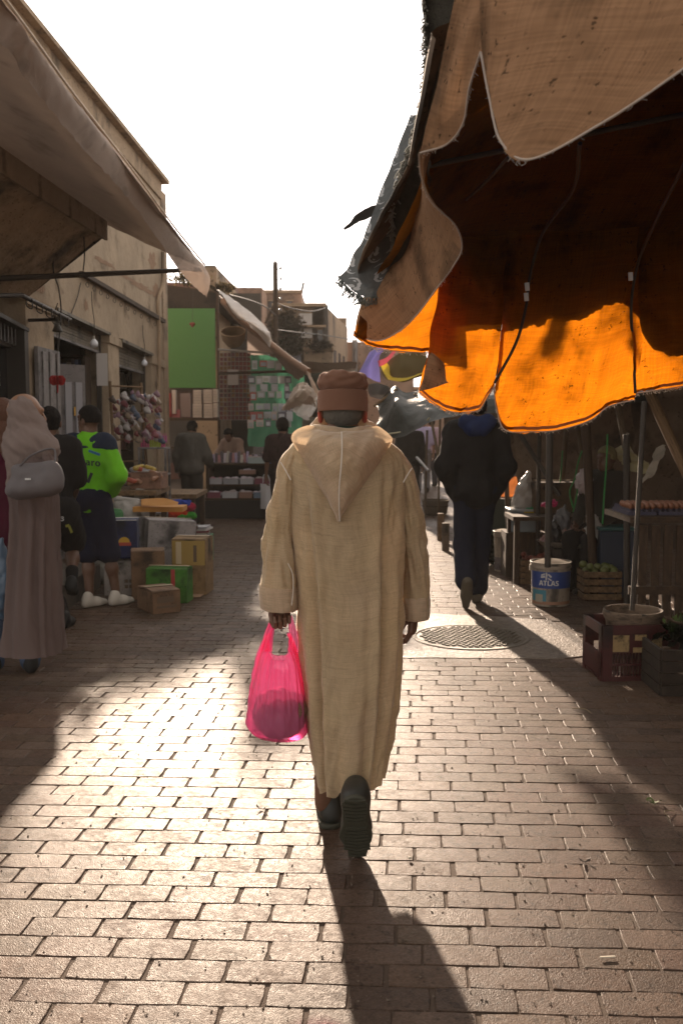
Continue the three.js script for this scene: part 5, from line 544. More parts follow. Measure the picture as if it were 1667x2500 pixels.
  solo('table_crate', 'dark crate standing under the wooden table', 'crate', [box(0.6, 0.5, 0.5, at(385, 1240, 10.4).x, 0.25, -10.4)], WOOD_DK);
  [['bright blue garment on top of the clothes heap', 442, 1232, [0.02, 0.05, 0.3]], ['dark red garment in the middle of the clothes heap', 452, 1240, [0.3, 0.02, 0.05]], ['orange-red garment at the front of the clothes heap', 436, 1256, [0.5, 0.05, 0.02]], ['green garment at the bottom of the clothes heap', 455, 1262, [0.04, 0.25, 0.03]], ['navy garment under the clothes heap', 450, 1275, [0.01, 0.015, 0.06]]].forEach(([l, x, y, c], k) => { const p = at(x, y, 10.6); solo('garment', l, 'clothes', [blob([[p.clone().add(V(-0.06, 0, 0)), p.clone().add(V(0.07, 0.01, 0)), 0.05, 0.045]], 0.012, 0.02, (a, b, cc, d) => d - 0.012 * sn(a * 16, b * 22, cc * 16 + k))], fabric(c[0], c[1], c[2])); });
  solo('clothes_stool', 'dark stool carrying the heap of bright clothes', 'stool', [box(0.26, 0.04, 0.26, at(450, 1285, 10.6).x, at(450, 1290, 10.6).y, -10.6), ...[[-0.1, -0.1], [0.1, -0.1], [-0.1, 0.1], [0.1, 0.1]].map(([x, z]) => box(0.03, at(450, 1290, 10.6).y, 0.03, at(450, 1285, 10.6).x + x, at(450, 1290, 10.6).y / 2, -10.6 + z))], WOOD_DK);
  { const p = at(485, 1310, 11), t = thing('plastic_crate', 'green plastic crate standing at the end of the box pile', 'crate'); const m = M(0.08, 0.22, 0.12, 0.5), w = 0.26, h = 0.3, d = 0.3; for (let k = 0; k < 6; k++) part('slat', [box(w, 0.028, 0.012, p.x, 0.03 + k * 0.05, p.z + d / 2), box(w, 0.028, 0.012, p.x, 0.03 + k * 0.05, p.z - d / 2), box(0.012, 0.028, d, p.x - w / 2, 0.03 + k * 0.05, p.z), box(0.012, 0.028, d, p.x + w / 2, 0.03 + k * 0.05, p.z)], m, t); for (const [x, z] of [[-1, -1], [1, -1], [-1, 1], [1, 1]]) part('corner_post', [box(0.03, h, 0.03, p.x + x * w / 2, h / 2, p.z + z * d / 2)], m, t); part('bottom', [box(w, 0.01, d, p.x, 0.008, p.z)], m, t); finish(t); for (let k = 0; k < 5; k++) solo('folded_magazine', ['grey folded magazine topmost in the green crate', 'white folded magazine second from the top in the green crate', 'dark red folded magazine in the green crate', 'pale folded magazine in the green crate', 'lowest folded magazine in the green crate'][k], 'magazine', [box(0.22, 0.02, 0.26, p.x + rnd(-0.02, 0.02, r), 0.3 + (4 - k) * 0.022, p.z, 0, rnd(-0.2, 0.2, r), 0.03)], M(...[[0.3, 0.3, 0.32], [0.5, 0.48, 0.46], [0.2, 0.04, 0.05], [0.4, 0.36, 0.3], [0.2, 0.2, 0.22]][k], 0.5)); }
}
// ---------- the far end of the street ----------
{
  const P = at; const STONE = M(0.5, 0.37, 0.26, 0.92, { map: withRep(grimeTex, 0.16), bumpMap: withRep(plasterBump, 0.3), bumpScale: 0.06 }), REDW = M(0.33, 0.16, 0.12, 0.92, { map: withRep(plasterTex, 0.2) }), PINKW = M(0.52, 0.35, 0.27, 0.92, { map: withRep(grimeTex, 0.12) }), TAN = M(0.58, 0.44, 0.31, 0.92, { map: withRep(grimeTex, 0.2), bumpMap: withRep(plasterBump, 0.3), bumpScale: 0.05 }), GLASS = M(0.03, 0.03, 0.035, 0.2);
  const block = (x0, x1, yTop, D, depth, t, mat, name = 'wall') => { const a = P(x0, yTop, D), b = P(x1, yTop, D); return part(name, [box(b.x - a.x, a.y, depth, (a.x + b.x) / 2, a.y / 2, -D - depth / 2)], mat, t); };
  const opening = (x0, y0, x1, y1, D, t, w) => { const f = part('window', [quadBox(x0, y0, x1, y1, D - 0.02, 0.06)], GLASS, w); part('sill', [quadBox(x0 - 2, y1, x1 + 2, y1 + 3, D - 0.1, 0.12)], STONE, f); part('lintel', [quadBox(x0 - 2, y0 - 3, x1 + 2, y0, D - 0.06, 0.08)], STONE, f); };
  { const t = thing('roof_house', 'reddish house with an open concrete roof frame behind the stall roof', 'building'); const rw = (x0, y0, D0, x1, y1, D1) => { const a = P(x0, y0, D0), b = P(x1, y1, D1); return hexa([V(a.x - 5, 0, a.z), V(a.x, 0, a.z), V(b.x, 0, b.z), V(b.x - 5, 0, b.z), V(a.x - 5, a.y, a.z), a, b, V(b.x - 5, b.y, b.z)]); };
    const w = part('wall', [rw(526, 690, 27, 612, 742, 34)], REDW, t); part('parapet', [(() => { const a = P(526, 650, 27), b = P(600, 728, 34), a2 = P(526, 692, 27), b2 = P(612, 743, 34); return hexa([V(a2.x - 0.3, a2.y, a2.z), a2, b2, V(b2.x - 0.3, b2.y, b2.z), V(a.x - 0.3, a.y, a.z), a, b, V(b.x - 0.3, b.y, b.z)]); })()], REDW, t); part('roof_frame', [quadBox(500, 648, 526, 660, 27, 0.3), quadBox(500, 648, 506, 720, 27, 0.3), quadBox(518, 648, 526, 720, 27, 0.3), quadBox(500, 678, 526, 690, 27, 0.3)], TAN, t); finish(t); }
  { const t = thing('far_house', 'pink-grey block house rising behind the telegraph pole', 'building'); const w = block(572, 640, 702, 38, 6, t, PINKW); block(632, 736, 712, 41, 6, t, PINKW); part('parapet', [quadBox(630, 708, 738, 715, 40.9, 0.3)], STONE, t); opening(655, 735, 668, 752, 41, t, w); opening(700, 735, 713, 752, 41, t, w); part('vent_pipe', [rod(P(736, 715, 41), P(741, 690, 41), 0.05)], METAL_DK, t); finish(t); }
  { const t = thing('corner_house', 'tall crumbling tan corner house with ledges at the street\'s end', 'building'); const D = 33; const w = block(668, 792, 742, D, 8, t, TAN); const a = P(792, 744, D), b = P(848, 800, D + 8);
    part('side_wall', [hexa([V(a.x - 0.4, 0, a.z), V(a.x, 0, a.z), V(b.x, 0, b.z), V(b.x - 0.4, 0, b.z), V(a.x - 0.4, a.y, a.z), a, b, V(b.x - 0.4, b.y, b.z)])], STONE, t); part('cornice', [quadBox(664, 740, 796, 748, D - 0.25, 0.5)], STONE, t); part('ledge', [quadBox(664, 793, 796, 799, D - 0.2, 0.4)], STONE, t); part('ledge', [quadBox(740, 848, 815, 856, D - 0.5, 0.7)], STONE, t); part('balcony', [quadBox(742, 858, 812, 885, D - 0.45, 0.6)], M(0.4, 0.32, 0.24, 0.9, { map: withRep(grimeTex, 0.4) }), t);
    part('lit_patch', [quadBox(730, 765, 762, 825, D - 0.03, 0.03)], M(0.55, 0.5, 0.46, 0.9), t); opening(690, 775, 706, 790, D, t, w); opening(775, 805, 788, 838, D, t, w); opening(690, 815, 704, 850, D, t, w); part('drain_pipe', [rod(P(794, 745, D - 0.1), P(796, 900, D - 0.1), 0.09)], METAL_DK, t);  // pale patch on the front is sunlight painted as colour
    for (let k = 0; k < 4; k++) part('window', [(() => { const q = s => a.clone().lerp(b, s), u = q(0.15 + k * 0.2), v = q(0.23 + k * 0.2), y0 = 3.2, y1 = 4.1; return hexa([V(u.x - 0.1, y0, u.z), V(u.x + 0.03, y0, u.z), V(v.x + 0.03, y0, v.z), V(v.x - 0.1, y0, v.z), V(u.x - 0.1, y1, u.z), V(u.x + 0.03, y1, u.z), V(v.x + 0.03, y1, v.z), V(v.x - 0.1, y1, v.z)]); })()], GLASS, w); finish(t); }
  { const t = thing('end_house', 'narrow grey-brown house closing the street behind the corner house', 'building'); block(806, 846, 776, 47, 6, t, STONE); block(846, 1010, 835, 44, 6, t, PINKW); part('drain_pipe', [rod(P(866, 830, 43.8), P(866, 1000, 43.8), 0.12)], METAL_GREY, t); finish(t); }
  bush('hanging_creeper', 'pale creeper spilling over the front of the corner house', P(700, 795, 32.3), V(0.75, 0.55, 0.5), 1100, 0.14, 41, LEAF_DRY, 8); bush('hanging_creeper', 'green creeper below the pale one on the corner house', P(705, 845, 32.2), V(0.6, 0.6, 0.5), 900, 0.14, 42, LEAF, 6); bush('ledge_weeds', 'weeds growing along the ledge of the corner house', P(780, 845, 32.2), V(0.55, 0.18, 0.3), 500, 0.12, 43, LEAF_DRY, 5);
  { const t = thing('telegraph_pole', 'dark telegraph pole with wires rising against the sky', 'pole'), a = P(672, 640, 24), b = P(676, 1080, 24); b.y = 0; part('shaft', [rod(b, a, 0.085, 0.055)], WOOD_DK, t); part('spike', [rod(a, P(673, 628, 24), 0.02, 0.008)], METAL_DK, t); for (const y of [655, 680, 705, 728, 755]) { const p = P(685, y, 23.9); part('insulator', [cyl(0.03, 0.02, 0.07, p.x, p.y, p.z), rod(p, P(674, y + 3, 24), 0.012)], M(0.2, 0.18, 0.17, 0.4), t); } part('brace', [rod(P(674, 735, 24), P(648, 790, 24), 0.03)], WOOD_DK, t); finish(t); }
  const wire = (label, pts) => solo('overhead_wire', label, 'wire', tube(pts.map(p => P(...p)), 0.016, 60, 4), METAL_DK);
  wire('dark wire running from the telegraph pole to the corner house', [[674, 740, 24], [710, 752, 26], [760, 760, 29], [794, 752, 32]]); wire('lower wire crossing the corner house front', [[674, 805, 24], [730, 812, 28], [790, 818, 32], [850, 828, 38]]); wire('slack wire slanting left from the telegraph pole', [[674, 770, 24], [650, 750, 22], [615, 735, 20], [560, 720, 17.5]]);
  // tarps over the distant market
  [[['dark green market tarp below the corner house', 720, 905, 850, 960, 24], [0.03, 0.06, 0.045]], [['brown market tarp hanging behind the crumpled cloth', 740, 880, 870, 915, 27], [0.16, 0.11, 0.07]], [['blue-grey market tarp above the brown awning end', 688, 862, 735, 892, 23], [0.08, 0.1, 0.14]], [['grey market tarp hanging behind the robed man\'s head', 700, 1015, 900, 1050, 20], [0.2, 0.2, 0.18]]].forEach(([[l, x0, y0, x1, y1, D], c], k) => solo('market_tarp', l, 'tarpaulin', [sheet([[P(x0, y0, D), P((x0 + x1) / 2, y0 + 6, D - 0.6), P(x1, y0 + 3, D)], [P(x0, (y0 + y1) / 2, D + 1), P((x0 + x1) / 2, (y0 + y1) / 2 + 8, D), P(x1, (y0 + y1) / 2, D + 1)], [P(x0 + 4, y1, D + 0.6), P((x0 + x1) / 2, y1 + 6, D - 0.3), P(x1 - 3, y1, D + 0.4)]], 24, 14, 0.05, 2, k)], M(c[0], c[1], c[2], 0.7, { transmission: 0.15 })));
  // end of the street: walls close off the view behind the stalls
  { const t = thing('end_wall', 'shaded building wall behind the distant market tarps', 'building'); part('wall', [box(30, 3.2, 1, 4, 1.6, -52)], PINKW, t); part('coping', [box(30.2, 0.15, 1.2, 4, 3.27, -52)], STONE, t); finish(t); }
  { const t = thing('market_wall', 'plain dark building wall behind the right-hand stalls', 'building'); part('wall', [box(0.4, 4.6, 48, 5.6, 2.3, -22)], M(0.3, 0.23, 0.17, 0.95, { map: withRep(grimeTex, 0.3) }), t); part('coping', [box(0.6, 0.15, 48.2, 5.6, 4.67, -22)], STONE, t); finish(t); }
  { const t = thing('opposite_house', 'tan house wall standing beyond the covered stall', 'building'); part('wall', [box(0.5, 5.0, 9, -3.05, 2.5, -27.2)], TAN, t); finish(t); }
}
const bucketTools = { egg: M(0.2, 0.08, 0.04, 0.5) };
// ---------- right side: the torn orange umbrella in the foreground ----------
const umbTex = tex(512, 512, (u, v) => { const w = 0.1 * (latH(u * 8, v * 220) - 0.5) + 0.08 * (latH(u * 200, v * 7) - 0.5), st = sm(0.5, 0.78, nA(u, v)) * 0.26 + (nC(u, v) > 0.77 ? 0.3 : 0) * (nA(v, u) > 0.5 ? 1 : 0.3), k = 0.84 + w + 0.1 * (nD(u, v) - 0.5) - st; return [k, k * 0.97, k * 0.93]; });
const ORANGE = M(0.54, 0.165, 0.005, 0.97, { map: withRep(umbTex, 1.3), bumpMap: withRep(umbTex, 1.3), bumpScale: 0.003, transmission: 0.88, specularIntensity: 0.05 });
const TANCLOTH = M(0.44, 0.27, 0.165, 0.95, { map: withRep(umbTex, 1.1), bumpMap: withRep(umbTex, 1.1), bumpScale: 0.003, transmission: 0.1, specularIntensity: 0.15 });
const HEM = M(0.3, 0.1, 0.03, 0.95, { transmission: 0.15 }), PALEHEM = M(0.5, 0.42, 0.36, 0.95, { transmission: 0.25 });
const brocade = tex(512, 512, (u, v) => { const x = (u * 4 % 1) - 0.5, y = (v * 4 % 1) - 0.5, x2 = ((u * 4 + 0.5) % 1) - 0.5, y2 = ((v * 4 + 0.5) % 1) - 0.5; const f = (a, b) => { const r = Math.hypot(a, b), t = Math.atan2(b, a); return Math.sin(t * 2 + r * 22) * Math.exp(-r * 2.2) + 0.6 * (r < 0.16 + 0.05 * Math.cos(t * 6) ? 1 : -0.3); }; const m = Math.max(f(x, y), f(x2, y2)) > 0.32 ? 1 : 0; const n = 0.08 * (nC(u, v) - 0.5); return m ? [0.64 + n, 0.66 + n, 0.68 + n] : [0.34 + n, 0.36 + n, 0.37 + n]; });
const BROCADE = M(0.9, 0.9, 0.9, 0.85, { map: withRep(brocade, 1.6), transmission: 0.12 });
const WOOL = M(0.1, 0.1, 0.085, 0.98, { bumpMap: withRep(grit, 5), bumpScale: 0.02, map: withRep(grimeTex, 2) });
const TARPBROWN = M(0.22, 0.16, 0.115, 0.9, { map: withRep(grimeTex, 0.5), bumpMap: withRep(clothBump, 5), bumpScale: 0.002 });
const COVER = M(0.16, 0.11, 0.07, 0.95, { map: withRep(grimeTex, 1) });
const holed = (g, holes) => { const p = g.attributes.position, ix = g.index.array, keep = []; camera.updateMatrixWorld(); for (let i = 0; i < ix.length; i += 3) { const c = V(0, 0, 0); for (let k = 0; k < 3; k++) c.add(V(p.getX(ix[i + k]), p.getY(ix[i + k]), p.getZ(ix[i + k]))); c.multiplyScalar(1 / 3); if (!holes.some(h => h[0].distanceTo(c) < h[1] * (1 + 0.5 * sn(c.x * 60, c.y * 60, c.z * 60)))) keep.push(ix[i], ix[i + 1], ix[i + 2]); } g.setIndex(keep); return g; };
const fringe = (pts, n, len, r0, seed) => { const r = rng(seed), o = []; for (let k = 0; k < n; k++) { const p = curveRow(pts, r()), l = len * rnd(0.3, 1.2, r); o.push(tube([p, p.clone().add(V((r() - 0.5) * l, -l * 0.5, (r() - 0.5) * l)), p.clone().add(V((r() - 0.5) * l * 1.6, -l, (r() - 0.5) * l))], r0, 4, 3)); } return o; };
{
  const u = thing('market_umbrella', 'sun-faded orange and tan market umbrella with torn hanging valance', 'umbrella'), P = at;
  const DF = 3.95;
  const panel = (hem, top, D0, D1, seed, bow = 0.05, nu = 60) => { const n = hem.length; const T = top.map(q => P(q[0], q[1], D0)), Hh = hem.map(q => P(q[0], q[1], q[2] ?? D1)); const mid = k => Hh.map((h, i) => { const t = curveRow(T, i / (n - 1)); const m = t.clone().lerp(h, k); m.z += bow * sm(0.45, 0.85, k) * Math.sin(k * Math.PI) * 1.5 + 0.016 * sm(0.4, 0.7, k) * Math.sin(i * 1.7 + seed); return m; }); return [sheet([Hh.map((_, i) => curveRow(T, i / (n - 1))), mid(0.35), mid(0.7), Hh], nu, 50, 0.014, 5, seed, 0.0045), Hh]; };
  const addPanel = (hem, top, D0, D1, seed, bow) => { const [g, h] = panel(hem, top, D0, D1, seed, bow); const v = part('valance', g, ORANGE, u); part('hem_band', grid(60, 4, (a, b) => { const p = curveRow(h, a); return V(p.x, p.y + 0.008 + b * 0.012 + 0.0035 * sn(p.x * 30 + seed, p.z * 30, 1), p.z + 0.004); }), HEM, v); part('frayed_edge', [...fringe(h, 90, 0.012, 0.0008, seed), tube(h.map(p => p.clone()), 0.0022, 80, 4)], PALEHEM, v).userData.kind = 'stuff'; return h; };
  addPanel([[863, 819], [906, 848], [980, 858], [1079, 863], [1108, 866]], [[890, 720], [950, 640], [1010, 585], [1075, 560], [1125, 560]], 4.1, 4.05, 1, 0.03);
  addPanel([[1024, 957], [1060, 985], [1101, 1005], [1140, 1006], [1168, 1000], [1190, 968], [1207, 938]], [[1096, 565], [1110, 565], [1130, 565], [1160, 565], [1190, 565], [1220, 563], [1245, 562]], DF, DF - 0.08, 2, 0.05);
  addPanel([[1204, 945], [1212, 1000], [1231, 1049], [1300, 1054], [1360, 1050], [1441, 1025], [1484, 993], [1549, 976]], [[1240, 562], [1270, 560], [1300, 558], [1340, 555], [1400, 550], [1460, 545], [1510, 540], [1560, 535]], DF, DF - 0.12, 3, 0.07);
  addPanel([[1538, 962], [1580, 956], [1640, 947], [1740, 930]], [[1552, 535], [1600, 530], [1660, 525], [1750, 515]], DF + 0.05, DF, 4, 0.05);
  part('turned_corner', sheet([[P(1048, 858, 3.84), P(1064, 866, 3.83), P(1084, 884, 3.84)], [P(1034, 910, 3.82), P(1064, 915, 3.8), P(1090, 925, 3.8)], [P(1023, 957, 3.82), P(1050, 950, 3.8), P(1096, 932, 3.8)]], 14, 16, 0.006, 10, 3), TANCLOTH, u);
  // canopy underside and the heavy cover laid over it
  const ridge = [P(1040, 415, 3.2).toArray(), [0.8, 2.66, -3.1], [1.5, 2.8, -3.1], [2.2, 2.75, -3.1]].map(a => V(...a)), nearE = [P(1108, 120, 2.62).toArray(), [0.8, 2.4, -2.0], [1.3, 2.44, -1.8], [2.0, 2.5, -1.6]].map(a => V(...a)), farE = [[905, 690], [1100, 600], [1400, 585], [1800, 550]].map(q => P(q[0], q[1], 4.0)), ext = r => [r[0].clone().add(V(-0.05, -0.05, 0)), ...r];
  part('canopy', sheet([farE, farE.map((p, i) => p.clone().lerp(ridge[i], 0.5).add(V(0, -0.03, 0))), ridge, ridge.map((p, i) => p.clone().lerp(nearE[i], 0.5).add(V(0, -0.02, 0))), nearE], 50, 60, 0.006, 4, 9), ORANGE, u);
  const coverLow = [[1060, 800, 4.0], [1105, 795, 3.985], [1160, 792, 3.97], [1230, 794, 3.965], [1290, 782, 3.965], [1330, 768, 3.965], [1390, 770, 3.965], [1440, 745, 3.965], [1500, 735, 3.97], [1535, 790, 4.03], [1570, 838, 4.06], [1640, 850, 4.07], [1760, 855, 4.08]].map(q => P(...q)), up = (d, h) => coverLow.map((p, i) => { const f = curveRow(farE, clamp((p.x - farE[0].x) / (farE[3].x - farE[0].x), 0, 1)); return V(p.x, f.y + h, -3.985 - d - 0.09 * sm(1.1, 1.3, p.x)); });
  part('cover_cloth', holed(sheet([ext(ridge.map(p => p.clone().add(V(0, 0.06, 0)))), ext(farE.map(p => p.clone().add(V(0, 0.06, -0.01)))), up(0.0, -0.02), coverLow], 150, 150, 0.006, 5, 12, 0.006), [[P(1226, 557, 4.05), 0.014], [P(1270, 557, 4.05), 0.017], [P(1230, 740, 4.05), 0.022], [P(1258, 739, 4.05), 0.012], [P(1192, 742, 4.05), 0.006], [P(1110, 756, 4.05), 0.009], [P(1360, 660, 4.05), 0.006]]), COVER, u);
  part('cover_cloth', sheet([ext(ridge.map(p => p.clone().add(V(0, 0.061, 0)))), ext(nearE.map(p => p.clone().add(V(0, 0.06, 0.03))))], 20, 12, 0.004, 4, 3), COVER, u);
  // near and left flaps, pale outside
  const flap = (name, rows, seed, lab) => { const g = sheet(rows.map(r => r.map(q => Array.isArray(q) ? P(...q) : q)), 60, 44, 0.006, 7, seed); const v = part(name, g, TANCLOTH, u); const h = rows[rows.length - 1].map(q => Array.isArray(q) ? P(...q) : q); part('bound_edge', tube(h, 0.0026, 90, 5), PALEHEM, v); part('loose_threads', fringe(h, 60, 0.01, 0.0007, seed), PALEHEM, v).userData.kind = 'stuff'; return v; };
  flap('near_flap', [[[1176, -120, 2.2], [1230, -130, 2.15], [1330, -140, 2.1], [1480, -150, 2.05], [1600, -160, 2.0], [1760, -170, 1.95]], [[1172, 20, 2.2], [1215, 80, 2.15], [1300, 110, 2.08], [1450, 100, 2.02], [1590, 40, 1.98], [1750, -20, 1.92]], [[1173, 128, 2.2], [1193, 235, 2.17], [1222, 345, 2.12], [1285, 390, 2.06], [1470, 300, 2.0], [1740, 118, 1.9]]], 5);
  flap('corner_flap', [[[1120, -80, 2.3], [1140, -80, 2.28], [1160, -80, 2.25], [1178, -90, 2.22]], [[1085, 110, 2.4], [1110, 110, 2.36], [1140, 80, 2.3], [1176, 20, 2.24]], [[1048, 270, 2.5], [1080, 270, 2.44], [1130, 200, 2.36], [1175, 90, 2.26]], [[1024, 374, 2.55], [1090, 352, 2.48], [1130, 300, 2.4], [1145, 215, 2.33], [1173, 126, 2.26]]], 6);
  flap('side_flap', [[[1085, 200, 2.75], [1050, 380, 3.1], [1012, 520, 3.5], [975, 620, 3.8], [900, 700, 4.06]], [[1045, 300, 2.62], [1030, 450, 2.95], [1050, 570, 3.3], [985, 690, 3.7], [880, 745, 4.06]], [[1022, 376, 2.55], [1026, 425, 2.62], [1050, 490, 2.72], [1112, 552, 2.85], [1127, 603, 2.95], [1106, 650, 3.1], [1063, 708, 3.3], [1020, 765, 3.6], [975, 808, 3.85], [920, 832, 4.0], [864, 818, 4.08]]], 7);
  // straps sewn along the ribs
  const strap = (pts, r) => part('rib_strap', tube(pts.map(q => P(...q)), r, 50, 5), M(0.03, 0.022, 0.015, 0.8), u);
  strap([[1415, 350, 2.7], [1395, 470, 3.3], [1320, 580, 3.7], [1292, 680, 3.84], [1285, 740, 3.82], [1262, 830, 3.8], [1207, 935, 3.78]], 0.006); strap([[1680, 380, 2.7], [1600, 540, 3.4], [1552, 660, 3.8], [1540, 740, 3.82], [1545, 860, 3.8], [1550, 960, 3.78]], 0.006); strap([[1240, 385, 2.6], [1190, 440, 2.9], [1138, 488, 3.2]], 0.005);
  for (const [x, y] of [[1286, 700], [1284, 725], [1538, 675]]) { const p = P(x, y, 3.8); part('buckle', [box(0.016, 0.03, 0.008, p.x, p.y, p.z, 0, 0, 0.1)], M(0.5, 0.48, 0.45, 0.4), u); }
  part('pole', [rod(V(2.35, 0, -3.4), V(2.3, 2.95, -3.35), 0.024)], METAL_DK, u); for (const q of [ridge[0], ridge[1], nearE[3], farE[3]]) part('rib', [rod(V(2.3, 2.78, -3.35), q.clone().add(V(0, 0.012, 0)), 0.009)], METAL_DK, u);
  finish(u);
  [['added rag casting a soft shadow on the orange valance, nearer the slit', [[1130, 520], [1175, 515], [1120, 590], [1150, 620], [1085, 690]]], ['second added rag casting a soft shadow on the orange valance', [[1240, 540], [1290, 530], [1240, 600], [1220, 660], [1250, 700]]], ['third added rag casting a soft shadow on the orange valance, by the right strap', [[1340, 510], [1390, 510], [1330, 590], [1370, 620], [1310, 690]]]].forEach(([l, q], k) => solo('shadow_rag', l, 'rag', [sheet([[P(q[0][0], q[0][1], 5.6), P(q[1][0], q[1][1], 5.6)], [P(q[2][0], q[2][1], 5.55), P(q[3][0], q[3][1], 5.5)], [P(q[4][0] - 14, q[4][1], 5.5), P(q[4][0] + 18, q[4][1] + 12, 5.5)]], 10, 24, 0.02, 9, k * 3)], M(0.3, 0.22, 0.15, 0.9)));  // unseen rags added to throw soft mottled shadows on the valance
  // blankets thrown over its far corner
  const bl = thing('patterned_blanket', 'blue-grey scroll-patterned cloth hanging over the umbrella\'s outer corner', 'cloth'); part('cloth', sheet([[[1000, 280, 3.6], [1020, 280, 3.55], [1045, 280, 3.5]], [[955, 400, 3.72], [985, 410, 3.66], [1012, 420, 3.62]], [[902, 540, 3.86], [935, 550, 3.8], [972, 545, 3.76]], [[860, 630, 3.95], [915, 645, 3.9], [965, 620, 3.86]], [[828, 678, 4.0], [888, 724, 3.95], [948, 712, 3.92]]].map(r => r.map(q => P(...q))), 40, 80, 0.008, 7, 4, 0.008), BROCADE, bl); part('frayed_edge', fringe([[826, 674, 4.0], [850, 702, 3.98], [888, 724, 3.95], [946, 714, 3.92]].map(q => P(...q)), 160, 0.035, 0.0018, 7), M(0.14, 0.16, 0.15, 0.95), bl).userData.kind = 'stuff'; part('corner_tip', sheet([[P(935, 498, 3.9), P(928, 520, 3.9)], [P(882, 515, 3.95), P(884, 536, 3.95)], [P(838, 558, 4.0), P(842, 562, 4.0)]], 6, 14, 0.008, 12, 3), DARKCLOTH, bl); finish(bl);
  const wl = thing('wool_blanket', 'dark shaggy blanket draped down the umbrella\'s outer side', 'cloth'); part('cloth', sheet([[[1030, -60, 2.62], [1075, -60, 2.58], [1120, -60, 2.54]], [[1036, 100, 2.76], [1070, 110, 2.72], [1098, 120, 2.68]], [[1032, 230, 2.95], [1055, 240, 2.9], [1075, 250, 2.85]], [[1005, 340, 3.2], [1025, 370, 3.15], [1050, 390, 3.12]], [[962, 470, 3.5], [1000, 500, 3.46], [1045, 480, 3.4]], [[958, 600, 3.8], [978, 640, 3.78], [1000, 600, 3.7]], [[945, 690, 3.95], [960, 695, 3.94], [975, 680, 3.9]]].map(r => r.map(q => P(...q))), 40, 110, 0.012, 9, 6), WOOL, wl); part('shaggy_edge', [...fringe([[1032, 230, 2.95], [1005, 340, 3.2], [962, 470, 3.5], [958, 600, 3.8]].map(q => P(...q)), 150, 0.03, 0.0028, 9), ...fringe([[1030, -40, 2.63], [1036, 100, 2.76], [1032, 230, 2.95]].map(q => P(...q)), 80, 0.018, 0.0025, 19)], M(0.3, 0.3, 0.27, 0.95), wl).userData.kind = 'stuff'; finish(wl);
}
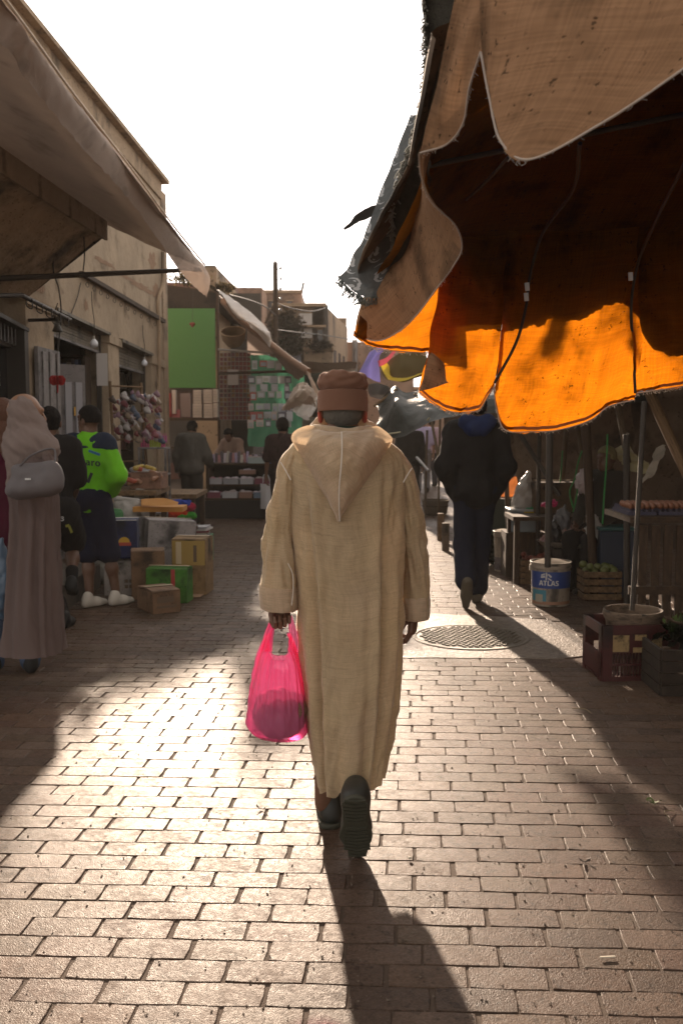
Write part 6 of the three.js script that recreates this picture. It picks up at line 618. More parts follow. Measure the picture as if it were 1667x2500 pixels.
// ---------- tarps and poles over the right-hand stalls ----------
{
  const P = at;
  const tarp = (label, rows, mat, nu = 30, nv = 20, w = 0.03, seed = 1, name = 'stall_tarp') => solo(name, label, 'tarpaulin', [sheet(rows.map(r => r.map(q => Array.isArray(q) ? P(...q) : q)), nu, nv, w, 3, seed)], mat);
  const FD = 10;
  tarp('blue and violet cloth edge lit by the sun beside the brown cap', [[[900, 862, FD], [930, 842, FD], [970, 836, FD]], [[880, 905, FD], [905, 885, FD - 0.1], [925, 870, FD]], [[876, 910, FD], [902, 922, FD - 0.1], [928, 934, FD]]], M(0.17, 0.15, 0.42, 0.8, { transmission: 0.3 }), 20, 16, 0.02, 2); tarp('red strip of cloth running up between the blue and yellow cloths', [[[968, 845, FD - 0.05], [972, 850, FD - 0.05]], [[945, 872, FD - 0.08], [945, 885, FD - 0.08]], [[922, 882, FD - 0.05], [925, 896, FD - 0.05]]], M(0.5, 0.08, 0.11, 0.8, { transmission: 0.3 }), 6, 16, 0.01, 3); tarp('yellow edged dark tarp hanging under the orange umbrella', [[[950, 880, FD], [980, 862, FD - 0.1], [1040, 850, FD]], [[932, 905, FD], [985, 900, FD - 0.15], [1045, 890, FD]], [[945, 925, FD], [985, 932, FD - 0.15], [1042, 915, FD]]], M(0.11, 0.075, 0.02, 0.7), 20, 16, 0.02, 4); tarp('bright yellow border strip catching the sun on the dark tarp', [[[930, 895, FD - 0.06], [942, 885, FD - 0.06], [950, 895, FD - 0.08]], [[938, 912, FD - 0.08], [952, 918, FD - 0.1], [962, 922, FD - 0.12]], [[948, 927, FD - 0.08], [985, 930, FD - 0.2], [1040, 908, FD - 0.08]]], M(0.75, 0.55, 0.03, 0.6, { transmission: 0.4 }), 14, 12, 0.004, 5); tarp('shiny grey plastic sheet sagging beside the brown cap', [[[897, 940, FD - 0.2], [925, 936, FD - 0.3], [952, 946, FD - 0.2]], [[898, 958, FD], [925, 965, FD - 0.1], [958, 962, FD]], [[903, 968, FD + 0.2], [925, 974, FD + 0.2], [960, 975, FD + 0.2]]], M(0.4, 0.4, 0.42, 0.3), 16, 12, 0.02, 6);
  // big black umbrella
  const bu = thing('black_umbrella', 'large sagging black market umbrella behind the robed man\'s shoulder', 'umbrella'); part('canopy', sheet([[[915, 990, FD], [960, 945, FD - 0.2], [995, 960, FD - 0.3], [1100, 935, FD], [1300, 920, FD], [1600, 915, FD]], [[925, 1010, FD - 0.4], [965, 985, FD - 0.8], [1010, 1000, FD - 1], [1100, 975, FD - 0.9], [1300, 960, FD - 1], [1600, 950, FD - 1]], [[918, 1040, FD - 0.6], [960, 1068, FD - 1], [1010, 1052, FD - 1.2], [1090, 1020, FD - 1.2], [1300, 1000, FD - 1.2], [1600, 980, FD - 1.2]]].map(r => r.map(q => P(...q))), 70, 30, 0.03, 2.5, 3), BLACKTARP, bu); part('rib', [rod(P(912, 992, FD - 0.4), P(970, 950, FD - 0.4), 0.014)], WOOD_LT, bu); part('rib', [rod(P(1010, 962, FD - 0.4), P(1050, 985, FD - 0.4), 0.012)], WOOD_LT, bu); part('hem_cord', tube([[930, 1062, 9.05], [985, 1054, 8.95], [1005, 1050, 8.9], [1030, 1040, 8.85], [1048, 1020, 8.8]].map(q => P(...q)), 0.008, 40, 5), M(0.35, 0.32, 0.22, 0.9), bu); part('pole', [rod(V(1.9, 0, -9.6), V(1.9, 2.05, -9.6), 0.02)], METAL_DK, bu); finish(bu);
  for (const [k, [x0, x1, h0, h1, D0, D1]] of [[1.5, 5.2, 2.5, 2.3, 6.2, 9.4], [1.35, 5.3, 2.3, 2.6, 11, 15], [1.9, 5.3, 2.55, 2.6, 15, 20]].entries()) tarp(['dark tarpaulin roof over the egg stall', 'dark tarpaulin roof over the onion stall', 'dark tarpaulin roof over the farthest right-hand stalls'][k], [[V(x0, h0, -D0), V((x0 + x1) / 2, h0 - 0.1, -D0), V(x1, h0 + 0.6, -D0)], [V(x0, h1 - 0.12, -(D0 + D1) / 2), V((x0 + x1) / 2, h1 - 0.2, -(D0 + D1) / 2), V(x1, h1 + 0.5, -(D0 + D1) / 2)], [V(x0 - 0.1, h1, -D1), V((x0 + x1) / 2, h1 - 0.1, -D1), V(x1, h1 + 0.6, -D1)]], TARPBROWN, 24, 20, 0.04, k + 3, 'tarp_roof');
  tarp('cloth added behind the onion stall to block low sun', [[V(2.3, 2.3, -13.4), V(3.6, 2.25, -13.2), V(5.3, 2.4, -13.4)], [V(2.35, 1.3, -13.5), V(3.6, 1.2, -13.3), V(5.3, 1.3, -13.5)], [V(2.4, 0.35, -13.5), V(3.6, 0.3, -13.3), V(5.3, 0.3, -13.5)]], TARPBROWN, 24, 20, 0.05, 8, 'light_block_cloth'); tarp('long cloth added behind the egg stall to block low sun', [[V(2.75, 2.35, -9.7), V(3.6, 2.3, -9.6), V(5.3, 2.4, -9.6)], [V(2.85, 1.5, -9.8), V(3.6, 1.45, -9.6), V(5.3, 1.5, -9.6)], [V(2.8, 1.05, -9.8), V(3.6, 1.0, -9.6), V(5.3, 1.0, -9.6)]], TARPBROWN, 24, 20, 0.05, 9, 'light_block_cloth'); tarp('side cloth added to block low sun at the farthest right-hand stalls', [[V(1.75, 2.4, -17.5), V(2.6, 2.3, -17.6), V(5, 2.4, -17.5)], [V(1.85, 0.5, -17.6), V(2.6, 0.45, -17.7), V(5, 0.5, -17.6)]], TARPBROWN, 24, 14, 0.05, 10, 'light_block_cloth');  // cloths added to keep low sun out of the right-hand stalls
  tarp('brown tarpaulin added on the street side of the egg stall to block skylight', [[V(1.85, 2.5, -6.2), V(1.75, 2.42, -7.8), V(1.7, 2.3, -9.3)], [V(1.95, 2.1, -6.2), V(1.82, 2.05, -7.8), V(1.8, 2.0, -9.3)], [V(1.98, 1.82, -6.3), V(1.86, 1.86, -7.8), V(1.84, 1.8, -9.2)]], TARPBROWN, 24, 14, 0.04, 21, 'light_block_cloth'); tarp('brown tarpaulin roof added close behind the orange umbrella to block skylight', [[V(2.45, 2.6, -2.6), V(3.6, 2.55, -2.6), V(5.3, 2.9, -2.6)], [V(2.3, 2.6, -4.4), V(3.6, 2.5, -4.4), V(5.3, 2.9, -4.4)], [V(1.9, 2.62, -6.25), V(3.6, 2.6, -6.25), V(5.3, 3.0, -6.25)]], TARPBROWN, 20, 20, 0.04, 22, 'tarp_roof');  // curtain and roof tarp added to cut skylight on the right
  // poles
  const PALEWOOD = M(0.2, 0.15, 0.095, 0.75, { map: withRep(woodTex, 2) }); const pole = (label, a, b, r, m = PALEWOOD) => solo('stall_pole', label, 'pole', rod(a, b, r, r * 0.9), m); const foot = (x, y, D) => { const p = P(x, y, D); p.y = 0.01; return p; };
  pole('pale slanting stick left of the dark-clothed man', P(1046, 990, 12), P(1072, 1130, 11.6), 0.018); pole('thin pale stick beside the distant pedestrians', P(1042, 1050, 16), foot(1038, 1150, 16), 0.02); pole('pale stick standing just left of the dark-clothed man', P(1074, 1005, 14), foot(1070, 1170, 14), 0.018);
  pole('pale bamboo pole right of the hanging orange flap', P(1384, 1030, 10), foot(1352, 1300, 9.9), 0.026); pole('thin pale stake leaning right in the dark stall', P(1408, 1035, 9.6), P(1432, 1190, 9.3), 0.022); pole('pale leaning pole near the vendor\'s head', P(1508, 985, 8.6), P(1532, 1130, 8.4), 0.03); pole('thick brown pole leaning at the right edge', P(1585, 960, 7.4), P(1690, 1190, 7.0), 0.04, WOOD_LT); pole('dark upright pole rising from the red crate\'s bucket', P(1572, 980, 6.1), P(1542, 1490, 6.02), 0.016, METAL_DK); pole('dark upright pole planted in the blue and white bucket', P(1342, 1040, 8.3), P(1336, 1385, 8.26), 0.03, METAL_DK); pole('rusty post planted in the farther whitewashed bucket', P(1233, 1080, 10.35), P(1240, 1310, 10.35), 0.026, WOOD_DK); pole('dark post behind the green straps', P(1428, 1010, 8.8), foot(1452, 1330, 8.8), 0.04, WOOD_DK); pole('dark post beside the vendor in the stall', P(1528, 1060, 8.2), foot(1532, 1400, 8.2), 0.028, METAL_DK); pole('dark diagonal brace across the stall', P(1262, 1050, 9.2), P(1365, 1210, 9.0), 0.022, METAL_DK); pole('pale metal rail leaning by the far right stalls', P(1017, 1117, 15), P(1046, 1150, 14.4), 0.022, METAL_GREY);
  const GST = M(0.015, 0.25, 0.04, 0.5, { transmission: 0.2 }); const strap = (label, pts) => solo('green_strap', label, 'strap', tube(pts.map(q => P(...q)), 0.007, 40, 4), GST); strap('green plastic strap tied to the leaning stake', [[1420, 1100, 9.2], [1410, 1130, 9.2], [1402, 1168, 9.2], [1390, 1200, 9.2], [1398, 1240, 9.2]]); strap('green loop hanging from the tied strap', [[1402, 1168, 9.19], [1408, 1195, 9.19], [1404, 1225, 9.19], [1398, 1250, 9.19]]); strap('long taut green cord before the vendor', [[1482, 1060, 8.3], [1480, 1120, 8.3], [1473, 1220, 8.3], [1470, 1280, 8.3]]); strap('green strap on the pale bamboo pole', [[1372, 1100, 9.8], [1368, 1160, 9.8], [1362, 1220, 9.8]]);
}
// ---------- goods on the right ----------
{
  const P = at, r = rng(303);
  const RUST = M(0.2, 0.15, 0.11, 0.8, { map: withRep(grimeTex, 2.5), bumpMap: withRep(plasterBump, 3), bumpScale: 0.01 }), WHITEP = M(0.4, 0.36, 0.31, 0.5, { map: withRep(grimeTex, 2) }), SAND = M(0.3, 0.23, 0.16, 0.95, { bumpMap: withRep(grit, 5), bumpScale: 0.02 });
  const bucket = (label, p, rad, h, extra) => { const t = thing('paint_bucket', label, 'bucket'); part('bucket_wall', lathe([[rad * 0.93, 0.004], [rad * 0.95, 0.0], [rad * 0.985, h * 0.85], [rad * 1.03, h * 0.87], [rad * 1.03, h * 0.92], [rad, h * 0.93], [rad * 1.05, h * 0.985], [rad * 1.05, h], [rad * 0.98, h], [rad * 0.9, 0.02]], p.x, 0, p.z, 40), WHITEP, t); part('bottom', [cyl(rad * 0.9, rad * 0.9, 0.01, p.x, 0.012, p.z)], WHITEP, t); extra(t, p, rad, h); return finish(t); };
  const band = (p, r0, h0, h1, a0, a1, m, t, name, lift = 0.003) => { const n = 24; const g = grid(n, 6, (u, v) => { const a = lerp(a0, a1, u), y = lerp(h0, h1, v), rr = r0(y) + lift; return V(p.x + Math.sin(a) * rr, y, p.z + Math.cos(a) * rr); }); return part(name, g, m, t); };
  const { FontLoader } = await import('three/addons/loaders/FontLoader.js'); const { TextGeometry } = await import('three/addons/geometries/TextGeometry.js'); const font = await new FontLoader().loadAsync('fonts/droid/droid_sans_bold.typeface.json');
  globalThis.__f = null; const textOn = (s, size, wrap) => { const g = new TextGeometry(s, { font, size, depth: 0.002, curveSegments: 4 }); g.computeBoundingBox(); const b = g.boundingBox; g.translate(-(b.min.x + b.max.x) / 2, 0, 0); const q = g.attributes.position; for (let i = 0; i < q.count; i++) { const o = wrap(q.getX(i), q.getY(i), q.getZ(i)); q.setXYZ(i, o.x, o.y, o.z); } g.computeVertexNormals(); return g; };
  bucketTools.textOn = textOn;
  bucket('blue and white paint bucket of sand reading ATLAS holding a pole', gnd(1342, 1474), 0.166, 0.37, (t, p, rad, h) => { const r0 = y => rad * lerp(0.95, 0.985, y / (h * 0.85)); band(p, r0, h * 0.42, h * 0.8, -1.5, 1.5, M(0.02, 0.05, 0.2, 0.45), t, 'blue_label'); part('lettering', textOn('ATLAS', 0.042, (x, y, z) => { const a = x / rad - 0.3, rr = r0(0.2) + 0.005 + z; return V(p.x + Math.sin(a) * rr, h * 0.49 + y, p.z + Math.cos(a) * rr); }), M(0.55, 0.55, 0.52, 0.6), t); const emb = []; for (let k = 0; k < 9; k++) { const a = -0.42 + 0.2 * Math.sin(k * 2.1), y = h * (0.62 + 0.12 * Math.abs(Math.cos(k * 1.7))), rr = r0(y) + 0.005; emb.push(box(0.012, 0.035, 0.003, p.x + Math.sin(a) * rr, y, p.z + Math.cos(a) * rr, 0, a, k)); } part('emblem', emb, M(0.45, 0.45, 0.45, 0.6), t); band(p, r0, h * 0.08, h * 0.38, -1.3, -0.42, M(0.05, 0.2, 0.26, 0.5), t, 'picture_label'); band(p, r0, h * 0.1, h * 0.28, -1.05, -0.6, M(0.32, 0.3, 0.24, 0.5), t, 'picture_label', 0.005); band(p, r0, h * 0.05, h * 0.12, -1.4, 1.4, M(0.3, 0.16, 0.1, 0.6), t, 'rusty_band', 0.0045); part('sand_fill', lathe([[0.001, h * 1.06], [rad * 0.5, h * 1.03], [rad * 0.97, h * 0.96]], p.x, 0, p.z), SAND, t); part('handle_lug', [box(0.02, 0.05, 0.03, p.x - rad * 1.03, h * 0.85, p.z)], WHITEP, t); });
  bucket('whitewashed peeling bucket of cement holding the rusty post', gnd(1243, 1393), 0.165, 0.42, (t, p, rad, h) => { const r0 = y => rad * lerp(0.95, 0.985, y / (h * 0.85)); band(p, r0, h * 0.05, h * 0.36, -1.5, 0.2, M(0.22, 0.2, 0.22, 0.7, { map: withRep(grimeTex, 3) }), t, 'faded_label'); band(p, r0, h * 0.4, h * 0.75, -0.6, 1.2, M(0.08, 0.075, 0.06, 0.7, { map: withRep(grimeTex, 3) }), t, 'faded_label'); part('cement_fill', lathe([[0.001, h * 1.05], [rad * 0.8, h * 1.02], [rad * 1.0, h * 0.97]], p.x, 0, p.z), M(0.42, 0.36, 0.28, 0.95, { bumpMap: withRep(plasterBump, 4), bumpScale: 0.04 }), t); });
  // red slatted crate with a bucket in it
  { const t = thing('plastic_crate', 'dark red plastic crate with torn paper label holding a rusty bucket', 'crate'), RED = M(0.07, 0.009, 0.009, 0.5, { map: withRep(grimeTex, 1.5) }); const c = P(1535, 1600, 6.05), w = 0.46, d = 0.36, h = 0.34, ya = 0.06, G = g => g.rotateY(ya).translate(c.x, 0, c.z); for (const s of [-1, 1]) { part('side_panel', G(merge([box(w, 0.05, 0.016, 0, h - 0.025, s * d / 2), box(w, 0.03, 0.016, 0, 0.015, s * d / 2), box(w, 0.12, 0.01, 0, h - 0.11, s * d / 2), box(0.06, h, 0.02, -w / 2 + 0.03, h / 2, s * d / 2), box(0.06, h, 0.02, w / 2 - 0.03, h / 2, s * d / 2), box(w, 0.012, 0.014, 0, 0.1, s * d / 2)])), RED, t); part('end_panel', G(merge([box(0.016, 0.06, d, s * w / 2, h - 0.03, 0), box(0.016, 0.14, d, s * w / 2, 0.1, 0), box(0.016, h, 0.05, s * w / 2, h / 2, d / 2 - 0.025), box(0.016, h, 0.05, s * w / 2, h / 2, -d / 2 + 0.025)])), RED, t); } for (let k = 0; k < 17; k++) part('slat', G(box(0.008, 0.17, 0.008, -w / 2 + 0.075 + k * 0.0195, 0.1, d / 2)), RED, t); part('bottom', G(box(w, 0.012, d, 0, 0.012, 0)), RED, t); const lab = M(0.4, 0.3, 0.15, 0.8, { map: withRep(grimeTex, 4) }); part('paper_label', [G(box(0.1, 0.1, 0.003, -0.12, h - 0.11, d / 2 + 0.0075)), G(box(0.07, 0.035, 0.003, 0.0, h - 0.075, d / 2 + 0.0075)), G(box(0.06, 0.08, 0.003, 0.1, h - 0.12, d / 2 + 0.0075)), G(box(0.09, 0.03, 0.003, 0.0, h - 0.15, d / 2 + 0.0075))], lab, t); finish(t);
    const q = thing('rusty_bucket', 'rust-rimmed white tub standing inside the red crate', 'bucket'); part('tub', lathe([[0.14, 0.03], [0.165, 0.33], [0.185, 0.37], [0.178, 0.4], [0.17, 0.4], [0.155, 0.33], [0.13, 0.04]], c.x + 0.02, 0, c.z - 0.01, 40), RUST, q); part('filling', [cyl(0.15, 0.15, 0.01, c.x + 0.02, 0.33, c.z - 0.01)], M(0.05, 0.04, 0.03, 0.9), q); part('bottom', [cyl(0.14, 0.14, 0.01, c.x + 0.02, 0.032, c.z - 0.01)], RUST, q); finish(q); }
  { const c = P(1668, 1670, 5.7), t = thing('dark_crate', 'blackish wooden crate cut off at the right edge', 'crate'); for (let k = 0; k < 4; k++) part('plank', [box(0.5, 0.062, 0.02, c.x + 0.06, 0.035 + k * 0.068, c.z + 0.18, 0, 0, 0, 0.004), box(0.02, 0.062, 0.34, c.x - 0.19, 0.035 + k * 0.068, c.z, 0, 0, 0, 0.004)], M(0.05, 0.035, 0.024, 0.85, { map: withRep(woodTex, 2) }), t); part('corner_post', [box(0.04, 0.28, 0.04, c.x - 0.16, 0.14, c.z + 0.15)], WOOD_DK, t); finish(t); bush('herb_bunch', 'dark green herbs heaped in the crate at the right edge', V(c.x + 0.02, 0.33, c.z), V(0.18, 0.09, 0.14), 420, 0.07, 51, LEAF_DK, 4); }
  // onion stand
  { const c = P(1392, 1340, 9.3), t = thing('onion_tray', 'wide tin tray of onions on a low dark stand', 'tray'), h = P(1392, 1328, 9.3).y; part('tray', lathe([[0.001, 0], [0.26, 0.0], [0.31, 0.05], [0.32, 0.055], [0.3, 0.04], [0.25, 0.012]], 0, 0, 0, 40).scale(1, 1, 0.7).translate(c.x, h - 0.02, c.z), M(0.4, 0.38, 0.34, 0.4, { metalness: 0.6 }), t); part('stand', [box(0.4, h - 0.03, 0.3, c.x, (h - 0.03) / 2, c.z)], M(0.03, 0.025, 0.02, 0.9), t); finish(t); const om = [[0.28, 0.16, 0.15], [0.34, 0.22, 0.19], [0.22, 0.12, 0.13], [0.4, 0.3, 0.26]].map(q => M(q[0], q[1], q[2], 0.32)); for (let k = 0; k < 90; k++) { const a = r() * 6.28, rr = Math.sqrt(r()) * 0.27, x = Math.cos(a) * rr, z = Math.sin(a) * rr * 0.66, top = 0.19 * (1 - (rr / 0.29) ** 2) * (x > 0 ? 1 : 0.7), s = rnd(0.022, 0.034, r); solo('onion', x < -0.08 ? 'small purple onion in the left part of the tin tray heap' : x > 0.1 ? 'small purple onion in the right part of the tin tray heap' : 'small purple onion in the middle of the tin tray heap', 'onion', [lathe([[0.001, -0.9], [0.6, -0.7], [1, 0], [0.75, 0.6], [0.2, 0.95], [0.05, 1.4]].map(q => [q[0] * s, q[1] * s]), 0, 0, 0, 9).rotateX(rnd(-0.9, 0.9, r)).rotateZ(rnd(-0.9, 0.9, r)).translate(c.x + x, h + 0.02 + top * r() ** 0.3, c.z + z)], om[Math.floor(r() * 4)], x < -0.08 ? 'onions, left part' : x > 0.1 ? 'onions, right part' : 'onions, middle part'); } solo('clear_bag', 'crinkled clear plastic bag stuck on the onion tray', 'bag', [sheet([[P(1438, 1290, 9.2), P(1460, 1275, 9.2), P(1478, 1300, 9.2)], [P(1440, 1315, 9), P(1462, 1310, 9), P(1475, 1330, 9)], [P(1445, 1332, 9), P(1458, 1345, 9), P(1465, 1342, 9)]], 16, 16, 0.03, 14, 3)], M(0.7, 0.7, 0.7, 0.2, { transmission: 0.5 })); }
  // bags, tubs and greens
  bush('greens_heap', 'heap of leafy greens on the ground behind the dark-clothed man', V(P(1200, 1310, 10.8).x, 0.2, -10.8), V(0.28, 0.2, 0.25), 900, 0.09, 61, LEAF_DK, 8);
  { const t = thing('plastic_bag', 'tall cloudy white plastic bag tied at the top in the stall', 'bag'); part('bag_body', blob([[P(1278, 1225, 10), [0.12, 0.13, 0.1]], [P(1280, 1190, 10), P(1290, 1158, 10), 0.07, 0.03]], 0.012, 0.08, (x, y, z, d) => d - 0.014 * sn(x * 14, y * 8, z * 14) - 0.006 * sn(x * 40, y * 20, z * 40)), M(0.45, 0.43, 0.4, 0.35, { transmission: 0.25 }), t); finish(t); }
  { const c = P(1277, 1285, 10), t = thing('storage_tub', 'grey-blue plastic storage tub with yellow clips', 'tub'), h1 = P(1277, 1246, 10).y, h0 = P(1277, 1296, 10).y; part('tub', [box(0.3, h1 - h0, 0.26, c.x, (h0 + h1) / 2, c.z, 0, 0, 0, 0.015)], M(0.2, 0.25, 0.28, 0.4), t); part('lid', [box(0.33, 0.025, 0.29, c.x, h1 + 0.012, c.z, 0, 0, 0, 0.008)], M(0.4, 0.42, 0.42, 0.4), t); part('clip', [box(0.1, 0.02, 0.015, c.x + 0.03, h1 - 0.01, c.z + 0.142)], M(0.5, 0.35, 0.03, 0.5), t); finish(t); solo('tub_stand', 'dark low crate under the grey-blue tub', 'crate', [box(0.4, h0, 0.3, c.x, h0 / 2 - 0.002, c.z)], WOOD_DK); }
  [['crumpled pink bag on the tub lid', 1292, 1238, 9.95, [0.5, 0.04, 0.12]], ['bright pink bag lying left of the bucket pole', 1338, 1232, 9.4, [0.55, 0.03, 0.14]], ['small green bag on the tub lid', 1300, 1246, 9.9, [0.02, 0.3, 0.12]]].forEach(([l, x, y, D, c], k) => { const p = P(x, y, D); solo('small_bag', l, 'bag', [blob([[p.clone().add(V(-0.04, 0, 0)), p.clone().add(V(0.05, 0.015, 0)), 0.03, 0.035]], 0.01, 0.02, (a, b, q, d) => d - 0.014 * sn(a * 22, b * 22, q * 22 + k))], M(c[0], c[1], c[2], 0.4, { transmission: 0.2 })); });
  solo('goods_table', 'dark plank table between the buckets and the vendor', 'table', [box(0.75, 0.04, 0.5, P(1335, 1245, 9.7).x, P(1335, 1248, 9.6).y - 0.06, -9.7), ...[[-0.33, 0.2], [0.33, 0.2], [-0.33, -0.2], [0.33, -0.2]].map(([x, z]) => box(0.05, P(1335, 1248, 9.6).y - 0.08, 0.05, P(1335, 1245, 9.7).x + x, (P(1335, 1248, 9.6).y - 0.08) / 2, -9.7 + z))], WOOD_DK); carton('plain pale cardboard carton on the dark plank table', 1345, 1235, 9.9, 0.38, 0.3, 0.25, 0.1, [0.16, 0.11, 0.07], { y: P(1335, 1248, 9.6).y - 0.038 });
  solo('blue_chest', 'deep blue chest with teal lid between the onions and the eggs', 'chest', [box(0.3, 0.34, 0.3, P(1495, 1310, 8.9).x, 0.42, -8.9, 0, 0, 0, 0.01), box(0.28, 0.25, 0.28, P(1495, 1310, 8.9).x, 0.125, -8.9)], M(0.008, 0.02, 0.045, 0.5)); solo('teal_lid', 'teal lid lying on the deep blue chest', 'lid', [box(0.33, 0.03, 0.32, P(1495, 1310, 8.9).x, 0.606, -8.9, 0, 0, 0, 0.01)], M(0.02, 0.08, 0.08, 0.4));
  [['slatted wooden crate of dark goods under the plank table', 1310, 1330, 9.55, 0.34, 0.24], ['slatted wooden crate standing right of the onion stand', 1462, 1385, 8.7, 0.32, 0.26], ['slatted wooden crate behind the whitewashed bucket', 1290, 1345, 10.6, 0.36, 0.3], ['slatted wooden crate beside the rusty post', 1208, 1345, 11.3, 0.34, 0.26]].forEach(([l, x, y, D, w, h], k) => { const p = P(x, y, D), t = thing('wooden_crate', l, 'crate'); for (let i = 0; i < 4; i++) part('slat', [box(w, h * 0.19, 0.012, p.x, h * (0.12 + i * 0.25), p.z + 0.13), box(0.012, h * 0.19, 0.26, p.x - w / 2, h * (0.12 + i * 0.25), p.z), box(0.012, h * 0.19, 0.26, p.x + w / 2, h * (0.12 + i * 0.25), p.z), box(w, h * 0.19, 0.012, p.x, h * (0.12 + i * 0.25), p.z - 0.13)], WOOD_LT, t); part('corner_post', [[-1, -1], [1, -1], [-1, 1], [1, 1]].map(([a, b]) => box(0.03, h, 0.03, p.x + a * (w / 2 - 0.02), h / 2, p.z + b * 0.11)), WOOD_DK, t); finish(t); const c2 = [[0.2, 0.05, 0.03], [0.12, 0.14, 0.04], [0.25, 0.13, 0.03], [0.1, 0.05, 0.06]][k]; for (let i = 0; i < 14; i++) solo('vegetable', `round vegetable heaped in the ${['crate under the plank table', 'crate right of the onion stand', 'crate behind the whitewashed bucket', 'crate beside the rusty post'][k]}`, 'vegetable', [ball(rnd(0.03, 0.042, r), p.x + rnd(-0.4, 0.4, r) * w, h * 0.9 + rnd(0, 0.06, r), p.z + rnd(-0.1, 0.1, r), 1, 0.9, 1, 9)], M(c2[0], c2[1], c2[2], 0.45), `vegetables, crate ${k + 1}`); });
  [['grey carrier bag hanging from the plank table', 1372, 1275, 9.3, [0.16, 0.16, 0.17]], ['white carrier bag lying by the deep blue chest', 1448, 1300, 8.9, [0.5, 0.5, 0.48]], ['black carrier bag slumped under the plank table', 1350, 1310, 9.2, [0.02, 0.02, 0.022]], ['pale carrier bag hanging from the leaning stake', 1425, 1180, 9.1, [0.42, 0.36, 0.36]]].forEach(([l, x, y, D, c], k) => { const p = P(x, y, D); solo('carrier_bag', l, 'bag', [blob([[p, [0.075, 0.1, 0.06]], [p.clone().add(V(0, 0.07, 0)), p.clone().add(V(0.01, 0.15, 0)), 0.04, 0.012]], 0.01, 0.05, (a, b, q, d) => d - 0.013 * sn(a * 18, b * 11, q * 18 + k * 3) - 0.005 * sn(a * 45, b * 30, q * 45))], M(c[0], c[1], c[2], 0.35, { transmission: 0.15 })); });
  // eggs on stacked trays
  { const a = P(1505, 1232, 7.4), b = P(1720, 1232, 7.4), t = thing('egg_table', 'dark slatted table carrying trays of eggs', 'table'), h = a.y; part('tabletop', [box(b.x - a.x, 0.04, 0.7, (a.x + b.x) / 2, h - 0.08, -7.4)], WOOD_DK, t); for (let k = 0; k < 7; k++) part('plank', [box(0.06, h - 0.12, 0.02, a.x + 0.1 + k * 0.09, (h - 0.12) / 2, -7.07)], WOOD_DK, t); part('rail', [box(b.x - a.x, 0.06, 0.03, (a.x + b.x) / 2, 0.35, -7.05)], WOOD_DK, t); finish(t); const TR = M(0.05, 0.045, 0.075, 0.7); for (let s = 0; s < 3; s++) { const u = thing('egg_tray', `violet moulded egg tray, ${['left', 'middle', 'right'][s]} of three on the table`, 'tray', 'egg trays'); const x0 = a.x + 0.02 + s * 0.215, g = []; part('base', [box(0.2, 0.025, 0.44, x0 + 0.1, h - 0.045, -7.38)], TR, u); for (let i = 0; i < 5; i++) for (let j = 0; j < 10; j++) g.push(cyl(0.014, 0.007, 0.035, x0 + 0.02 + i * 0.04, h - 0.02, -7.58 + j * 0.043, 0, 0, 0, 6)); part('pegs', g, TR, u).userData.kind = 'stuff'; finish(u); for (let i = 0; i < 5; i++) for (let j = 0; j < 6; j++) solo('egg', `brown egg in the ${['left', 'middle', 'right'][s]} egg tray`, 'egg', [ball(0.0215, x0 + 0.02 + i * 0.04, h + 0.008 + (j % 2) * 0.003, -7.19 - j * 0.043, 0.95, 1.15, 0.95, 10)], bucketTools.egg, `eggs in the ${['left', 'middle', 'right'][s]} tray`); } }
  // lit cloths at the back of the stall
  solo('pale_cloth', 'pale yellow cloth lit up behind the vendor', 'cloth', [sheet([[P(1496, 1100, 9.4), P(1530, 1085, 9.4), P(1558, 1120, 9.4)], [P(1505, 1120, 9.3), P(1540, 1125, 9.2), P(1575, 1130, 9.3)], [P(1525, 1140, 9.4), P(1560, 1155, 9.3), P(1595, 1150, 9.3)]], 20, 16, 0.03, 9, 3)], M(0.55, 0.5, 0.28, 0.8, { transmission: 0.5 })); solo('pale_cloth', 'torn white cloth hanging beside the leaning brown pole', 'cloth', [sheet([[P(1600, 1095, 8.6), P(1625, 1085, 8.6)], [P(1590, 1130, 8.5), P(1612, 1125, 8.5)], [P(1565, 1178, 8.5), P(1590, 1165, 8.5)]], 12, 20, 0.03, 10, 5)], M(0.6, 0.55, 0.45, 0.8, { transmission: 0.5 })); solo('pale_cloth', 'orange-brown sacking hanging right of the dark-clothed man', 'cloth', [sheet([[P(1232, 1160, 11.5), P(1262, 1165, 11.5)], [P(1205, 1200, 11.4), P(1262, 1200, 11.4)], [P(1192, 1212, 11.4), P(1258, 1228, 11.4)]], 14, 14, 0.02, 9, 7)], M(0.5, 0.16, 0.04, 0.85, { transmission: 0.45 })); 
  // far right: basket, stumps
  { const c = gnd(1062, 1256), t = thing('round_basket', 'round woven tub standing far off left of the dark-clothed man', 'basket'); part('tub', lathe([[0.16, 0], [0.2, 0.02], [0.22, 0.2], [0.24, 0.24], [0.22, 0.25], [0.19, 0.03]], c.x, 0, c.z), M(0.1, 0.075, 0.05, 0.8), t); part('hoop', new THREE.TorusGeometry(0.215, 0.012, 6, 28).rotateX(Math.PI / 2).translate(c.x, 0.15, c.z), WOOD_DK, t); finish(t); } [['taller wooden post stump left of the dark-clothed man', 1075, 1320, 0.36], ['shorter whitewashed post stump beside the dark-clothed man', 1087, 1345, 0.34]].forEach(([l, x, y, h], k) => { const c = gnd(x, y); solo('post_stump', l, 'post', [box(0.075, h, 0.075, c.x, h / 2, c.z, 0, 0.2, 0, 0.008)], k ? RUST : WOOD_LT); });
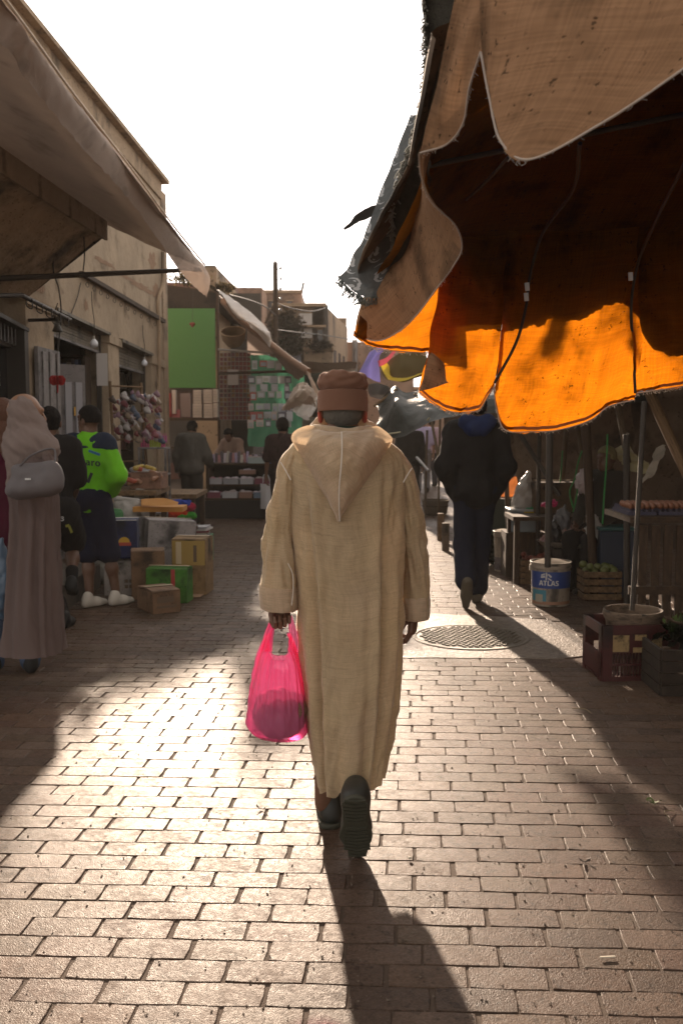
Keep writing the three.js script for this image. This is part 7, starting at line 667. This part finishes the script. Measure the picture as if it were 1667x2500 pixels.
  solo('stall_box', 'dark stall counter far off behind the dark-clothed man', 'counter', [box(1.2, 0.8, 2.4, 3.0, 0.4, -14.6)], WOOD_DK); solo('white_slab', 'white block on the dark ledge right of the dark-clothed man', 'block', [quadBox(1194, 1210, 1222, 1218, 11, 0.2)], M(0.55, 0.55, 0.55, 0.7)); solo('green_ledge', 'dark green counter right of the dark-clothed man', 'counter', [floorBox(1190, 1270, 1218, 11.05, 0.5)], M(0.02, 0.03, 0.02, 0.7));
}
// ---------- the other people ----------
{
  const P = at, NAVY = fabric(0.012, 0.016, 0.035), BLACKC = fabric(0.012, 0.011, 0.011), SHOE_BK = M(0.012, 0.012, 0.012, 0.65, { specularIntensity: 0.5 });
  // man in dark clothes on the right, mid-stride, hands in his jacket pockets
  figure({ label: 'man in black jacket and navy trousers walking away on the right', x: 1.12, z: -8.35, yaw: 0, H: 1.8, cell: 0.018, noHands: ['L', 'R'], skin: SKIN_BROWN, hair: { low: -0.07 },
    pose: { chestW: 1.06, shL: V(-0.175, 1.41, 0.01), shR: V(0.175, 1.41, 0.01), elL: V(-0.245, 1.12, 0.06), wrL: V(-0.16, 0.93, -0.06), elR: V(0.245, 1.12, 0.06), wrR: V(0.16, 0.93, -0.06), hipL: V(-0.07, 0.9, 0), hipR: V(0.07, 0.9, 0), knL: V(-0.085, 0.5, 0.0), anL: V(-0.08, 0.2, 0.15), pitchL: 1.15, knR: V(0.06, 0.5, -0.1), anR: V(0.045, 0.085, -0.16), pitchR: 0 },
    shirt: { name: 'jacket', mat: BLACKC, g: 0.028, hem: 0.78, collar: 0.03, fold: 0.01 }, trousers: { mat: fabric(0.01, 0.013, 0.026), g: 0.02, ankle: 0.07, len: 0.93 }, shoes: M(0.09, 0.075, 0.05, 0.75),
    extra: (t, J) => part('hood', blob([[V(-0.09, 1.47, 0.09), V(0.09, 1.47, 0.09), 0.055, 0.055], [V(-0.05, 1.42, 0.13), V(0.05, 1.42, 0.13), 0.05, 0.05], [V(-0.11, 1.47, 0), V(-0.08, 1.49, 0.07), 0.04, 0.05], [V(0.11, 1.47, 0), V(0.08, 1.49, 0.07), 0.04, 0.05]], 0.012, 0.05, (x, y, z, d) => d - 0.008 * sn(x * 12, y * 12, z * 12)), fabric(0.012, 0.022, 0.07), t) });
  // woman in maroon at the left edge
  figure({ label: 'woman in maroon top and jeans cut off at the left edge', x: -2.07, z: -6.12, yaw: 0.35, H: 1.68, skin: SKIN, hair: { mat: M(0.1, 0.035, 0.014, 0.5, { bumpMap: withRep(grit, 12), bumpScale: 0.006 }), low: -0.09, s: 0.018, extra: [blob([[V(0, 1.53, 0.075), V(0.05, 1.38, 0.12), 0.07, 0.055], [V(0.05, 1.38, 0.12), V(0.09, 1.3, 0.1), 0.055, 0.03]], 0.01, 0.03, (x, y, z, d) => d - 0.006 * sn(x * 26, y * 10, z * 26))] },
    pose: { elR: V(0.25, 1.13, 0.02), wrR: V(0.22, 0.93, -0.14), knR: V(0.1, 0.49, -0.03), anR: V(0.12, 0.085, 0.08) }, shirt: { mat: fabric(0.085, 0.014, 0.03), sleeve: 0.42, hem: 0.78, g: 0.03 }, trousers: { mat: fabric(0.06, 0.085, 0.14), ankle: 0.045 }, shoes: SHOE_BK });
  { const t = thing('plastic_bag', 'bright pink plastic bag hanging at the left picture edge', 'bag'), p = P(2, 1370, 6.3); part('bag_body', blob([[p.clone().add(V(0, 0, 0)), [0.07, 0.13, 0.08]], [p.clone().add(V(0, 0.1, 0)), p.clone().add(V(0, 0.26, 0)), 0.045, 0.015]], 0.01, 0.05, (x, y, z, d) => d - 0.01 * sn(x * 16, y * 10, z * 16)), M(0.75, 0.03, 0.2, 0.4, { transmission: 0.4 }), t); finish(t); const u = thing('plastic_bag', 'dull blue plastic bag hanging below the pink one at the left edge', 'bag'), q = P(8, 1450, 5.85); part('bag_body', blob([[q, [0.08, 0.15, 0.09]], [q.clone().add(V(0, 0.1, 0)), q.clone().add(V(0, 0.32, 0)), 0.05, 0.02]], 0.01, 0.05, (x, y, z, d) => d - 0.01 * sn(x * 16, y * 10, z * 16)), M(0.1, 0.16, 0.24, 0.4, { transmission: 0.25 }), u); finish(u); }
  // woman in a headscarf and long dress
  { const D = 5.6, t = thing('person', 'woman in taupe headscarf and long dress with a shoulder bag', 'person'); const r2 = (py, xl, xr, b, Dd = D) => { const a = P(xl, py, Dd), c = P(xr, py, Dd); return [a.y, (a.x + c.x) / 2, -Dd, (c.x - a.x) / 2, b]; };
    const DRESS = fabric(0.135, 0.1, 0.093), SCARF = fabric(0.21, 0.165, 0.15); const fold = (th, v, y) => sm(0.1, 0.6, v) * (0.02 * sn(Math.cos(th) * 2.4, y * 0.5, Math.sin(th) * 2.4 + 7) + 0.012 * sn(Math.cos(th) * 5, y * 0.8, Math.sin(th) * 5)) + 0.006 * sn(Math.cos(th) * 2 + y * 2, y * 7 + Math.cos(th) * 3, Math.sin(th) * 2) + 0.003 * sn(Math.cos(th) * 5, y * 16, Math.sin(th) * 5) * (1 - sm(0.3, 0.7, v));
    part('dress', loft([r2(1072, 52, 88, 0.05), r2(1090, 36, 112, 0.11), r2(1120, 28, 128, 0.14), r2(1180, 28, 134, 0.15), r2(1260, 36, 136, 0.15), r2(1360, 30, 138, 0.17), r2(1470, 22, 144, 0.19), r2(1560, 14, 152, 0.2), r2(1588, 12, 156, 0.21)], 90, 90, fold), DRESS, t);
    part('sleeve', loft([r2(1090, 88, 122, 0.05, D - 0.03), r2(1120, 98, 138, 0.065, D - 0.05), r2(1160, 102, 140, 0.065, D - 0.04), r2(1190, 98, 136, 0.06, D + 0.02)], 40, 40, (th, v, y) => 0.007 * sn(Math.cos(th) * 2, y * 14, Math.sin(th) * 2)), DRESS, t);
    const h = P(58, 1012, D); part('headscarf', [blob([[h, [0.088, 0.115, 0.108]], [h.clone().add(V(0.03, -0.09, 0.0)), h.clone().add(V(0.05, -0.16, 0.03)), 0.09, 0.11], [h.clone().add(V(-0.02, -0.17, 0.02)), h.clone().add(V(0.12, -0.2, 0.02)), 0.09, 0.08], [h.clone().add(V(0.0, -0.2, 0.07)), h.clone().add(V(-0.04, -0.38, 0.12)), 0.07, 0.03]], 0.01, 0.07, (x, y, z, d) => d - 0.007 * sn(x * 9 + y * 14, y * 6, z * 9) - 0.005 * sn((x + y * 0.8) * 30, (y - x) * 7, z * 18))], SCARF, t);
    const face = headGeo(0.006).rotateY(-0.9).translate(h.x + 0.012, h.y - 0.005, h.z - 0.012); const wr = P(78, 1205, D + 0.2); const hand = handGeo(wr, V(-0.6, -0.1, -0.6), V(0, -1, 0), V(0.3, 0.3, -1), [0.5, 0.6, 0.5], 0.85, 0.005); const arm = blob([[P(108, 1110, D), P(118, 1180, D + 0.02), 0.04, 0.035], [P(118, 1180, D + 0.02), wr, 0.034, 0.025], [P(70, 1060, D), P(72, 1130, D), 0.05, 0.06], [P(72, 1130, D), P(78, 1350, D), 0.1, 0.11], [P(60, 1360, D), P(50, 1590, D), 0.07, 0.04], [P(95, 1360, D), P(105, 1585, D), 0.07, 0.04]], 0.018, 0.04); part('body', [face, arm, hand], SKIN, t);
    for (const x of [45, 110]) { const p = gnd(x, 1588); part('shoe', shoeGeo(V(p.x, 0.085, p.z - 0.02), 0.2, 0, 0.009), SHOE_BK, t); } finish(t);
    const b = thing('shoulder_bag', 'large soft grey handbag hanging against the taupe dress', 'bag'), c = P(98, 1170, D - 0.26); const BAG = M(0.11, 0.1, 0.105, 0.7, { bumpMap: withRep(grit, 6), bumpScale: 0.003 }); part('bag_body', blob([[c.clone().add(V(-0.12, 0.05, 0)), c.clone().add(V(0.07, 0.06, 0)), 0.035, 0.04], [c.clone().add(V(-0.12, -0.05, 0.01)), c.clone().add(V(0.06, -0.02, 0.01)), 0.06, 0.07]], 0.01, 0.06, (x, y, z, d) => d - 0.006 * sn(x * 10, y * 10, z * 10)), BAG, b); part('strap', tube([c.clone().add(V(-0.1, 0.07, 0.02)), c.clone().add(V(-0.03, 0.13, 0.03)), c.clone().add(V(0.06, 0.16, -0.06)), c.clone().add(V(0.09, 0.08, 0.02))], 0.006, 30, 6), BAG, b); part('clasp', [box(0.03, 0.01, 0.006, c.x - 0.04, c.y + 0.005, c.z + 0.076)], M(0.5, 0.5, 0.5, 0.3, { metalness: 0.8 }), b); finish(b); }
  // boys
  figure({ label: 'boy in black T-shirt and black shorts seen from behind', x: -2.2, z: -7.55, yaw: 0.15, H: 1.66, skin: SKIN_DARK, hair: { low: -0.06, s: 0.01 }, pose: { chestW: 0.85, shL: V(-0.155, 1.4, 0), shR: V(0.155, 1.4, 0), elR: V(0.19, 1.13, -0.06), wrR: V(0.13, 0.98, -0.24), elL: V(-0.19, 1.13, -0.06), wrL: V(-0.13, 1.0, -0.24), knR: V(0.12, 0.62, -0.3), anR: V(0.13, 0.32, -0.05), knL: V(-0.06, 0.49, 0.03), anL: V(0.1, 0.085, 0.16), pitchR: 0.3, footL: -0.2 }, shirt: { mat: BLACKC, sleeve: 0.42, g: 0.034, hem: 0.82 }, trousers: { name: 'shorts', mat: fabric(0.013, 0.012, 0.013), len: 0.46, g: 0.04 }, shoes: SHOE_BK, socks: BLACKC,
    extra: t => { part('shorts_print', [box(0.02, 0.06, 0.004, 0.15, 0.77, 0.11, 0, 0.6, 0.4), box(0.03, 0.02, 0.004, 0.13, 0.8, 0.125, 0, 0.5, 0.2)], M(0.2, 0.2, 0.02, 0.6), t); part('belt_lettering', bucketTools.textOn('1 123', 0.035, (x, y, z) => V(0.05 + x, 0.84 + y, 0.152 + z - x * x * 0.8)), M(0.4, 0.4, 0.4, 0.6), t); } });
  figure({ label: 'boy in bright green football shirt and white clogs turning his head', x: -2.1, z: -8.3, yaw: -0.1, H: 1.68, skin: SKIN_DARK, hair: { low: -0.02, s: 0.012 }, bareFeet: false, pose: { chestW: 0.86, shL: V(-0.155, 1.4, 0), shR: V(0.16, 1.4, 0), headYaw: 1.15, elR: V(0.27, 1.13, 0.05), wrR: V(0.16, 0.98, -0.1), elL: V(-0.23, 1.13, -0.04), wrL: V(-0.13, 1.0, -0.2), anR: V(0.2, 0.085, -0.05), knR: V(0.14, 0.49, -0.05), anL: V(0.0, 0.085, 0.06), knL: V(-0.03, 0.49, 0.0), footR: -0.5, footL: -0.5 }, shirt: { mat: fabric(0.16, 0.52, 0.02), sleeve: 0.94, g: 0.024, hem: 0.82 }, trousers: { name: 'shorts', mat: fabric(0.01, 0.012, 0.03), len: 0.54, ankle: 0.07, g: 0.024 }, shoes: M(0.5, 0.46, 0.4, 0.6),
    extra: (t, J) => { const pr = torsoPrims(J, 0.027); part('shoulder_panel', blob([...pr, [J.shL, J.elL.clone().lerp(J.shL, 0.55), 0.083, 0.08], [J.shR, J.elR.clone().lerp(J.shR, 0.75), 0.083, 0.081]], 0.012, 0.05, (x, y, z, d) => Math.max(d - 0.007 * (sn(x * 7, y * 5, z * 7 + 3)), 1.36 - y - 0.12 * Math.max(0, Math.abs(x) - 0.13))), fabric(0.015, 0.025, 0.05), t); part('shoulder_stripe', [box(0.1, 0.02, 0.01, -0.08, 1.33, 0.145, 0.1, 0, 0.35), box(0.1, 0.02, 0.01, 0.1, 1.33, 0.145, 0.1, 0, -0.35)], M(0.02, 0.14, 0.3, 0.6), t); part('back_lettering', [bucketTools.textOn('SG', 0.06, (x, y, z) => V(-0.065 + x, 1.22 + y, 0.155 + z - (x - 0.06) ** 2 * 1.2)), bucketTools.textOn('aro', 0.055, (x, y, z) => V(0.085 + x, 1.22 + y - x * 0.1, 0.158 + z - (x + 0.08) ** 2 * 1.6))], M(0.01, 0.012, 0.02, 0.7), t); part('back_number', [box(0.025, 0.09, 0.004, 0.06, 1.12, 0.156, 0, 0.1, -0.4)], M(0.01, 0.012, 0.02, 0.7), t); } });
  // people by the far counter
  figure({ label: 'man in grey hooded sweatshirt standing at the far stall', x: P(468, 1150, 15.2).x, z: -15.2, yaw: -0.35, H: 1.58, cell: 0.024, headCell: 0.01, handCell: 0.008, skin: SKIN_BROWN, hair: { low: -0.07 }, pose: { headPitch: -0.3, head: V(0, 1.58, -0.05), elR: V(0.26, 1.13, -0.05), wrR: V(0.2, 1.0, -0.26), chestW: 1.15 }, shirt: { name: 'hoodie', mat: fabric(0.09, 0.085, 0.075), hood: true, g: 0.04, hem: 0.83, cell: 0.018 }, trousers: { mat: fabric(0.03, 0.028, 0.026), g: 0.028, cell: 0.02 }, shoes: SHOE_BK });
  figure({ label: 'vendor in pale pinkish top bending over the far counter', x: P(570, 1080, 17.1).x, z: -17.15, yaw: Math.PI - 0.5, H: 1.5, cell: 0.024, headCell: 0.01, handCell: 0.008, skin: SKIN_BROWN, hair: { low: -0.05, s: 0.014 }, pose: { head: V(0, 1.52, -0.18), neck: V(0, 1.41, -0.08), headPitch: -0.6, shL: V(-0.178, 1.38, -0.06), shR: V(0.178, 1.38, -0.06), elL: V(-0.3, 1.18, -0.2), wrL: V(-0.26, 1.08, -0.42), elR: V(0.27, 1.15, -0.16), wrR: V(0.16, 1.05, -0.36) }, shirt: { mat: fabric(0.26, 0.18, 0.14), sleeve: 0.6, cell: 0.018 }, trousers: { mat: fabric(0.03, 0.03, 0.035), cell: 0.02 }, shoes: SHOE_BK });
  figure({ label: 'woman in dark patterned top standing left of the robed man', x: P(690, 1080, 13.8).x, z: -13.8, yaw: 0.2, H: 1.6, cell: 0.024, headCell: 0.01, handCell: 0.008, skin: SKIN_BROWN, hair: { low: -0.09, s: 0.02 }, shirt: { mat: fabric(0.05, 0.03, 0.03, { map: withRep(grimeTex, 5) }), sleeve: 0.45, cell: 0.018 }, trousers: { mat: BLACKC, cell: 0.02 }, shoes: SHOE_BK });
  figure({ label: 'distant pedestrian in lilac shirt beside the thin stick', x: P(1032, 1100, 22).x, z: -22, yaw: 0, H: 1.66, cell: 0.03, headCell: 0.014, handCell: 0.012, hair: {}, shirt: { mat: fabric(0.4, 0.36, 0.55), sleeve: 0.45, cell: 0.024 }, trousers: { mat: fabric(0.2, 0.2, 0.22), cell: 0.026 }, shoes: SHOE_BK });
  figure({ label: 'distant pedestrian in pinkish shirt right of the lilac shirt', x: P(1052, 1100, 24).x, z: -24, yaw: 0.3, H: 1.64, cell: 0.03, headCell: 0.014, handCell: 0.012, hair: {}, shirt: { mat: fabric(0.42, 0.3, 0.36), sleeve: 0.45, cell: 0.024 }, trousers: { mat: fabric(0.05, 0.05, 0.06), cell: 0.026 }, shoes: SHOE_BK });
  figure({ label: 'pedestrian in black just right of the robed man\'s shoulder', x: P(1000, 1100, 17).x, z: -17, yaw: 0, H: 1.62, cell: 0.026, headCell: 0.012, handCell: 0.01, skin: SKIN_BROWN, hair: { low: -0.08 }, shirt: { mat: BLACKC, cell: 0.02 }, trousers: { mat: BLACKC, cell: 0.022 }, shoes: SHOE_BK });
  figure({ label: 'vendor in dark clothes and yellowish cap sitting among the right stalls', x: P(1480, 1150, 9.2).x, z: -9.2, y: -0.28, yaw: 2.2, H: 1.6, cell: 0.022, headCell: 0.008, handCell: 0.006, skin: SKIN_DARK, hair: { mat: M(0.2, 0.17, 0.08, 0.9), low: -0.01, s: 0.016 }, pose: { knL: V(-0.12, 0.82, -0.38), anL: V(-0.12, 0.4, -0.4), knR: V(0.12, 0.82, -0.38), anR: V(0.12, 0.4, -0.4), elR: V(0.25, 1.14, -0.06), wrR: V(0.14, 0.98, -0.26), elL: V(-0.25, 1.14, -0.06), wrL: V(-0.14, 0.98, -0.26) }, shirt: { mat: fabric(0.035, 0.03, 0.025), cell: 0.018 }, trousers: { mat: BLACKC, cell: 0.02 }, shoes: SHOE_BK });
  { const c = P(1480, 1150, 9.2); solo('vendor_stool', 'low dark stool under the seated vendor', 'stool', [box(0.34, 0.04, 0.34, c.x, 0.42, -9.2), ...[[-1, -1], [1, -1], [-1, 1], [1, 1]].map(([x, z]) => box(0.04, 0.4, 0.04, c.x + x * 0.13, 0.2, -9.2 + z * 0.13))], WOOD_DK); }
  // low step the boys lean on
  solo('wall_step', 'low dark plinth at the shop front behind the boys', 'step', [box(0.7, 0.22, 2.6, -2.62, 0.11, -8.0)], M(0.1, 0.085, 0.07, 0.9, { map: withRep(grimeTex, 1) }));
}
renderer.render(scene, camera);
